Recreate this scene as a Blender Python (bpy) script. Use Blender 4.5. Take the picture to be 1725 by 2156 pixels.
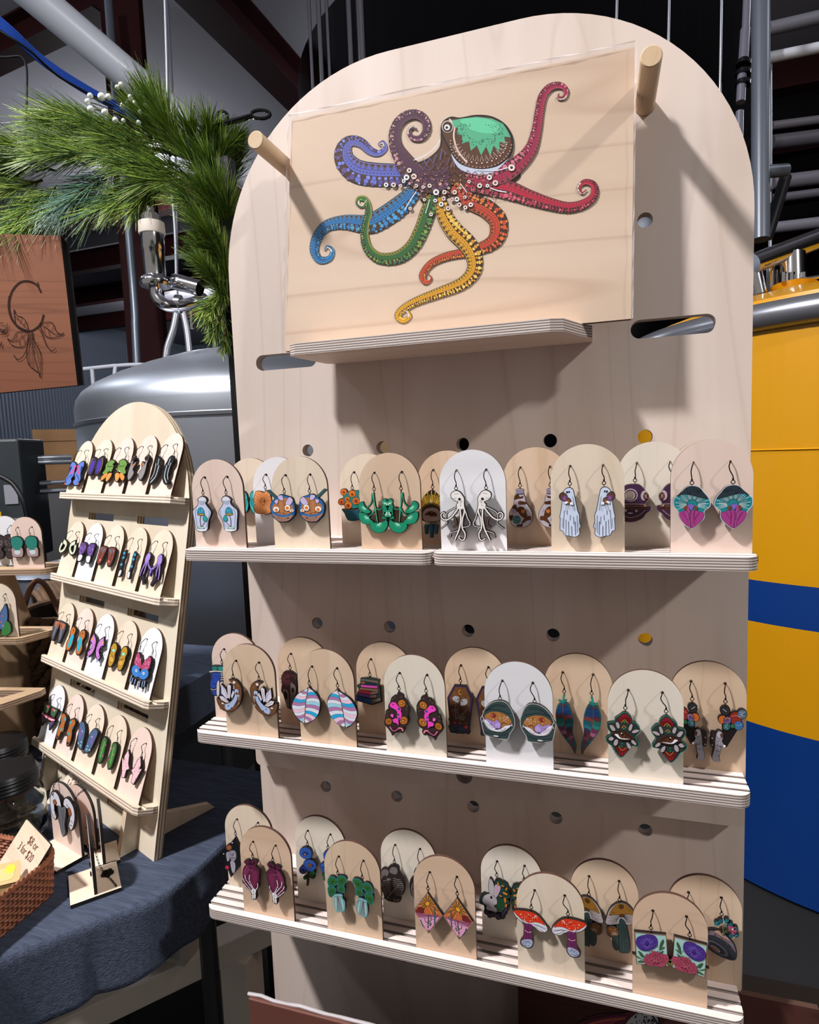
import bpy, math, random
from mathutils import Vector, Matrix, Euler
from mathutils.geometry import tessellate_polygon
from math import sin, cos, pi, sqrt, radians
random.seed(7)
for o in list(bpy.data.objects): bpy.data.objects.remove(o)
SC = bpy.context.scene
COL = SC.collection
W, H = 1725, 2156
F = 1300.43
CAM = Vector((0.30154, -0.605667, -0.005068))
ROT = Euler((1.472971, 0.0379095, 0.2997781), 'XYZ').to_matrix()

# ---------------------------------------------------------------- camera
cd = bpy.data.cameras.new('camera'); co = bpy.data.objects.new('camera', cd); COL.objects.link(co)
co.location = CAM; co.rotation_euler = (1.472971, 0.0379095, 0.2997781)
cd.sensor_fit = 'VERTICAL'; cd.sensor_height = 24.0; cd.lens = F / H * 24.0
cd.clip_start = 0.02; cd.clip_end = 60
SC.camera = co
# ---------------------------------------------------------------- world + lamps + exposure
wd = bpy.data.worlds.new('hall'); SC.world = wd; wd.use_nodes = True
bgn = wd.node_tree.nodes['Background']; bgn.inputs[0].default_value = (1.0, 0.94, 0.88, 1); bgn.inputs[1].default_value = 0.22
SC.view_settings.view_transform = 'Standard'; SC.view_settings.look = 'None'
SC.view_settings.exposure = 0.0; SC.view_settings.gamma = 1.0
SC.view_settings.use_curve_mapping = False

def lamp(name, loc, target, power, size, color=(1, .97, .94), shape='DISK'):
    l = bpy.data.lights.new(name, 'AREA'); l.shape = shape; l.size = size; l.energy = power; l.color = color
    o = bpy.data.objects.new(name, l); COL.objects.link(o); o.location = loc
    o.rotation_euler = (Vector(target) - Vector(loc)).to_track_quat('-Z', 'Y').to_euler()
    return o
def fill_globe(loc, power, r=.16, color=(.90, .94, 1)):  # unseen fill lamp, added to brighten the ceiling, far hall and steel tanks
    l = bpy.data.lights.new('hall_fill_lamp', 'POINT'); l.energy = power; l.shadow_soft_size = r; l.color = color
    o = bpy.data.objects.new('hall_fill_lamp', l); COL.objects.link(o); o.location = loc
lamp('high_bay_lamp', (-1.45, -1.35, 2.9), (0.15, 0, -0.1), 225, 0.24, (1, .965, .965))
lamp('high_bay_lamp', (2.9, -1.3, 2.3), (0.2, 0, -0.1), 72, 0.20, (1, .95, .92))
for loc, pw in (((-4.9, 1.6, 3.3), 80), ((-5.5, 6.5, 3.3), 160), ((-1.6, 6.0, 3.3), 90), ((-9, 12, 3.3), 300), ((3.4, 2.6, 3.3), 40), ((4.6, 5.0, 3.3), 60), ((-3.5, -1.6, 3.3), 90)): fill_globe(loc, pw)

# ---------------------------------------------------------------- helpers
def lin(c):
    c = c / 255.0
    return c / 12.92 if c <= 0.04045 else ((c + 0.055) / 1.055) ** 2.4
def hexc(h):
    h = h.lstrip('#')
    return (lin(int(h[0:2], 16)), lin(int(h[2:4], 16)), lin(int(h[4:6], 16)), 1.0)
def ray(u, v):
    return ROT @ Vector(((u - W / 2) / F, (H / 2 - v) / F, -1.0))
def at(u, v, depth):                       # point at a given depth in front of the photographer
    return CAM + ray(u, v) * depth
def on_plane(u, v, P0, N):
    d = ray(u, v); return CAM + d * ((P0 - CAM).dot(N) / d.dot(N))
def on_y(u, v, y): return on_plane(u, v, Vector((0, y, 0)), Vector((0, 1, 0)))
def on_z(u, v, z): return on_plane(u, v, Vector((0, 0, z)), Vector((0, 0, 1)))

MAT = {}
def mat(name, col, rough=0.6, metal=0.0, bump=0.0, bscale=40, spec=0.5, trans=0.0, var=0.0, vscale=6, coat=0.0, aniso=None):
    if name in MAT: return MAT[name]
    m = bpy.data.materials.new(name); m.use_nodes = True; MAT[name] = m
    nt = m.node_tree; b = nt.nodes['Principled BSDF']
    c = hexc(col) if isinstance(col, str) else (*col, 1)
    b.inputs['Base Color'].default_value = c
    b.inputs['Roughness'].default_value = rough; b.inputs['Metallic'].default_value = metal
    b.inputs['Specular IOR Level'].default_value = spec
    b.inputs['Transmission Weight'].default_value = trans
    b.inputs['Coat Weight'].default_value = coat
    if var or bump:
        tc = nt.nodes.new('ShaderNodeTexCoord')
        n = nt.nodes.new('ShaderNodeTexNoise'); n.inputs['Detail'].default_value = 5
        if aniso:
            mp = nt.nodes.new('ShaderNodeMapping'); mp.inputs['Scale'].default_value = aniso
            nt.links.new(tc.outputs['Object'], mp.inputs[0]); nt.links.new(mp.outputs[0], n.inputs['Vector'])
        else: nt.links.new(tc.outputs['Object'], n.inputs['Vector'])
        if var:
            n.inputs['Scale'].default_value = vscale
            r = nt.nodes.new('ShaderNodeValToRGB'); nt.links.new(n.outputs['Fac'], r.inputs[0])
            r.color_ramp.elements[0].position = 0.3; r.color_ramp.elements[1].position = 0.7
            r.color_ramp.elements[0].color = tuple(x * (1 - var) for x in c[:3]) + (1,)
            r.color_ramp.elements[1].color = tuple(min(1, x * (1 + var)) for x in c[:3]) + (1,)
            nt.links.new(r.outputs[0], b.inputs['Base Color'])
        if bump:
            n2 = nt.nodes.new('ShaderNodeTexNoise'); n2.inputs['Scale'].default_value = bscale; n2.inputs['Detail'].default_value = 4
            src = n.inputs['Vector'].links[0].from_socket
            nt.links.new(src, n2.inputs['Vector'])
            bp = nt.nodes.new('ShaderNodeBump'); bp.inputs['Strength'].default_value = bump; bp.inputs['Distance'].default_value = 0.002
            nt.links.new(n2.outputs['Fac'], bp.inputs['Height']); nt.links.new(bp.outputs[0], b.inputs['Normal'])
    return m
def wood(name, c1, c2, line, axis='Z', scale=18, rough=0.55, lines=0.35, wscale=9, dist=7):
    if name in MAT: return MAT[name]
    m = bpy.data.materials.new(name); m.use_nodes = True; MAT[name] = m
    nt = m.node_tree; b = nt.nodes['Principled BSDF']; L = nt.links.new; N = nt.nodes.new
    tc = N('ShaderNodeTexCoord'); oi = N('ShaderNodeObjectInfo'); ad = N('ShaderNodeVectorMath'); ad.operation = 'ADD'
    ml = N('ShaderNodeMath'); ml.operation = 'MULTIPLY'; ml.inputs[1].default_value = 9.0
    L(oi.outputs['Random'], ml.inputs[0]); L(tc.outputs['Object'], ad.inputs[0]); L(ml.outputs[0], ad.inputs[1])
    mp = N('ShaderNodeMapping'); s = {'X': (.10, 1, 1), 'Y': (1, .1, 1), 'Z': (1, 1, .10)}[axis]; mp.inputs['Scale'].default_value = s
    L(ad.outputs[0], mp.inputs[0])
    n = N('ShaderNodeTexNoise'); n.inputs['Scale'].default_value = scale; n.inputs['Detail'].default_value = 6; n.inputs['Distortion'].default_value = .6
    L(mp.outputs[0], n.inputs['Vector'])
    r = N('ShaderNodeValToRGB'); L(n.outputs['Fac'], r.inputs[0]); r.color_ramp.elements[0].position = .3; r.color_ramp.elements[1].position = .72
    r.color_ramp.elements[0].color = hexc(c1); r.color_ramp.elements[1].color = hexc(c2)
    w = N('ShaderNodeTexNoise'); w.inputs['Scale'].default_value = wscale; w.inputs['Detail'].default_value = 2.0; w.inputs['Distortion'].default_value = .3
    L(mp.outputs[0], w.inputs['Vector'])
    k = N('ShaderNodeMath'); k.operation = 'MULTIPLY'; k.inputs[1].default_value = dist * 2.2; L(w.outputs['Fac'], k.inputs[0])
    fr = N('ShaderNodeMath'); fr.operation = 'FRACT'; L(k.outputs[0], fr.inputs[0])
    rr = N('ShaderNodeValToRGB'); L(fr.outputs[0], rr.inputs[0]); e = rr.color_ramp.elements
    e[0].position = 0; e[0].color = (0, 0, 0, 1); e[1].position = 1; e[1].color = (0, 0, 0, 1)
    q = e.new(.5); q.color = (1, 1, 1, 1); q = e.new(.40); q.color = (.1, .1, .1, 1); q = e.new(.56); q.color = (.12, .12, .12, 1)
    fm = N('ShaderNodeMath'); fm.operation = 'MULTIPLY'; fm.inputs[1].default_value = lines; L(rr.outputs[0], fm.inputs[0])
    mx = N('ShaderNodeMix'); mx.data_type = 'RGBA'; L(fm.outputs[0], mx.inputs[0]); L(r.outputs[0], mx.inputs[6]); mx.inputs[7].default_value = hexc(line)
    L(mx.outputs[2], b.inputs['Base Color']); b.inputs['Roughness'].default_value = rough; b.inputs['Specular IOR Level'].default_value = .3
    bp = N('ShaderNodeBump'); bp.inputs['Strength'].default_value = .12; bp.inputs['Distance'].default_value = .0006
    L(n.outputs['Fac'], bp.inputs['Height']); L(bp.outputs[0], b.inputs['Normal'])
    return m
def ply(name, axis='Z', period=.0024, light='#d2c6c0', dark='#46362f', off=0.0):
    if name in MAT: return MAT[name]
    m = bpy.data.materials.new(name); m.use_nodes = True; MAT[name] = m
    nt = m.node_tree; b = nt.nodes['Principled BSDF']; L = nt.links.new; N = nt.nodes.new
    tc = N('ShaderNodeTexCoord'); sp = N('ShaderNodeSeparateXYZ'); L(tc.outputs['Object'], sp.inputs[0])
    mp = N('ShaderNodeMapping'); mp.inputs['Scale'].default_value = tuple(300 if a == axis else 30 for a in 'XYZ'); L(tc.outputs['Object'], mp.inputs[0])
    nz = N('ShaderNodeTexNoise'); nz.inputs['Scale'].default_value = 1; nz.inputs['Detail'].default_value = 3; L(mp.outputs[0], nz.inputs['Vector'])
    mu = N('ShaderNodeMath'); mu.operation = 'MULTIPLY_ADD'; mu.inputs[1].default_value = 1 / period; mu.inputs[2].default_value = 50.0 + off; L(sp.outputs[axis], mu.inputs[0])
    ad = N('ShaderNodeMath'); ad.operation = 'MULTIPLY_ADD'; ad.inputs[1].default_value = .25; L(nz.outputs['Fac'], ad.inputs[0]); L(mu.outputs[0], ad.inputs[2])
    fr = N('ShaderNodeMath'); fr.operation = 'FRACT'; L(ad.outputs[0], fr.inputs[0])
    r = N('ShaderNodeValToRGB'); L(fr.outputs[0], r.inputs[0]); e = r.color_ramp.elements
    e[0].position = 0; e[0].color = hexc(light); e[1].position = 1; e[1].color = hexc(light)
    mid = tuple((a + c) / 2 for a, c in zip(hexc(light), hexc(dark)))
    for p, c in ((.28, hexc(light)), (.36, hexc(dark)), (.52, hexc(dark)), (.60, mid), (.72, mid), (.78, hexc(light))):
        q = e.new(p); q.color = c
    L(r.outputs[0], b.inputs['Base Color']); b.inputs['Roughness'].default_value = .8
    return m
def paint_mat():
    m = bpy.data.materials.new('painted_wood'); m.use_nodes = True
    nt = m.node_tree; b = nt.nodes['Principled BSDF']; a = nt.nodes.new('ShaderNodeAttribute'); a.attribute_name = 'Col'
    nt.links.new(a.outputs['Color'], b.inputs['Base Color']); b.inputs['Roughness'].default_value = .45; b.inputs['Specular IOR Level'].default_value = .25
    return m
PAINT = paint_mat()

class MB:                                   # mesh builder; one MB becomes one object
    def __init__(s): s.v = []; s.f = []; s.m = []; s.c = []
    def add(s, vs, fs, mi=0, col=None):
        o = len(s.v); s.v += [tuple(x) for x in vs]
        for f in fs: s.f.append(tuple(i + o for i in f)); s.m.append(mi); s.c.append(col)
    def poly(s, loops, y0, y1, mi=0, ms=1, col=None, cols=None, back=True):
        # loops: outer first then holes, points (x,z); solid between y0 (front) and y1 (back)
        pts = [p for l in loops for p in l]
        tr = tessellate_polygon([[Vector((p[0], p[1], 0)) for p in l] for l in loops])
        n = len(pts)
        fr = []
        for a, b, c in tr:
            A, B, C_ = pts[a], pts[b], pts[c]
            cr = (B[0] - A[0]) * (C_[1] - A[1]) - (B[1] - A[1]) * (C_[0] - A[0])
            fr.append((a, b, c) if cr > 0 else (a, c, b))
        s.add([(p[0], y0, p[1]) for p in pts], fr, mi, col)          # front faces -y
        if y1 is not None:
            if back: s.add([(p[0], y1, p[1]) for p in pts], [(a, c, b) for a, b, c in fr], mi, cols or col)
            for k, l in enumerate(loops):
                m_ = len(l); ar = sum(l[i][0] * l[(i + 1) % m_][1] - l[(i + 1) % m_][0] * l[i][1] for i in range(m_))
                vs = [(p[0], y0, p[1]) for p in l] + [(p[0], y1, p[1]) for p in l]
                q = [(i, i + m_, (i + 1) % m_ + m_, (i + 1) % m_) for i in range(m_)]
                if (ar < 0) != (k > 0): q = [tuple(reversed(t)) for t in q]
                s.add(vs, q, ms, cols or col)
    def flat(s, loops, z0, z1, mi=0, ms=1):   # plan polygon (x,y) solid between heights z0<z1
        t = MB(); t.poly([[(p[0], p[1]) for p in l] for l in loops], 0, 1, 0, 1)
        o = len(s.v)
        s.v += [(x, z, z1 if y == 0 else z0) for x, y, z in t.v]
        for f, m_ in zip(t.f, t.m): s.f.append(tuple(i + o for i in f)); s.m.append(mi if m_ == 0 else ms); s.c.append(None)
    def box(s, a, b, mi=0):
        x0, y0, z0 = a; x1, y1, z1 = b
        v = [(x0, y0, z0), (x1, y0, z0), (x1, y1, z0), (x0, y1, z0), (x0, y0, z1), (x1, y0, z1), (x1, y1, z1), (x0, y1, z1)]
        s.add(v, [(0, 3, 2, 1), (4, 5, 6, 7), (0, 1, 5, 4), (1, 2, 6, 5), (2, 3, 7, 6), (3, 0, 4, 7)], mi)
    def tube(s, pts, r, n=8, mi=0, closed=False, cap=True, col=None):
        pts = [Vector(p) for p in pts]; m = len(pts); rings = []
        rr = r if isinstance(r, (list, tuple)) else [r] * m
        up = None
        for i in range(m):
            if closed: t = pts[(i + 1) % m] - pts[i - 1]
            else: t = pts[min(i + 1, m - 1)] - pts[max(i - 1, 0)]
            t = t.normalized() if t.length > 1e-12 else Vector((0, 0, 1))
            if up is None: up = t.orthogonal().normalized()
            up = (up - t * up.dot(t)); up = up.normalized() if up.length > 1e-9 else t.orthogonal().normalized()
            w = t.cross(up); rings.append([pts[i] + (up * cos(2 * pi * k / n) + w * sin(2 * pi * k / n)) * rr[i] for k in range(n)])
        vs = [v for r_ in rings for v in r_]; fs = []
        for i in range(m if closed else m - 1):
            j = (i + 1) % m
            for k in range(n): fs.append((i * n + k, i * n + (k + 1) % n, j * n + (k + 1) % n, j * n + k))
        if cap and not closed: fs += [tuple(range(n - 1, -1, -1)), tuple((m - 1) * n + k for k in range(n))]
        s.add(vs, fs, mi, col)
    def lathe(s, prof, n=24, mi=0, center=(0, 0, 0), a0=0, a1=2 * pi, col=None):
        full = abs(a1 - a0 - 2 * pi) < 1e-6; k = n if full else n + 1
        vs = []; cx, cy, cz = center
        for r, z in prof:
            for i in range(k):
                a = a0 + (a1 - a0) * i / n; vs.append((cx + r * cos(a), cy + r * sin(a), cz + z))
        fs = []
        for j in range(len(prof) - 1):
            for i in range(n):
                i2 = (i + 1) % k
                fs.append((j * k + i, j * k + i2, (j + 1) * k + i2, (j + 1) * k + i))
        s.add(vs, fs, mi, col)
    def build(s, name, mats=None, parent=None, smooth=False, loc=None, rot=None, bevel=0):
        me = bpy.data.meshes.new(name); me.from_pydata(s.v, [], s.f)
        mats = mats if isinstance(mats, (list, tuple)) else [mats or PAINT]
        for m in mats: me.materials.append(m)
        me.polygons.foreach_set('material_index', [min(i, len(mats) - 1) for i in s.m])
        if any(c is not None for c in s.c):
            at_ = me.color_attributes.new('Col', 'FLOAT_COLOR', 'CORNER'); buf = []
            for p, c in zip(me.polygons, s.c): buf += list(c or (0.02, .015, .012, 1)) * p.loop_total
            at_.data.foreach_set('color', buf)
        me.update()
        if smooth: me.polygons.foreach_set('use_smooth', [True] * len(me.polygons)); me.set_sharp_from_angle(angle=.75)
        o = bpy.data.objects.new(name, me); COL.objects.link(o)
        if loc is not None: o.location = loc
        if rot is not None: o.rotation_euler = rot
        if parent is not None: o.parent = parent
        if bevel:
            b = o.modifiers.new('bevel', 'BEVEL'); b.width = bevel; b.segments = 2; b.limit_method = 'ANGLE'
        return o
def tag(o, label=None, cat=None, group=None, kind=None):
    if label: o['label'] = label
    if cat: o['category'] = cat
    if group: o['group'] = group
    if kind: o['kind'] = kind
    return o
def empty(name, loc=(0, 0, 0), M=None):
    o = bpy.data.objects.new(name, None); COL.objects.link(o); o.empty_display_size = .02
    if M is not None: o.matrix_world = M
    else: o.location = loc
    return o
def spline(pts, closed=False, k=5):
    n = len(pts); out = []
    if n < 3: return [tuple(p) for p in pts]
    rng = range(n) if closed else range(n - 1)
    for i in rng:
        if closed: p0, p1, p2, p3 = pts[i - 1], pts[i], pts[(i + 1) % n], pts[(i + 2) % n]
        else: p0, p1, p2, p3 = pts[max(i - 1, 0)], pts[i], pts[i + 1], pts[min(i + 2, n - 1)]
        for j in range(k):
            t = j / k
            out.append(tuple(0.5 * (2 * b + (c - a) * t + (2 * a - 5 * b + 4 * c - d) * t * t + (3 * b - a - 3 * c + d) * t ** 3) for a, b, c, d in zip(p0, p1, p2, p3)))
    if not closed: out.append(tuple(pts[-1]))
    return out
def offset(poly, d):
    n = len(poly); A = sum(poly[i][0] * poly[(i + 1) % n][1] - poly[(i + 1) % n][0] * poly[i][1] for i in range(n))
    sg = 1 if A > 0 else -1; out = []
    for i in range(n):
        a, b, c = poly[i - 1], poly[i], poly[(i + 1) % n]
        n1 = (b[1] - a[1], a[0] - b[0]); n2 = (c[1] - b[1], b[0] - c[0])
        l1 = sqrt(n1[0] ** 2 + n1[1] ** 2) or 1; l2 = sqrt(n2[0] ** 2 + n2[1] ** 2) or 1
        nx = n1[0] / l1 + n2[0] / l2; ny = n1[1] / l1 + n2[1] / l2; l = sqrt(nx * nx + ny * ny)
        if l < .35: nx, ny, l = n1[0] / l1, n1[1] / l1, 1
        out.append((b[0] + sg * d * nx / l, b[1] + sg * d * ny / l))
    return out
def circle(cx, cz, r, n=20): return [(cx + r * cos(2 * pi * i / n), cz + r * sin(2 * pi * i / n)) for i in range(n)]
def rrect(x0, z0, x1, z1, r, k=6):
    p = []
    for cx, cz, a in ((x1 - r, z1 - r, 0), (x0 + r, z1 - r, 90), (x0 + r, z0 + r, 180), (x1 - r, z0 + r, 270)):
        for i in range(k + 1): t = radians(a + 90 * i / k); p.append((cx + r * cos(t), cz + r * sin(t)))
    return p
def arch(w, h, k=20, r=None):
    r = r or w / 2; return [(-w / 2, 0), (w / 2, 0)] + [(w / 2 - r + r * cos(pi / 2 * i / k), h - r + r * sin(pi / 2 * i / k)) for i in range(k + 1)] + [(-w / 2 + r + r * cos(pi / 2 + pi / 2 * i / k), h - r + r * sin(pi / 2 + pi / 2 * i / k)) for i in range(1 if r >= w / 2 else 0, k + 1)]
def stroke(pts, w):
    # polygon around a polyline; w scalar or list
    n = len(pts); ws = w if isinstance(w, (list, tuple)) else [w] * n; L = []; R = []
    for i in range(n):
        a = pts[max(i - 1, 0)]; b = pts[min(i + 1, n - 1)]; dx, dy = b[0] - a[0], b[1] - a[1]; l = sqrt(dx * dx + dy * dy) or 1
        nx, ny = -dy / l * ws[i] / 2, dx / l * ws[i] / 2
        L.append((pts[i][0] + nx, pts[i][1] + ny)); R.append((pts[i][0] - nx, pts[i][1] - ny))
    return L, R
# ---------------------------------------------------------------- painted artwork engine
DARK = hexc('#1a1413')
class Art:
    def __init__(s, xf, unit, thick=.003, rim=5, rimcol=None, y0=0.0, step=.00002, ol=3.2):
        s.xf = xf; s.u = unit; s.th = thick; s.rim = rim; s.rc = hexc(rimcol) if rimcol else DARK; s.y0 = y0; s.step = step; s.k = 0; s.ol = ol
        s.back = MB(); s.face = MB(); s.rnd = random.Random(5); s.lock = None; s.clip = None
    def m(s, pts): return [s.xf(p[0], p[1]) for p in pts]
    def clean(s, P):
        out = []
        for p in P:
            if not out or (abs(p[0] - out[-1][0]) + abs(p[1] - out[-1][1])) > 1e-6: out.append(p)
        while len(out) > 3 and (abs(out[0][0] - out[-1][0]) + abs(out[0][1] - out[-1][1])) < 1e-6: out.pop()
        return out
    def y(s):
        if s.lock is not None: return s.lock
        s.k += 1; return s.y0 - s.k * s.step
    def hold(s): s.lock = None; s.lock = s.y()
    def free(s): s.lock = None
    def fill(s, P, c):
        P = s.clean(P)
        if len(P) > 2: s.face.poly([P], s.y(), None, col=c)
    def line(s, P, w, c):
        if len(P) < 2: return
        L, R = stroke(P, w); n = len(P); y = s.y()
        A = L + R; fs = [(i, i + 1, n + i + 1, n + i) for i in range(n - 1)]
        if len(L) > 1:
            cr = (P[1][0] - P[0][0]) * (L[0][1] - P[0][1]) - (P[1][1] - P[0][1]) * (L[0][0] - P[0][0])
            if cr > 0: fs = [tuple(reversed(f)) for f in fs]
        s.face.add([(p[0], y, p[1]) for p in A], fs, 0, c)
    def edge(s, P, w=None, c=None): s.line(P + [P[0], P[1]], (w or s.ol) * s.u, c or DARK)
    def solid(s, P):
        P = s.clean(P)
        if len(P) > 2: s.back.poly([P], s.y0, s.y0 + s.th, 0, 0, s.rc, DARK)
    def run(s, ops):
        for ln in ops.strip().split('\n'):
            for cmd in ln.split('|'):
                t = cmd.split()
                if not t: continue
                k = t[0]; c = hexc(t[1]) if k != 'Z' else None
                if k == 'K': a = [float(x) for x in t[2:]]; s.clip = list(zip(a[::2], a[1::2])) or None; continue
                if k in 'BPFbQG' :
                    a = [float(x) for x in t[2:]]; pts = list(zip(a[::2], a[1::2]))
                    if k in 'BPF': pts = spline(pts, True, 4)
                    P = s.m(pts)
                    if k in 'Bb': s.solid(offset(P, s.rim * s.u)); s.fill(P, c)
                    else:
                        s.fill(P, c)
                        if k in 'PQ': s.edge(P)
                elif k in 'SLl':
                    w = float(t[2]); a = [float(x) for x in t[3:]]; pts = list(zip(a[::2], a[1::2]))
                    P = s.m(spline(pts, False, 4) if k != 'l' else pts)
                    if k == 'S':
                        n = len(P); tap = [max(.45, 1 - .5 * i / n) for i in range(n)]
                        L, R = stroke(P, [(w * q + 2 * s.rim) * s.u for q in tap]); s.solid_strip(L, R); s.line(P, [w * q * s.u for q in tap], c)
                    else: s.line(P, w * s.u, c)
                elif k in 'COA':
                    r = float(t[2]); a = [float(x) for x in t[3:]]; PP = [s.m([(x + r * cos(2 * pi * i / 14), z + r * sin(2 * pi * i / 14)) for i in range(14)]) for x, z in zip(a[::2], a[1::2])]
                    s.hold()
                    for P in PP:
                        if k == 'A': s.solid(offset(P, s.rim * s.u))
                        s.fill(P, c)
                    if k in 'OA':
                        s.hold()
                        for P in PP: s.edge(P)
                    s.free()
                elif k == 'E':
                    rx, ry, an, x, z = [float(q) for q in t[2:7]]; an = radians(an)
                    P = s.m([(x + rx * cos(q) * cos(an) - ry * sin(q) * sin(an), z + rx * cos(q) * sin(an) + ry * sin(q) * cos(an)) for q in [2 * pi * i / 18 for i in range(18)]])
                    s.fill(P, c); s.edge(P)
                elif k == 'Y':
                    w, cx, cz, r0, r1, a0, a1, n = [float(q) for q in t[2:10]]; n = int(n)
                    s.hold()
                    for i in range(n):
                        q = radians(a0 + (a1 - a0) * i / max(n - 1, 1)); rr = r1 * (1 if i % 2 else .82)
                        if s.clip: rr = min(rr, s.hit(cx, cz, cos(q), -sin(q)))
                        s.line(s.m([(cx + r0 * cos(q), cz - r0 * sin(q)), (cx + rr * cos(q), cz - rr * sin(q))]), w * s.u, c)
                    s.free()
                elif k == 'N':
                    r, n, x, z, rx, rz = [float(q) for q in t[2:8]]
                    s.hold()
                    for i in range(int(n)):
                        q = s.rnd.random() * 6.28; d = sqrt(s.rnd.random()); px, pz = x + rx * d * cos(q), z + rz * d * sin(q); r2 = r * s.rnd.uniform(.6, 1.3)
                        s.fill(s.m([(px + r2 * cos(j * 1.05), pz + r2 * sin(j * 1.05)) for j in range(6)]), c)
                    s.free()
                elif k == 'Z':
                    # Z c1,c2 n bulge ; rib pts ; edge pts
                    body = cmd.strip()[1:].split(';'); h = body[0].split(); cols = [hexc(q) for q in h[0].split(',')]; n = int(h[1]); bu = float(h[2])
                    A, B_ = [], []
                    for dst, src in ((A, body[1]), (B_, body[2])):
                        a = [float(q) for q in src.split()]; dst += list(zip(a[::2], a[1::2]))
                    def samp(P, f):
                        d = [0]
                        for i in range(1, len(P)): d.append(d[-1] + math.dist(P[i], P[i - 1]))
                        q = f * d[-1]
                        for i in range(1, len(P)):
                            if q <= d[i] + 1e-9:
                                g = (q - d[i - 1]) / ((d[i] - d[i - 1]) or 1); return (P[i - 1][0] + (P[i][0] - P[i - 1][0]) * g, P[i - 1][1] + (P[i][1] - P[i - 1][1]) * g)
                        return P[-1]
                    A = spline(A, False, 5); B_ = spline(B_, False, 5)
                    def path(f):
                        a, b = samp(A, f), samp(B_, f); out = []
                        for i in range(7):
                            g = i / 6; out.append((a[0] + (b[0] - a[0]) * g, a[1] + (b[1] - a[1]) * g - bu * sin(pi * g)))
                        return out
                    s.hold()
                    for i in range(n):
                        p0, p1 = path(i / n), path((i + 1) / n); s.fill(s.m(p0 + p1[::-1]), cols[i % len(cols)])
                    s.hold()
                    for i in range(1, n): s.line(s.m(path(i / n)), s.ol * s.u, DARK)
                    s.free()
    def hit(s, x, y, dx, dy):
        best = 1e9; C = s.clip
        for i in range(len(C)):
            (ax, ay), (bx, by) = C[i], C[(i + 1) % len(C)]; ex, ey = bx - ax, by - ay; den = dx * ey - dy * ex
            if abs(den) < 1e-9: continue
            t = ((ax - x) * ey - (ay - y) * ex) / den; u = ((ax - x) * dy - (ay - y) * dx) / den
            if t > 0 and -.001 <= u <= 1.001: best = min(best, t)
        return best
    def solid_strip(s, L, R):
        n = len(L); y0, y1 = s.y0, s.y0 + s.th
        vs = [(p[0], y0, p[1]) for p in L] + [(p[0], y0, p[1]) for p in R] + [(p[0], y1, p[1]) for p in L] + [(p[0], y1, p[1]) for p in R]
        fs = []
        for i in range(n - 1):
            fs += [(i, i + 1, n + i + 1, n + i), (2 * n + i, 3 * n + i, 3 * n + i + 1, 2 * n + i + 1), (i, 2 * n + i, 2 * n + i + 1, i + 1), (n + i, n + i + 1, 3 * n + i + 1, 3 * n + i)]
        fs += [(0, n, 3 * n, 2 * n), (n - 1, 3 * n - 1, 4 * n - 1, 2 * n - 1)]
        s.back.add(vs, fs, 0, s.rc)
HOOK = {}
M_wire = mat('blackened_wire', '#1b1714', .35, .8)
class Frame:
    def __init__(s, O, X, N, Z): s.O, s.X, s.N, s.Z = Vector(O), Vector(X), Vector(N), Vector(Z)
    def pt(s, x, z, n=0): return s.O + s.X * x + s.Z * z + s.N * n
    def unproj(s, u, v, n=0):
        p = on_plane(u, v, s.O + s.N * n, s.N) - s.O; return p.dot(s.X), p.dot(s.Z)
    def mat(s, p=None):
        p = p or s.O; Y = -s.N
        return Matrix(((s.X.x, Y.x, s.Z.x, p.x), (s.X.y, Y.y, s.Z.y, p.y), (s.X.z, Y.z, s.Z.z, p.z), (0, 0, 0, 1)))
CROPS = dict(A=(410, 980, 5.565), B=(700, 980, 7.841), C=(870, 960, 8.214), D=(1050, 960, 6.161), E=(1300, 940, 5.75),
             F=(450, 1370, 7.841), G=(630, 1380, 8.625), H=(810, 1390, 7.5), I=(1010, 1400, 6.161), J=(1270, 1420, 5.565),
             K=(480, 1720, 7.5), L=(690, 1760, 8.625), M=(870, 1820, 7.1875), N=(1080, 1850, 6.635), O=(1320, 1880, 6.9),
             P=(60, 820, 4.3125), Q=(60, 1240, 4.3125), R=(0, 1060, 3.993), S=(0, 1580, 6.161))
PF = .0062   # pendant face stands this far in front of the card
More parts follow.
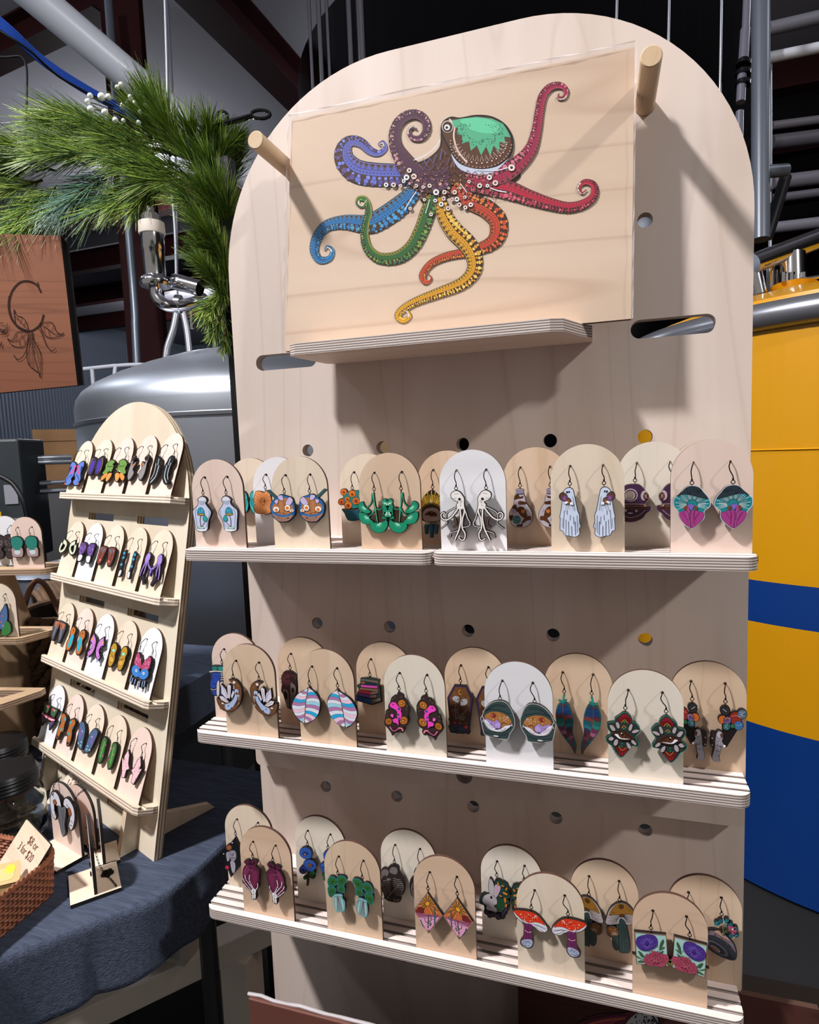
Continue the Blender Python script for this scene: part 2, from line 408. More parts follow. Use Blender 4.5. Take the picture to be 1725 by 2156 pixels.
def earring(fr, hx, hz, design, mirror, label, group, cardfront=.0015, xs=1.0):
    crop, hole, T, ops, rim = design[:5]; thick = .003; x0, y0, sc = CROPS[crop]
    rimcol = design[5] if len(design) > 5 else None
    P0 = fr.O; n = cardfront + PF
    h2 = fr.unproj(x0 + hole[0] / sc, y0 + hole[1] / sc, cardfront)
    sg = (-1 if mirror else 1) * xs
    def xf(x, y):
        a = fr.unproj(x0 + x / sc, y0 + y / sc, n); return (sg * (a[0] - h2[0]), a[1] - h2[1])
    a, b = xf(T[0], T[1]), xf(T[0] + 10, T[1]); unit = math.dist(a, b) / 10
    M = fr.mat(fr.pt(hx, hz, cardfront))
    root = empty('earring', M=M); tag(root, label, 'earring', group)
    art = Art(xf, unit, thick, rim, rimcol, y0=-PF, ol=2.6 if unit < .00012 else 1.4); art.run(ops)
    tx, tz = a
    pen = art.back.build('pendant', PAINT, root)
    art.face.build('painted_face', PAINT, pen)
    mb = MB(); q = []
    dz = tz + .0046; sx = random.uniform(-.0004, .0004)
    for p in spline([(0, .0012, -.0002), (0, -.0006, .0009), (-.0002, -.003, .0004), (-.0013 + sx, -.0052, -.003), (-.0012 + sx + tx * .5, -.0056, dz * .5), (tx + sx, -.0052, dz * .78), (tx, -.0047, dz)], False, 4): q.append(p)
    mb.tube(q, .00042, 6); mb.lathe([(0, -.0006), (.0007, -.0004), (.0008, .0005), (.0003, .0012)], 8, center=(tx, -.0048, dz + .0006))
    mb.build('ear_hook', M_wire, root, True)
    mb = MB(); mb.tube([(tx + .00135 * cos(t * pi / 8), -.0048, tz + .0031 + .00135 * sin(t * pi / 8)) for t in range(16)], .00034, 6, closed=True)
    mb.tube([(tx, -.0048 + .0012 * cos(t * pi / 6), tz + .0007 + .00125 * sin(t * pi / 6)) for t in range(12)], .0003, 6, closed=True)
    mb.build('jump_ring', M_wire, root, True)
    return root
# ---------------------------------------------------------------- the painted pendants (outline and paint of each kind)
DES = {}
DES['bottle'] = ('A', (222, 135), (190, 352), '''
B #c3cce6 150 378 190 356 230 378 238 412 224 430 232 455 284 525 288 560 276 600 260 640 254 690 246 745 190 768 128 756 112 725 108 690 94 620 82 560 84 520 112 490 142 455 146 420 136 400
P #d9dbe6 142 400 150 375 190 358 228 376 236 402 215 412 165 412 | L #2a2230 3 150 422 190 430 224 424 | L #2a2230 3 160 440 188 448 214 438
L #6b6c8c 4 120 500 105 560 120 640 132 730 | L #6b6c8c 4 270 520 272 580 250 640 240 720
P #2a8fae 132 560 138 510 168 484 200 502 218 555 190 572 150 574 | E #b08a4a 46 12 3 175 568 | N #7cc8dc 5 8 170 525 25 25
L #3a2a30 6 172 580 165 640 175 710 | P #2f9c9c 198 630 205 590 228 580 246 606 248 640 225 648 | L #3a2a30 6 222 650 205 680 180 712
E #b8dfc0 40 12 0 176 725 | F #e8ecf4 128 745 180 740 240 742 235 758 185 766 135 756''', 6)
DES['rose'] = ('A', (792, 100), (745, 290), '''
B #3fb8b8 745 290 690 295 665 330 660 380 655 430 665 480 680 520 710 545 760 548 800 530 835 490 840 430 835 350 800 300
P #2a9898 660 400 700 380 745 470 830 420 835 450 790 480 700 480 | P #58cccc 690 310 745 330 760 400 710 400 680 350 | P #2a8f90 745 340 790 330 800 400 750 420 | L #1d5f62 5 700 320 720 380 760 390 790 350''', 6)
DES['hibiscus_orange'] = ('A', (905, 95), (885, 280), '''
B #e0955c 790 287 840 292 872 305 905 278 938 292 948 340 963 400 953 450 960 500 943 545 900 562 870 545 820 550 772 530 757 480 772 430 759 400 764 340 775 305
Y #8a4424 4 858 400 20 110 0 360 34 | P #b5743c 845 370 870 365 885 400 880 450 855 450 845 410 | N #5f3018 5 12 865 410 16 40''', 5)
DES['ramen'] = ('A', (1137, 107), (1110, 335), '''
G #2b4c52 905 285 935 275 1070 395 1050 415
b #2f5f66 912 292 930 282 1060 400 1048 410
B #2c6aa8 962 440 985 402 1030 370 1050 348 1080 333 1130 347 1180 362 1208 377 1224 420 1238 480 1238 560 1213 600 1168 640 1140 652 1060 652 1032 630 987 590 965 540 953 480
F #b0744a 975 480 1000 440 1060 390 1140 370 1190 400 1215 480 1220 530 1150 565 1060 565 990 530
L #7a4424 4 1050 400 1040 460 1060 560 | L #d49a68 4 1080 400 1075 480 1090 560 | L #7a4424 4 1110 400 1120 480 1110 560 | L #7a4424 4 1000 500 1060 540 1130 560 | L #d49a68 4 1160 420 1190 470 1200 540
P #c8b8dc 1040 350 1090 340 1105 400 1060 390 | P #c8b8dc 1005 400 1045 390 1035 440 1010 430 | P #c8b8dc 1175 360 1220 400 1180 460 1130 440
E #f0ece6 38 34 0 1022 505 | C #e08030 20 1024 512 | E #f0ece6 34 38 0 1155 487 | C #e08030 20 1154 490 | E #f0ece6 26 20 0 1205 520 | C #e08030 12 1205 522
F #a07868 975 555 1080 585 1215 570 1190 620 1140 645 1062 645 1020 610 | L #2c6aa8 9 965 540 1050 580 1150 585 1232 545 | N #6b4a44 6 14 1100 610 80 20''', 6)
DES['poppies'] = ('B', (455, 88), (410, 400), '''
B #2a8078 240 440 270 480 260 560 300 640 420 680 560 650 640 560 600 420 520 390 400 400 300 420
B #1f5468 248 700 290 705 420 720 560 700 640 690 620 760 560 840 480 880 360 878 320 830 290 760
A #d8702c 52 275 412 | A #d8702c 58 415 440 | A #c85c24 52 236 575 | O #e07c34 42 335 530 | A #e07830 62 350 630 | A #d8702c 58 475 560 | A #d8702c 50 560 600 | A #d8702c 50 570 470
O #a83c18 16 275 412 415 445 236 575 335 530 | O #9c3a1c 24 350 632 478 560 | L #3f8a9c 4 300 700 340 770 420 720 | L #88b0b8 3 270 700 420 712 560 700''', 7)
def leaf(p, c):
    a = [float(x) for x in p.split()]; gx, gy_ = sum(a[::2]) / len(a) * 2, sum(a[1::2]) / len(a) * 2; an = math.degrees(math.atan2(c[1] - gy_, gx - c[0]))
    return 'B #1c8a68 ' + p + '\nY #5cc8a0 4 %g %g 4 78 %g %g 15 | Y #b8f4d8 5 %g %g 2 42 %g %g 11' % (c[0], c[1], an - 75, an + 75, c[0], c[1], an - 68, an + 68)
DES['ginkgo'] = ('B', (1203, 92), (1178, 420), '\n'.join([
    'S #2fae86 16 1190 430 1185 560 1170 680 1110 706 1040 684 | S #2fae86 14 1175 690 1167 800 1150 930 | S #2fae86 14 1180 690 1215 760 1300 815 | S #2fae86 14 1205 440 1222 560 1270 640 1330 684',
    leaf('1392 572 1440 590 1466 640 1450 700 1392 742 1330 770 1275 758 1258 735 1290 700 1322 680 1362 620 1372 582', (1350, 660)),
    leaf('1292 830 1322 790 1440 748 1466 790 1455 860 1420 920 1370 940 1300 950 1242 930 1232 900 1280 870', (1320, 820)),
    leaf('1160 930 1240 925 1282 960 1270 1020 1210 1080 1130 1090 1060 1070 1010 1010 987 960 992 900 1012 882 1040 900 1100 930', (1140, 935)),
    leaf('890 682 930 692 990 742 1030 750 1030 790 1070 840 1060 860 1000 870 940 860 900 830 885 770', (1010, 770)),
    leaf('970 542 1010 532 1040 562 1036 620 1060 670 1030 682 980 695 940 670 922 612 932 562', (1000, 630)),
    'L #8ae6be 4 1188 440 1180 580 1165 690 | L #8ae6be 4 1165 700 1158 900']), 7)
DES['gold_eye'] = ('C', (362, 215), (340, 565), '''
B #2a1d14 300 570 350 565 430 640 500 700 505 900 490 1060 400 1105 310 1112 200 1095 168 1060 160 900 165 720 240 620
Y #d8b040 11 325 960 190 390 20 160 27 | Y #a07c20 7 325 960 160 330 25 155 20 | Y #f4e8c0 5 318 755 2 34 0 360 8
P #9c8c88 180 940 230 880 320 860 420 880 480 940 500 1010 460 1080 400 1100 310 1105 220 1095 175 1040
P #4a2420 215 980 270 935 330 925 400 950 425 1000 370 1020 290 1025 240 1005 | F #c8b8b4 240 990 320 1012 400 1005 330 1018 270 1014 | C #2a1814 34 320 970 | C #d8a868 6 330 955
S #1d5a78 58 232 1160 235 1260 235 1320 | S #1d5a78 64 318 1150 322 1280 325 1385 | S #1d5a78 58 405 1160 402 1260 402 1320 | L #101010 8 230 1100 232 1150 | L #101010 8 312 1110 316 1150 | L #101010 8 392 1100 402 1150''', 5)
DES['octopus'] = ('C', (805, 230), (785, 600), '''
S #e6e0dc 16 925 880 960 960 985 1050 1030 1130 1010 1190 900 1212 | S #ddd6d2 14 800 860 720 900 630 960 612 1060 630 1130 590 1185 515 1240
S #cfc8c4 12 830 1270 700 1310 690 1370 660 1385 | S #8a5a44 16 800 950 740 1010 780 1080 790 1170 735 1210
S #e6e0dc 27 830 860 790 930 700 1040 610 1085 540 1050 530 985 572 955 605 985
S #e6e0dc 28 905 820 935 930 900 1060 895 1220 945 1320 930 1420 880 1430 840 1395 | S #ece6e2 31 850 820 862 930 870 1080 840 1250 790 1370 765 1435
B #ece8e6 705 640 735 602 790 580 845 598 895 655 925 715 925 800 930 880 870 900 820 880 800 820 830 770 760 740 715 700
L #6a4a3a 4 870 880 885 1060 860 1240 | L #5a4038 4 900 880 905 1010 | L #b09890 5 860 700 870 840 | L #8a7068 4 760 640 830 620 | C #26201e 24 850 722 | N #8a6e60 4 16 850 770 50 70 | L #5a4038 4 730 700 775 715 790 690''', 12)
DES['light_bulb'] = ('D', (295, 115), (285, 392), '''
B #b8b2be 240 398 325 398 330 450 350 500 364 570 410 640 444 720 434 800 390 860 320 888 240 884 177 840 148 760 157 680 207 590 217 500 237 450
F #4a2a18 220 480 260 455 285 490 330 480 320 510 260 520 215 530 | C #6a3a20 28 287 570 | F #4a2a18 300 550 360 560 360 590 300 590 | P #5a3218 190 620 230 590 250 640 290 620 340 640 380 740 350 770 300 740 260 690 200 650
F #3a2014 150 740 200 730 180 800 160 790 | F #5a3218 300 850 350 760 420 740 430 790 380 800 | F #3a2014 260 850 320 850 310 880 240 875 | O #c87a30 26 325 680 | Y #7a3c18 5 325 680 26 44 0 360 14 | O #2c6866 52 245 790 | L #7ab8b0 4 205 770 250 785 290 775 | L #7ab8b0 4 200 800 250 815 290 800 | O #a890b8 28 210 675
F #9a94ac 240 398 325 398 326 450 240 450 | L #2c2430 5 238 415 327 412 | L #2c2430 5 238 435 329 432 | L #2c2430 5 236 452 331 450 | N #2a2430 5 16 290 700 110 120''', 6, '#4a2418')
DES['ghost'] = ('D', (970, 128), (962, 405), '''
B #c9d6ee 882 470 905 428 950 408 998 430 1018 500 1033 580 1048 650 1058 700 1082 765 1082 840 1100 910 1080 940 1086 980 1080 1015 1040 1040 1000 1040 950 1026 920 1026 892 1005 872 965 842 955 838 900 843 800 834 790 852 700 862 620
G #2a2622 920 480 935 450 940 478 | E #181414 9 13 0 925 462 | E #181414 9 13 0 953 460
l #2c2a34 5 890 700 880 940 | l #2c2a34 5 915 820 910 1010 | l #2c2a34 5 930 700 930 760 | l #2c2a34 6 945 840 950 1020 | l #2c2a34 5 970 760 965 830 | l #2c2a34 6 985 900 990 1030 | l #2c2a34 5 1010 780 1015 880 | l #2c2a34 6 1030 840 1035 1020 | l #2c2a34 5 1055 760 1060 990 | l #2c2a34 4 1000 520 1030 700 | l #2c2a34 4 1075 860 1085 940 | L #2c2a34 4 870 800 866 920
A #5a3c34 52 880 520 | A #5a3a30 44 935 575 | C #5c3a70 34 900 545 | Y #8a5a9c 5 895 545 4 40 0 360 14 | Y #9a6030 5 945 590 4 40 0 360 14 | C #c87830 8 895 545 948 590 | P #eef0fa 892 590 930 580 940 600 900 620 | P #eef0fa 965 595 1000 590 1005 625 965 625 | l #7a4a30 4 930 620 900 720 | l #7a4a30 4 950 630 945 680 | l #7a3a30 4 1000 640 1005 700''', 8)
DES['diving_helmet'] = ('E', (237, 175), (215, 428), '''
B #3f2544 190 428 260 432 310 470 342 520 376 560 372 610 345 650 350 686 402 692 402 738 350 778 300 838 220 876 150 884 90 876 30 836 -20 760 -22 700 35 690 22 640 5 560 42 500 90 450 140 432
F #4a2a20 -10 700 90 690 350 690 360 730 200 745 60 740 0 730 | L #c8a890 6 30 672 200 668 345 672 | L #8a6a60 5 20 700 200 695 360 700 | F #4a2c28 20 760 100 840 200 860 320 800 390 740 330 790 200 835 100 820
E #b8aab0 88 80 0 160 560 | E #4a3038 74 68 0 158 562 | E #a89ca4 62 58 0 155 565 | E #807468 44 48 0 150 562 | E #b8aab0 44 62 5 325 565 | E #5a3028 28 44 5 342 572 | l #c8b8b0 5 325 550 365 600 | l #c8b8b0 5 330 595 360 545 | O #b8aab0 17 230 750 100 745 | E #b8a8ac 34 10 0 155 778 | L #d0b8a8 5 60 800 150 832 260 805 340 740 | P #b09080 330 660 350 690 380 690 320 700''', 6, '#8c7468')
DES['mushroom_pink'] = ('E', (928, 170), (915, 462), '''
B #20808a 703 600 760 562 800 512 850 465 920 450 1000 468 1058 530 1108 590 1131 650 1121 700 1058 752 1058 830 1000 897 910 960 832 918 774 850 759 790 747 755 703 700 693 650
Y #dce8e8 5 915 680 70 205 8 172 20 | Y #103a40 4 915 680 60 200 4 176 26 | Y #dce8e8 5 915 680 70 200 -15 5 4 | Y #dce8e8 5 915 680 70 190 178 196 4
P #28333c 730 575 790 520 850 465 920 450 1000 470 1055 530 1105 590 1100 605 1020 590 960 575 880 555 800 550
N #12181c 6 30 920 515 120 40
P #a03a82 757 775 800 755 850 740 895 745 955 740 1000 760 1055 775 1050 830 1000 893 910 955 835 915 777 850
P #7c62b4 860 680 895 668 940 680 925 720 902 745 880 715 | F #a04a8a 840 740 850 690 880 730 890 960 865 900 | L #2a1024 5 895 745 888 850 900 950 | L #2a1024 4 800 770 860 860 870 920 | L #2a1024 4 1000 770 940 860 945 910 | L #2a1024 4 840 740 870 780 878 860 | L #2a1024 4 950 740 935 790 935 850 | F #7a3c28 830 690 858 690 840 740 810 720 | F #7a3c28 945 690 985 710 965 740 950 730''', 8, '#d8d8e2')
# shelf 2
DES['blue_skeleton'] = ('F', (322, -6), (272, 262), '''
B #3a3f5c 110 275 200 268 240 275 330 262 350 400 335 560 325 700 255 762 132 748 88 640 83 540 102 440 78 370 112 322
P #2c7a6c 115 290 160 275 200 290 190 345 130 345 | P #2c8a7a 215 290 290 280 320 330 300 380 240 350 | P #d8ccc4 80 355 200 345 330 370 325 385 200 365 85 375
P #2c4cb0 125 395 200 385 260 410 240 500 200 560 170 640 110 630 95 540 130 470 | P #2a46a0 120 690 180 670 240 700 200 750 140 745 | L #14204c 4 150 420 200 450 230 420 | L #14204c 4 120 560 170 570 200 540
L #e8dcd4 10 262 405 330 398 | L #e8dcd4 10 268 435 330 430 | L #e8dcd4 10 265 465 330 462 | L #e8dcd4 10 260 498 325 495 | P #d8ccc8 200 560 240 520 240 740 200 750 | P #d8ccc8 255 540 310 540 290 640 262 600 | L #d8ccc8 8 100 650 150 665 190 650''', 6)
DES['crescent'] = ('F', (567, 165), (505, 485), '''
B #6b4a34 448 480 520 474 580 504 638 584 656 680 646 800 598 918 520 988 430 1002 332 968 268 880 246 780 300 810 380 860 470 840 540 780 560 700 550 600 510 530
F #a8bce0 540 640 600 650 590 760 560 850 500 940 420 980 380 950 370 890 460 860 520 790 545 720 | C #ece8e6 22 530 522 | E #ece8e6 22 14 20 340 870 | F #5a3018 560 690 590 690 590 720 560 720 | N #8a5a30 6 26 320 920 60 50 | N #a06a3a 7 20 575 590 40 40 | N #e8e0d8 5 20 610 800 12 90 | L #1c1c2c 7 590 770 590 840 540 890 | C #20304c 9 435 905 487 942 520 765
b #d4d0e2 318 555 395 640 440 780 400 790 320 700 | b #dcd8e6 420 580 450 555 480 580 475 700 460 800 430 760 | b #d8d0dc 480 750 515 650 540 690 500 790 | b #e2dee6 285 750 340 750 420 810 450 850 400 855 320 810
l #3a3644 4 345 600 400 700 430 790 | l #3a3644 4 450 600 455 760 | l #3a3644 4 330 780 420 840 | l #3a3644 4 360 770 440 840''', 9)
DES['bone_hand'] = ('F', (1410, 50), (1385, 338), '''
B #2c1c1e 1300 350 1345 342 1400 345 1470 392 1500 450 1503 560 1488 700 1468 860 1440 948 1362 948 1322 850 1282 720 1252 660 1262 550 1252 450 1268 400
Y #5a2c34 9 1340 470 20 120 40 330 20 | Y #4a3438 8 1450 440 5 60 -60 140 9 | P #6e6264 1270 650 1330 640 1370 700 1380 940 1360 940 1320 850 | P #6e6264 1400 560 1440 540 1490 620 1470 860 1440 940 1400 930 | E #241618 28 70 -8 1320 740 | E #241618 22 44 0 1440 650 | L #1a1012 8 1390 700 1392 940''', 7)
DES['striped_leaf'] = ('G', (415, 185), (352, 560), '''
B #2a2024 345 560 372 572 402 622 480 672 528 742 552 830 552 930 518 1060 450 1148 380 1192 280 1217 202 1187 122 1108 62 1008 47 930 52 860 82 770 142 690 232 640 302 612
Z #bfe0ec,#b07aa8,#dfe4ee,#ecc8dc,#2fa8dc,#b07aa8,#dfe4ee,#ecc8dc,#dfe4ee,#b07aa8,#9fd4e4,#dfe4ee 12 -22 ; 342 570 318 680 296 800 285 920 278 1050 270 1200 ; 320 590 150 690 62 830 47 930 90 1050 150 1130 210 1180 262 1212
Z #ecc8dc,#dfe4ee,#2fa8dc,#b07aa8,#dfe4ee,#9fd4e4,#b07aa8,#dfe4ee,#2fa8dc,#ecc8dc,#b07aa8,#dfe4ee 12 22 ; 346 570 322 680 302 800 290 920 283 1050 272 1200 ; 352 570 480 680 550 820 550 940 518 1060 450 1148 380 1190 290 1215
L #8a4a2c 9 345 570 320 680 298 800 287 920 280 1050 270 1210 | L #20181c 3 352 600 328 700 305 820 292 950 284 1100''', 5)
DES['book_stack'] = ('G', (1420, 50), (1392, 398), '''
b #2c3a34 1230 400 1380 388 1575 430 1560 520 1580 600 1590 740 1612 830 1440 880 1150 800 1150 720 1200 600 1165 530 1225 500
Q #54646c 1232 410 1310 405 1308 445 1232 440 | Q #6a5a50 1315 410 1540 440 1560 490 1315 445 | Q #8a5a34 1235 455 1310 460 1310 495 1235 490 | Q #1f2c50 1315 470 1510 490 1505 515 1315 505
Q #c0489c 1238 510 1540 535 1535 580 1238 555 | Q #7a5a44 1225 565 1550 590 1550 640 1210 600 | Q #7a2030 1200 600 1420 640 1410 695 1190 655 | Q #6a5450 1422 640 1560 620 1545 670 1412 695 | Q #4c3462 1195 660 1400 700 1400 755 1185 705
Q #6a4a4c 1402 705 1520 690 1520 740 1402 755 | Q #2c4c84 1150 710 1430 780 1430 865 1150 790 | Q #6a5a50 1432 785 1595 745 1600 800 1432 865 | l #16203c 4 1210 730 1210 800 | l #16203c 4 1290 750 1290 820 | l #e080c0 4 1415 530 1415 565 | l #e080c0 4 1465 532 1465 570''', 6, '#20302a')
DES['pink_dino'] = ('H', (328, 185), (308, 495), '''
B #3a2a2a 300 492 330 512 378 542 390 592 438 640 458 700 468 790 450 878 468 940 438 1010 390 1042 405 1080 378 1128 330 1118 250 1128 212 1172 192 1128 142 1058 88 988 102 900 112 800 150 770 152 700 182 642 202 580 250 547 290 542
A #4a3c36 24 215 600 250 570 350 560 130 800 125 860 440 700 430 760 | O #5c4a40 14 215 600 250 572 130 800 440 720
A #c8782c 58 360 665 | A #c8782c 62 388 935 | A #b8702c 52 150 950 | Y #6a3814 4 360 665 8 50 0 360 10 | Y #6a3814 4 388 935 8 54 0 360 12 | Y #6a3814 4 150 950 8 44 0 360 10 | C #f0e0b0 9 355 668 382 940
P #f048c0 165 690 200 645 260 650 300 700 350 745 345 790 360 830 345 920 310 920 280 860 285 800 250 760 210 740 180 720 | C #2a1424 10 222 680 | O #3c5a80 18 318 748 | E #3c5a80 20 12 20 300 840 | E #3c5a80 14 22 10 318 905
P #f060c8 180 840 220 830 230 880 200 880 | P #f048c0 220 910 300 900 310 1010 280 980 230 960 | L #f08898 22 380 1100 360 1060 310 1050 | L #e878a0 16 170 1030 230 1100 310 1060 | Y #3a1824 4 250 1060 8 60 180 360 12''', 7)
DES['coffin_couple'] = ('H', (1288, 68), (1275, 375), '''
b #3a2a48 1182 384 1368 394 1466 590 1418 1040 1418 1120 1330 1146 1124 1126 1096 1050 1117 1000 1076 580
G #6a4424 1200 410 1355 418 1435 595 1390 1000 1150 985 1105 582 | F #4a2c1c 1130 700 1400 700 1385 960 1150 960
P #a8a8b0 1150 580 1190 548 1245 560 1262 610 1235 660 1190 640 1155 615 | P #a8a8b0 1290 620 1330 592 1380 610 1392 660 1350 700 1280 700 | C #241818 10 1240 605 1305 635 | L #d8a040 7 1285 455 1250 480 1260 520 1295 530 | N #f0e0b0 4 22 1270 640 150 200
L #9c928c 6 1205 660 1200 760 1210 900 | L #8c827c 4 1150 760 1180 860 1210 920 | L #9c928c 5 1380 760 1300 860 1200 920 | L #8c827c 4 1240 730 1250 880 | Y #8c827c 3 1300 960 30 120 50 130 9 | Y #8c827c 3 1190 760 6 60 180 360 8
A #1f3c34 24 1120 920 1120 1040 1160 1100 1230 1120 1300 1110 1400 1130 1380 920 | O #8a2028 30 1190 975 | O #7a1c24 20 1275 975 | O #a02c34 36 1368 1040 | C #e8c080 6 1190 975 1275 975 1365 1040 | Y #3a6a58 6 1160 1060 4 60 0 360 9 | Y #2c5a70 6 1300 1090 4 60 0 180 9''', 8)
DES['space_helmet'] = ('I', (352, 185), (318, 472), '''
B #36484a 90 640 122 562 200 484 300 454 390 474 448 542 486 630 505 700 495 790 438 880 420 938 350 940 250 925 133 886 105 838 84 740 70 670
L #0c1010 5 120 600 240 520 400 530 | L #0c1010 5 130 580 250 500 380 510 | L #0c1010 5 120 570 280 560 450 620
P #a8703c 118 640 200 590 300 590 400 630 465 700 460 740 360 800 240 800 140 720 | O #8a2c24 33 234 636 | N #f4e8c8 5 34 300 680 140 70 | L #5a2c14 5 330 620 360 670 | L #6a3c1c 8 330 750 370 730 410 750
P #a88cd0 130 670 200 700 240 720 270 690 330 740 320 800 240 800 160 720 | P #b8a0dc 240 770 290 715 330 760 300 810
P #e4e0f0 105 690 150 700 200 760 240 790 280 820 340 800 380 770 440 760 470 760 420 810 340 840 240 836 160 790 | L #50506a 4 140 730 180 770 230 800 | L #50506a 4 320 800 350 830 400 800 | L #50506a 4 180 750 220 740 | N #50506a 4 12 300 810 120 20
L #d8d0cc 5 100 700 160 800 260 840 360 840 450 780 | L #d8c8c0 8 85 640 105 680 90 720 | L #c8b8b8 12 470 740 478 780 | L #101414 5 110 840 250 890 430 870 | E #c8c8cc 40 13 6 265 902 | L #8a8a90 4 150 880 250 905''', 9, '#b8b0ac')
DES['feather'] = ('I', (1120, 85), (1138, 385), '''
S #2fa08c 14 1140 385 1128 430 1120 500 | S #2fa08c 8 1120 480 1090 465 1065 450 | S #2fa08c 8 1130 480 1150 460 1172 455
B #1d5060 1118 480 1172 492 1202 535 1236 640 1248 740 1242 830 1250 925 1285 1040 1287 1105 1275 1135 1235 1050 1160 955 1102 870 1054 780 1034 680 1034 600 1062 515
Z #1f3f70,#1f3f70,#5c2c34,#1f6a62,#2c7a7a,#6a3050,#9a5c80,#4a2430,#1f5a6a,#2a4460,#4a2430,#3a2420 12 -16 ; 1118 500 1120 600 1130 700 1165 850 1210 960 1280 1120 ; 1075 515 1036 600 1036 690 1060 790 1105 870 1165 955 1270 1110
Z #1f3f70,#1f3f70,#1f3f70,#7a3c3c,#1f5a6a,#2c6a7c,#3c2c48,#5c2c34,#8a4c74,#5c3048,#2c4c60,#4a2c24 12 16 ; 1122 500 1124 600 1134 700 1170 850 1215 960 1280 1120 ; 1170 500 1215 580 1240 680 1244 780 1243 850 1250 930 1284 1110
L #7a5438 6 1122 480 1122 600 1132 700 1165 850 1215 970 1282 1125 | E #6a3c28 22 9 0 1097 514 | E #6a3c28 22 9 0 1148 514''', 7, '#1f6a64')
DES['lotus_eye'] = ('J', (313, 172), (280, 435), '''
B #2c3634 275 434 340 484 364 547 398 562 450 640 398 720 436 800 423 826 358 828 298 898 230 960 162 888 124 828 74 790 54 740 112 690 74 620 74 562 150 548 162 508 212 472
P #8a2028 275 450 330 490 352 540 310 570 275 520 230 545 195 540 215 485 | P #8a2028 165 840 215 850 300 850 305 880 230 948 | Y #3a0c10 4 275 600 60 130 45 135 14 | Y #3a0c10 4 232 800 60 130 225 315 12
L #d08c34 7 228 556 272 520 308 560 | L #d08c34 7 236 620 262 590 292 620 | C #2c9c6c 10 268 545 262 622 | L #d08c34 6 200 830 240 880 290 845 | C #2c9c6c 7 240 800 235 830
P #b0a4a8 165 555 195 550 215 600 195 625 175 600 | P #b0a4a8 92 585 130 585 165 640 130 650 105 620 | P #b0a4a8 315 620 340 570 365 580 350 640 325 650 | P #b0a4a8 355 655 400 632 445 645 400 675 365 675
P #b0a4a8 80 740 115 715 145 740 120 765 95 760 | P #b0a4a8 140 800 155 755 190 750 190 800 160 825 | P #b0a4a8 290 800 300 780 340 820 345 860 310 850 | P #b0a4a8 345 765 370 755 410 800 395 815 360 795
P #4a2c22 112 685 170 655 240 645 310 670 380 735 330 760 240 760 170 720 | P #e8e6f0 150 685 190 685 220 725 280 735 340 742 280 748 210 740 170 710 | P #5a3420 205 690 240 665 285 690 275 725 230 730 | C #1a0e0c 14 243 690 | C #ffffff 7 235 675 | L #2a1814 7 130 690 200 658 280 672 360 735''', 6, '#2f8f78')
DES['balloon_astronaut'] = ('J', (1422, 108), (1430, 372), '''
b #1c1618 1395 600 1580 630 1440 850 1400 850
A #2c2a2e 56 1425 428 | A #8c2c24 74 1545 515 | A #54687a 56 1622 468 | A #b8602c 48 1392 530 | A #5a4468 48 1450 540 | A #3c6a9c 54 1580 600 | A #2c6068 44 1440 612 | O #2c6a44 26 1510 605
G #2c2a2e 1365 375 1390 385 1375 410 | l #c8c8c8 6 1395 405 1440 440 | L #c88030 9 1420 530 1450 510 1480 530 | L #8c78c0 8 1420 570 1470 560 1480 510 | L #e8b0a0 4 1500 490 1560 485 1600 510 | Y #b8c8d8 4 1622 468 6 44 0 360 9 | Y #a8d0d8 4 1440 612 4 34 0 360 6 | L #8cb8e8 5 1550 590 1590 600 1620 580
B #2a2224 1262 690 1290 675 1330 700 1330 840 1290 848 1258 838
B #8c8890 1328 672 1360 662 1395 690 1400 740 1385 780 1410 830 1400 850 1380 850 1368 900 1352 975 1360 1018 1302 1018 1272 972 1302 850 1310 760
P #b0acb4 1322 690 1350 668 1395 688 1400 730 1350 745 1325 720 | P #5a3830 1365 700 1398 690 1398 735 1375 738 | C #f0f0f0 14 1413 838 | L #2a2224 5 1310 890 1360 900 | L #2a2224 5 1315 830 1390 840 | N #3a3438 4 14 1345 870 26 90 | O #a8a4ac 14 1332 765 | C #e8e0e0 6 1270 745 1270 825''', 6)
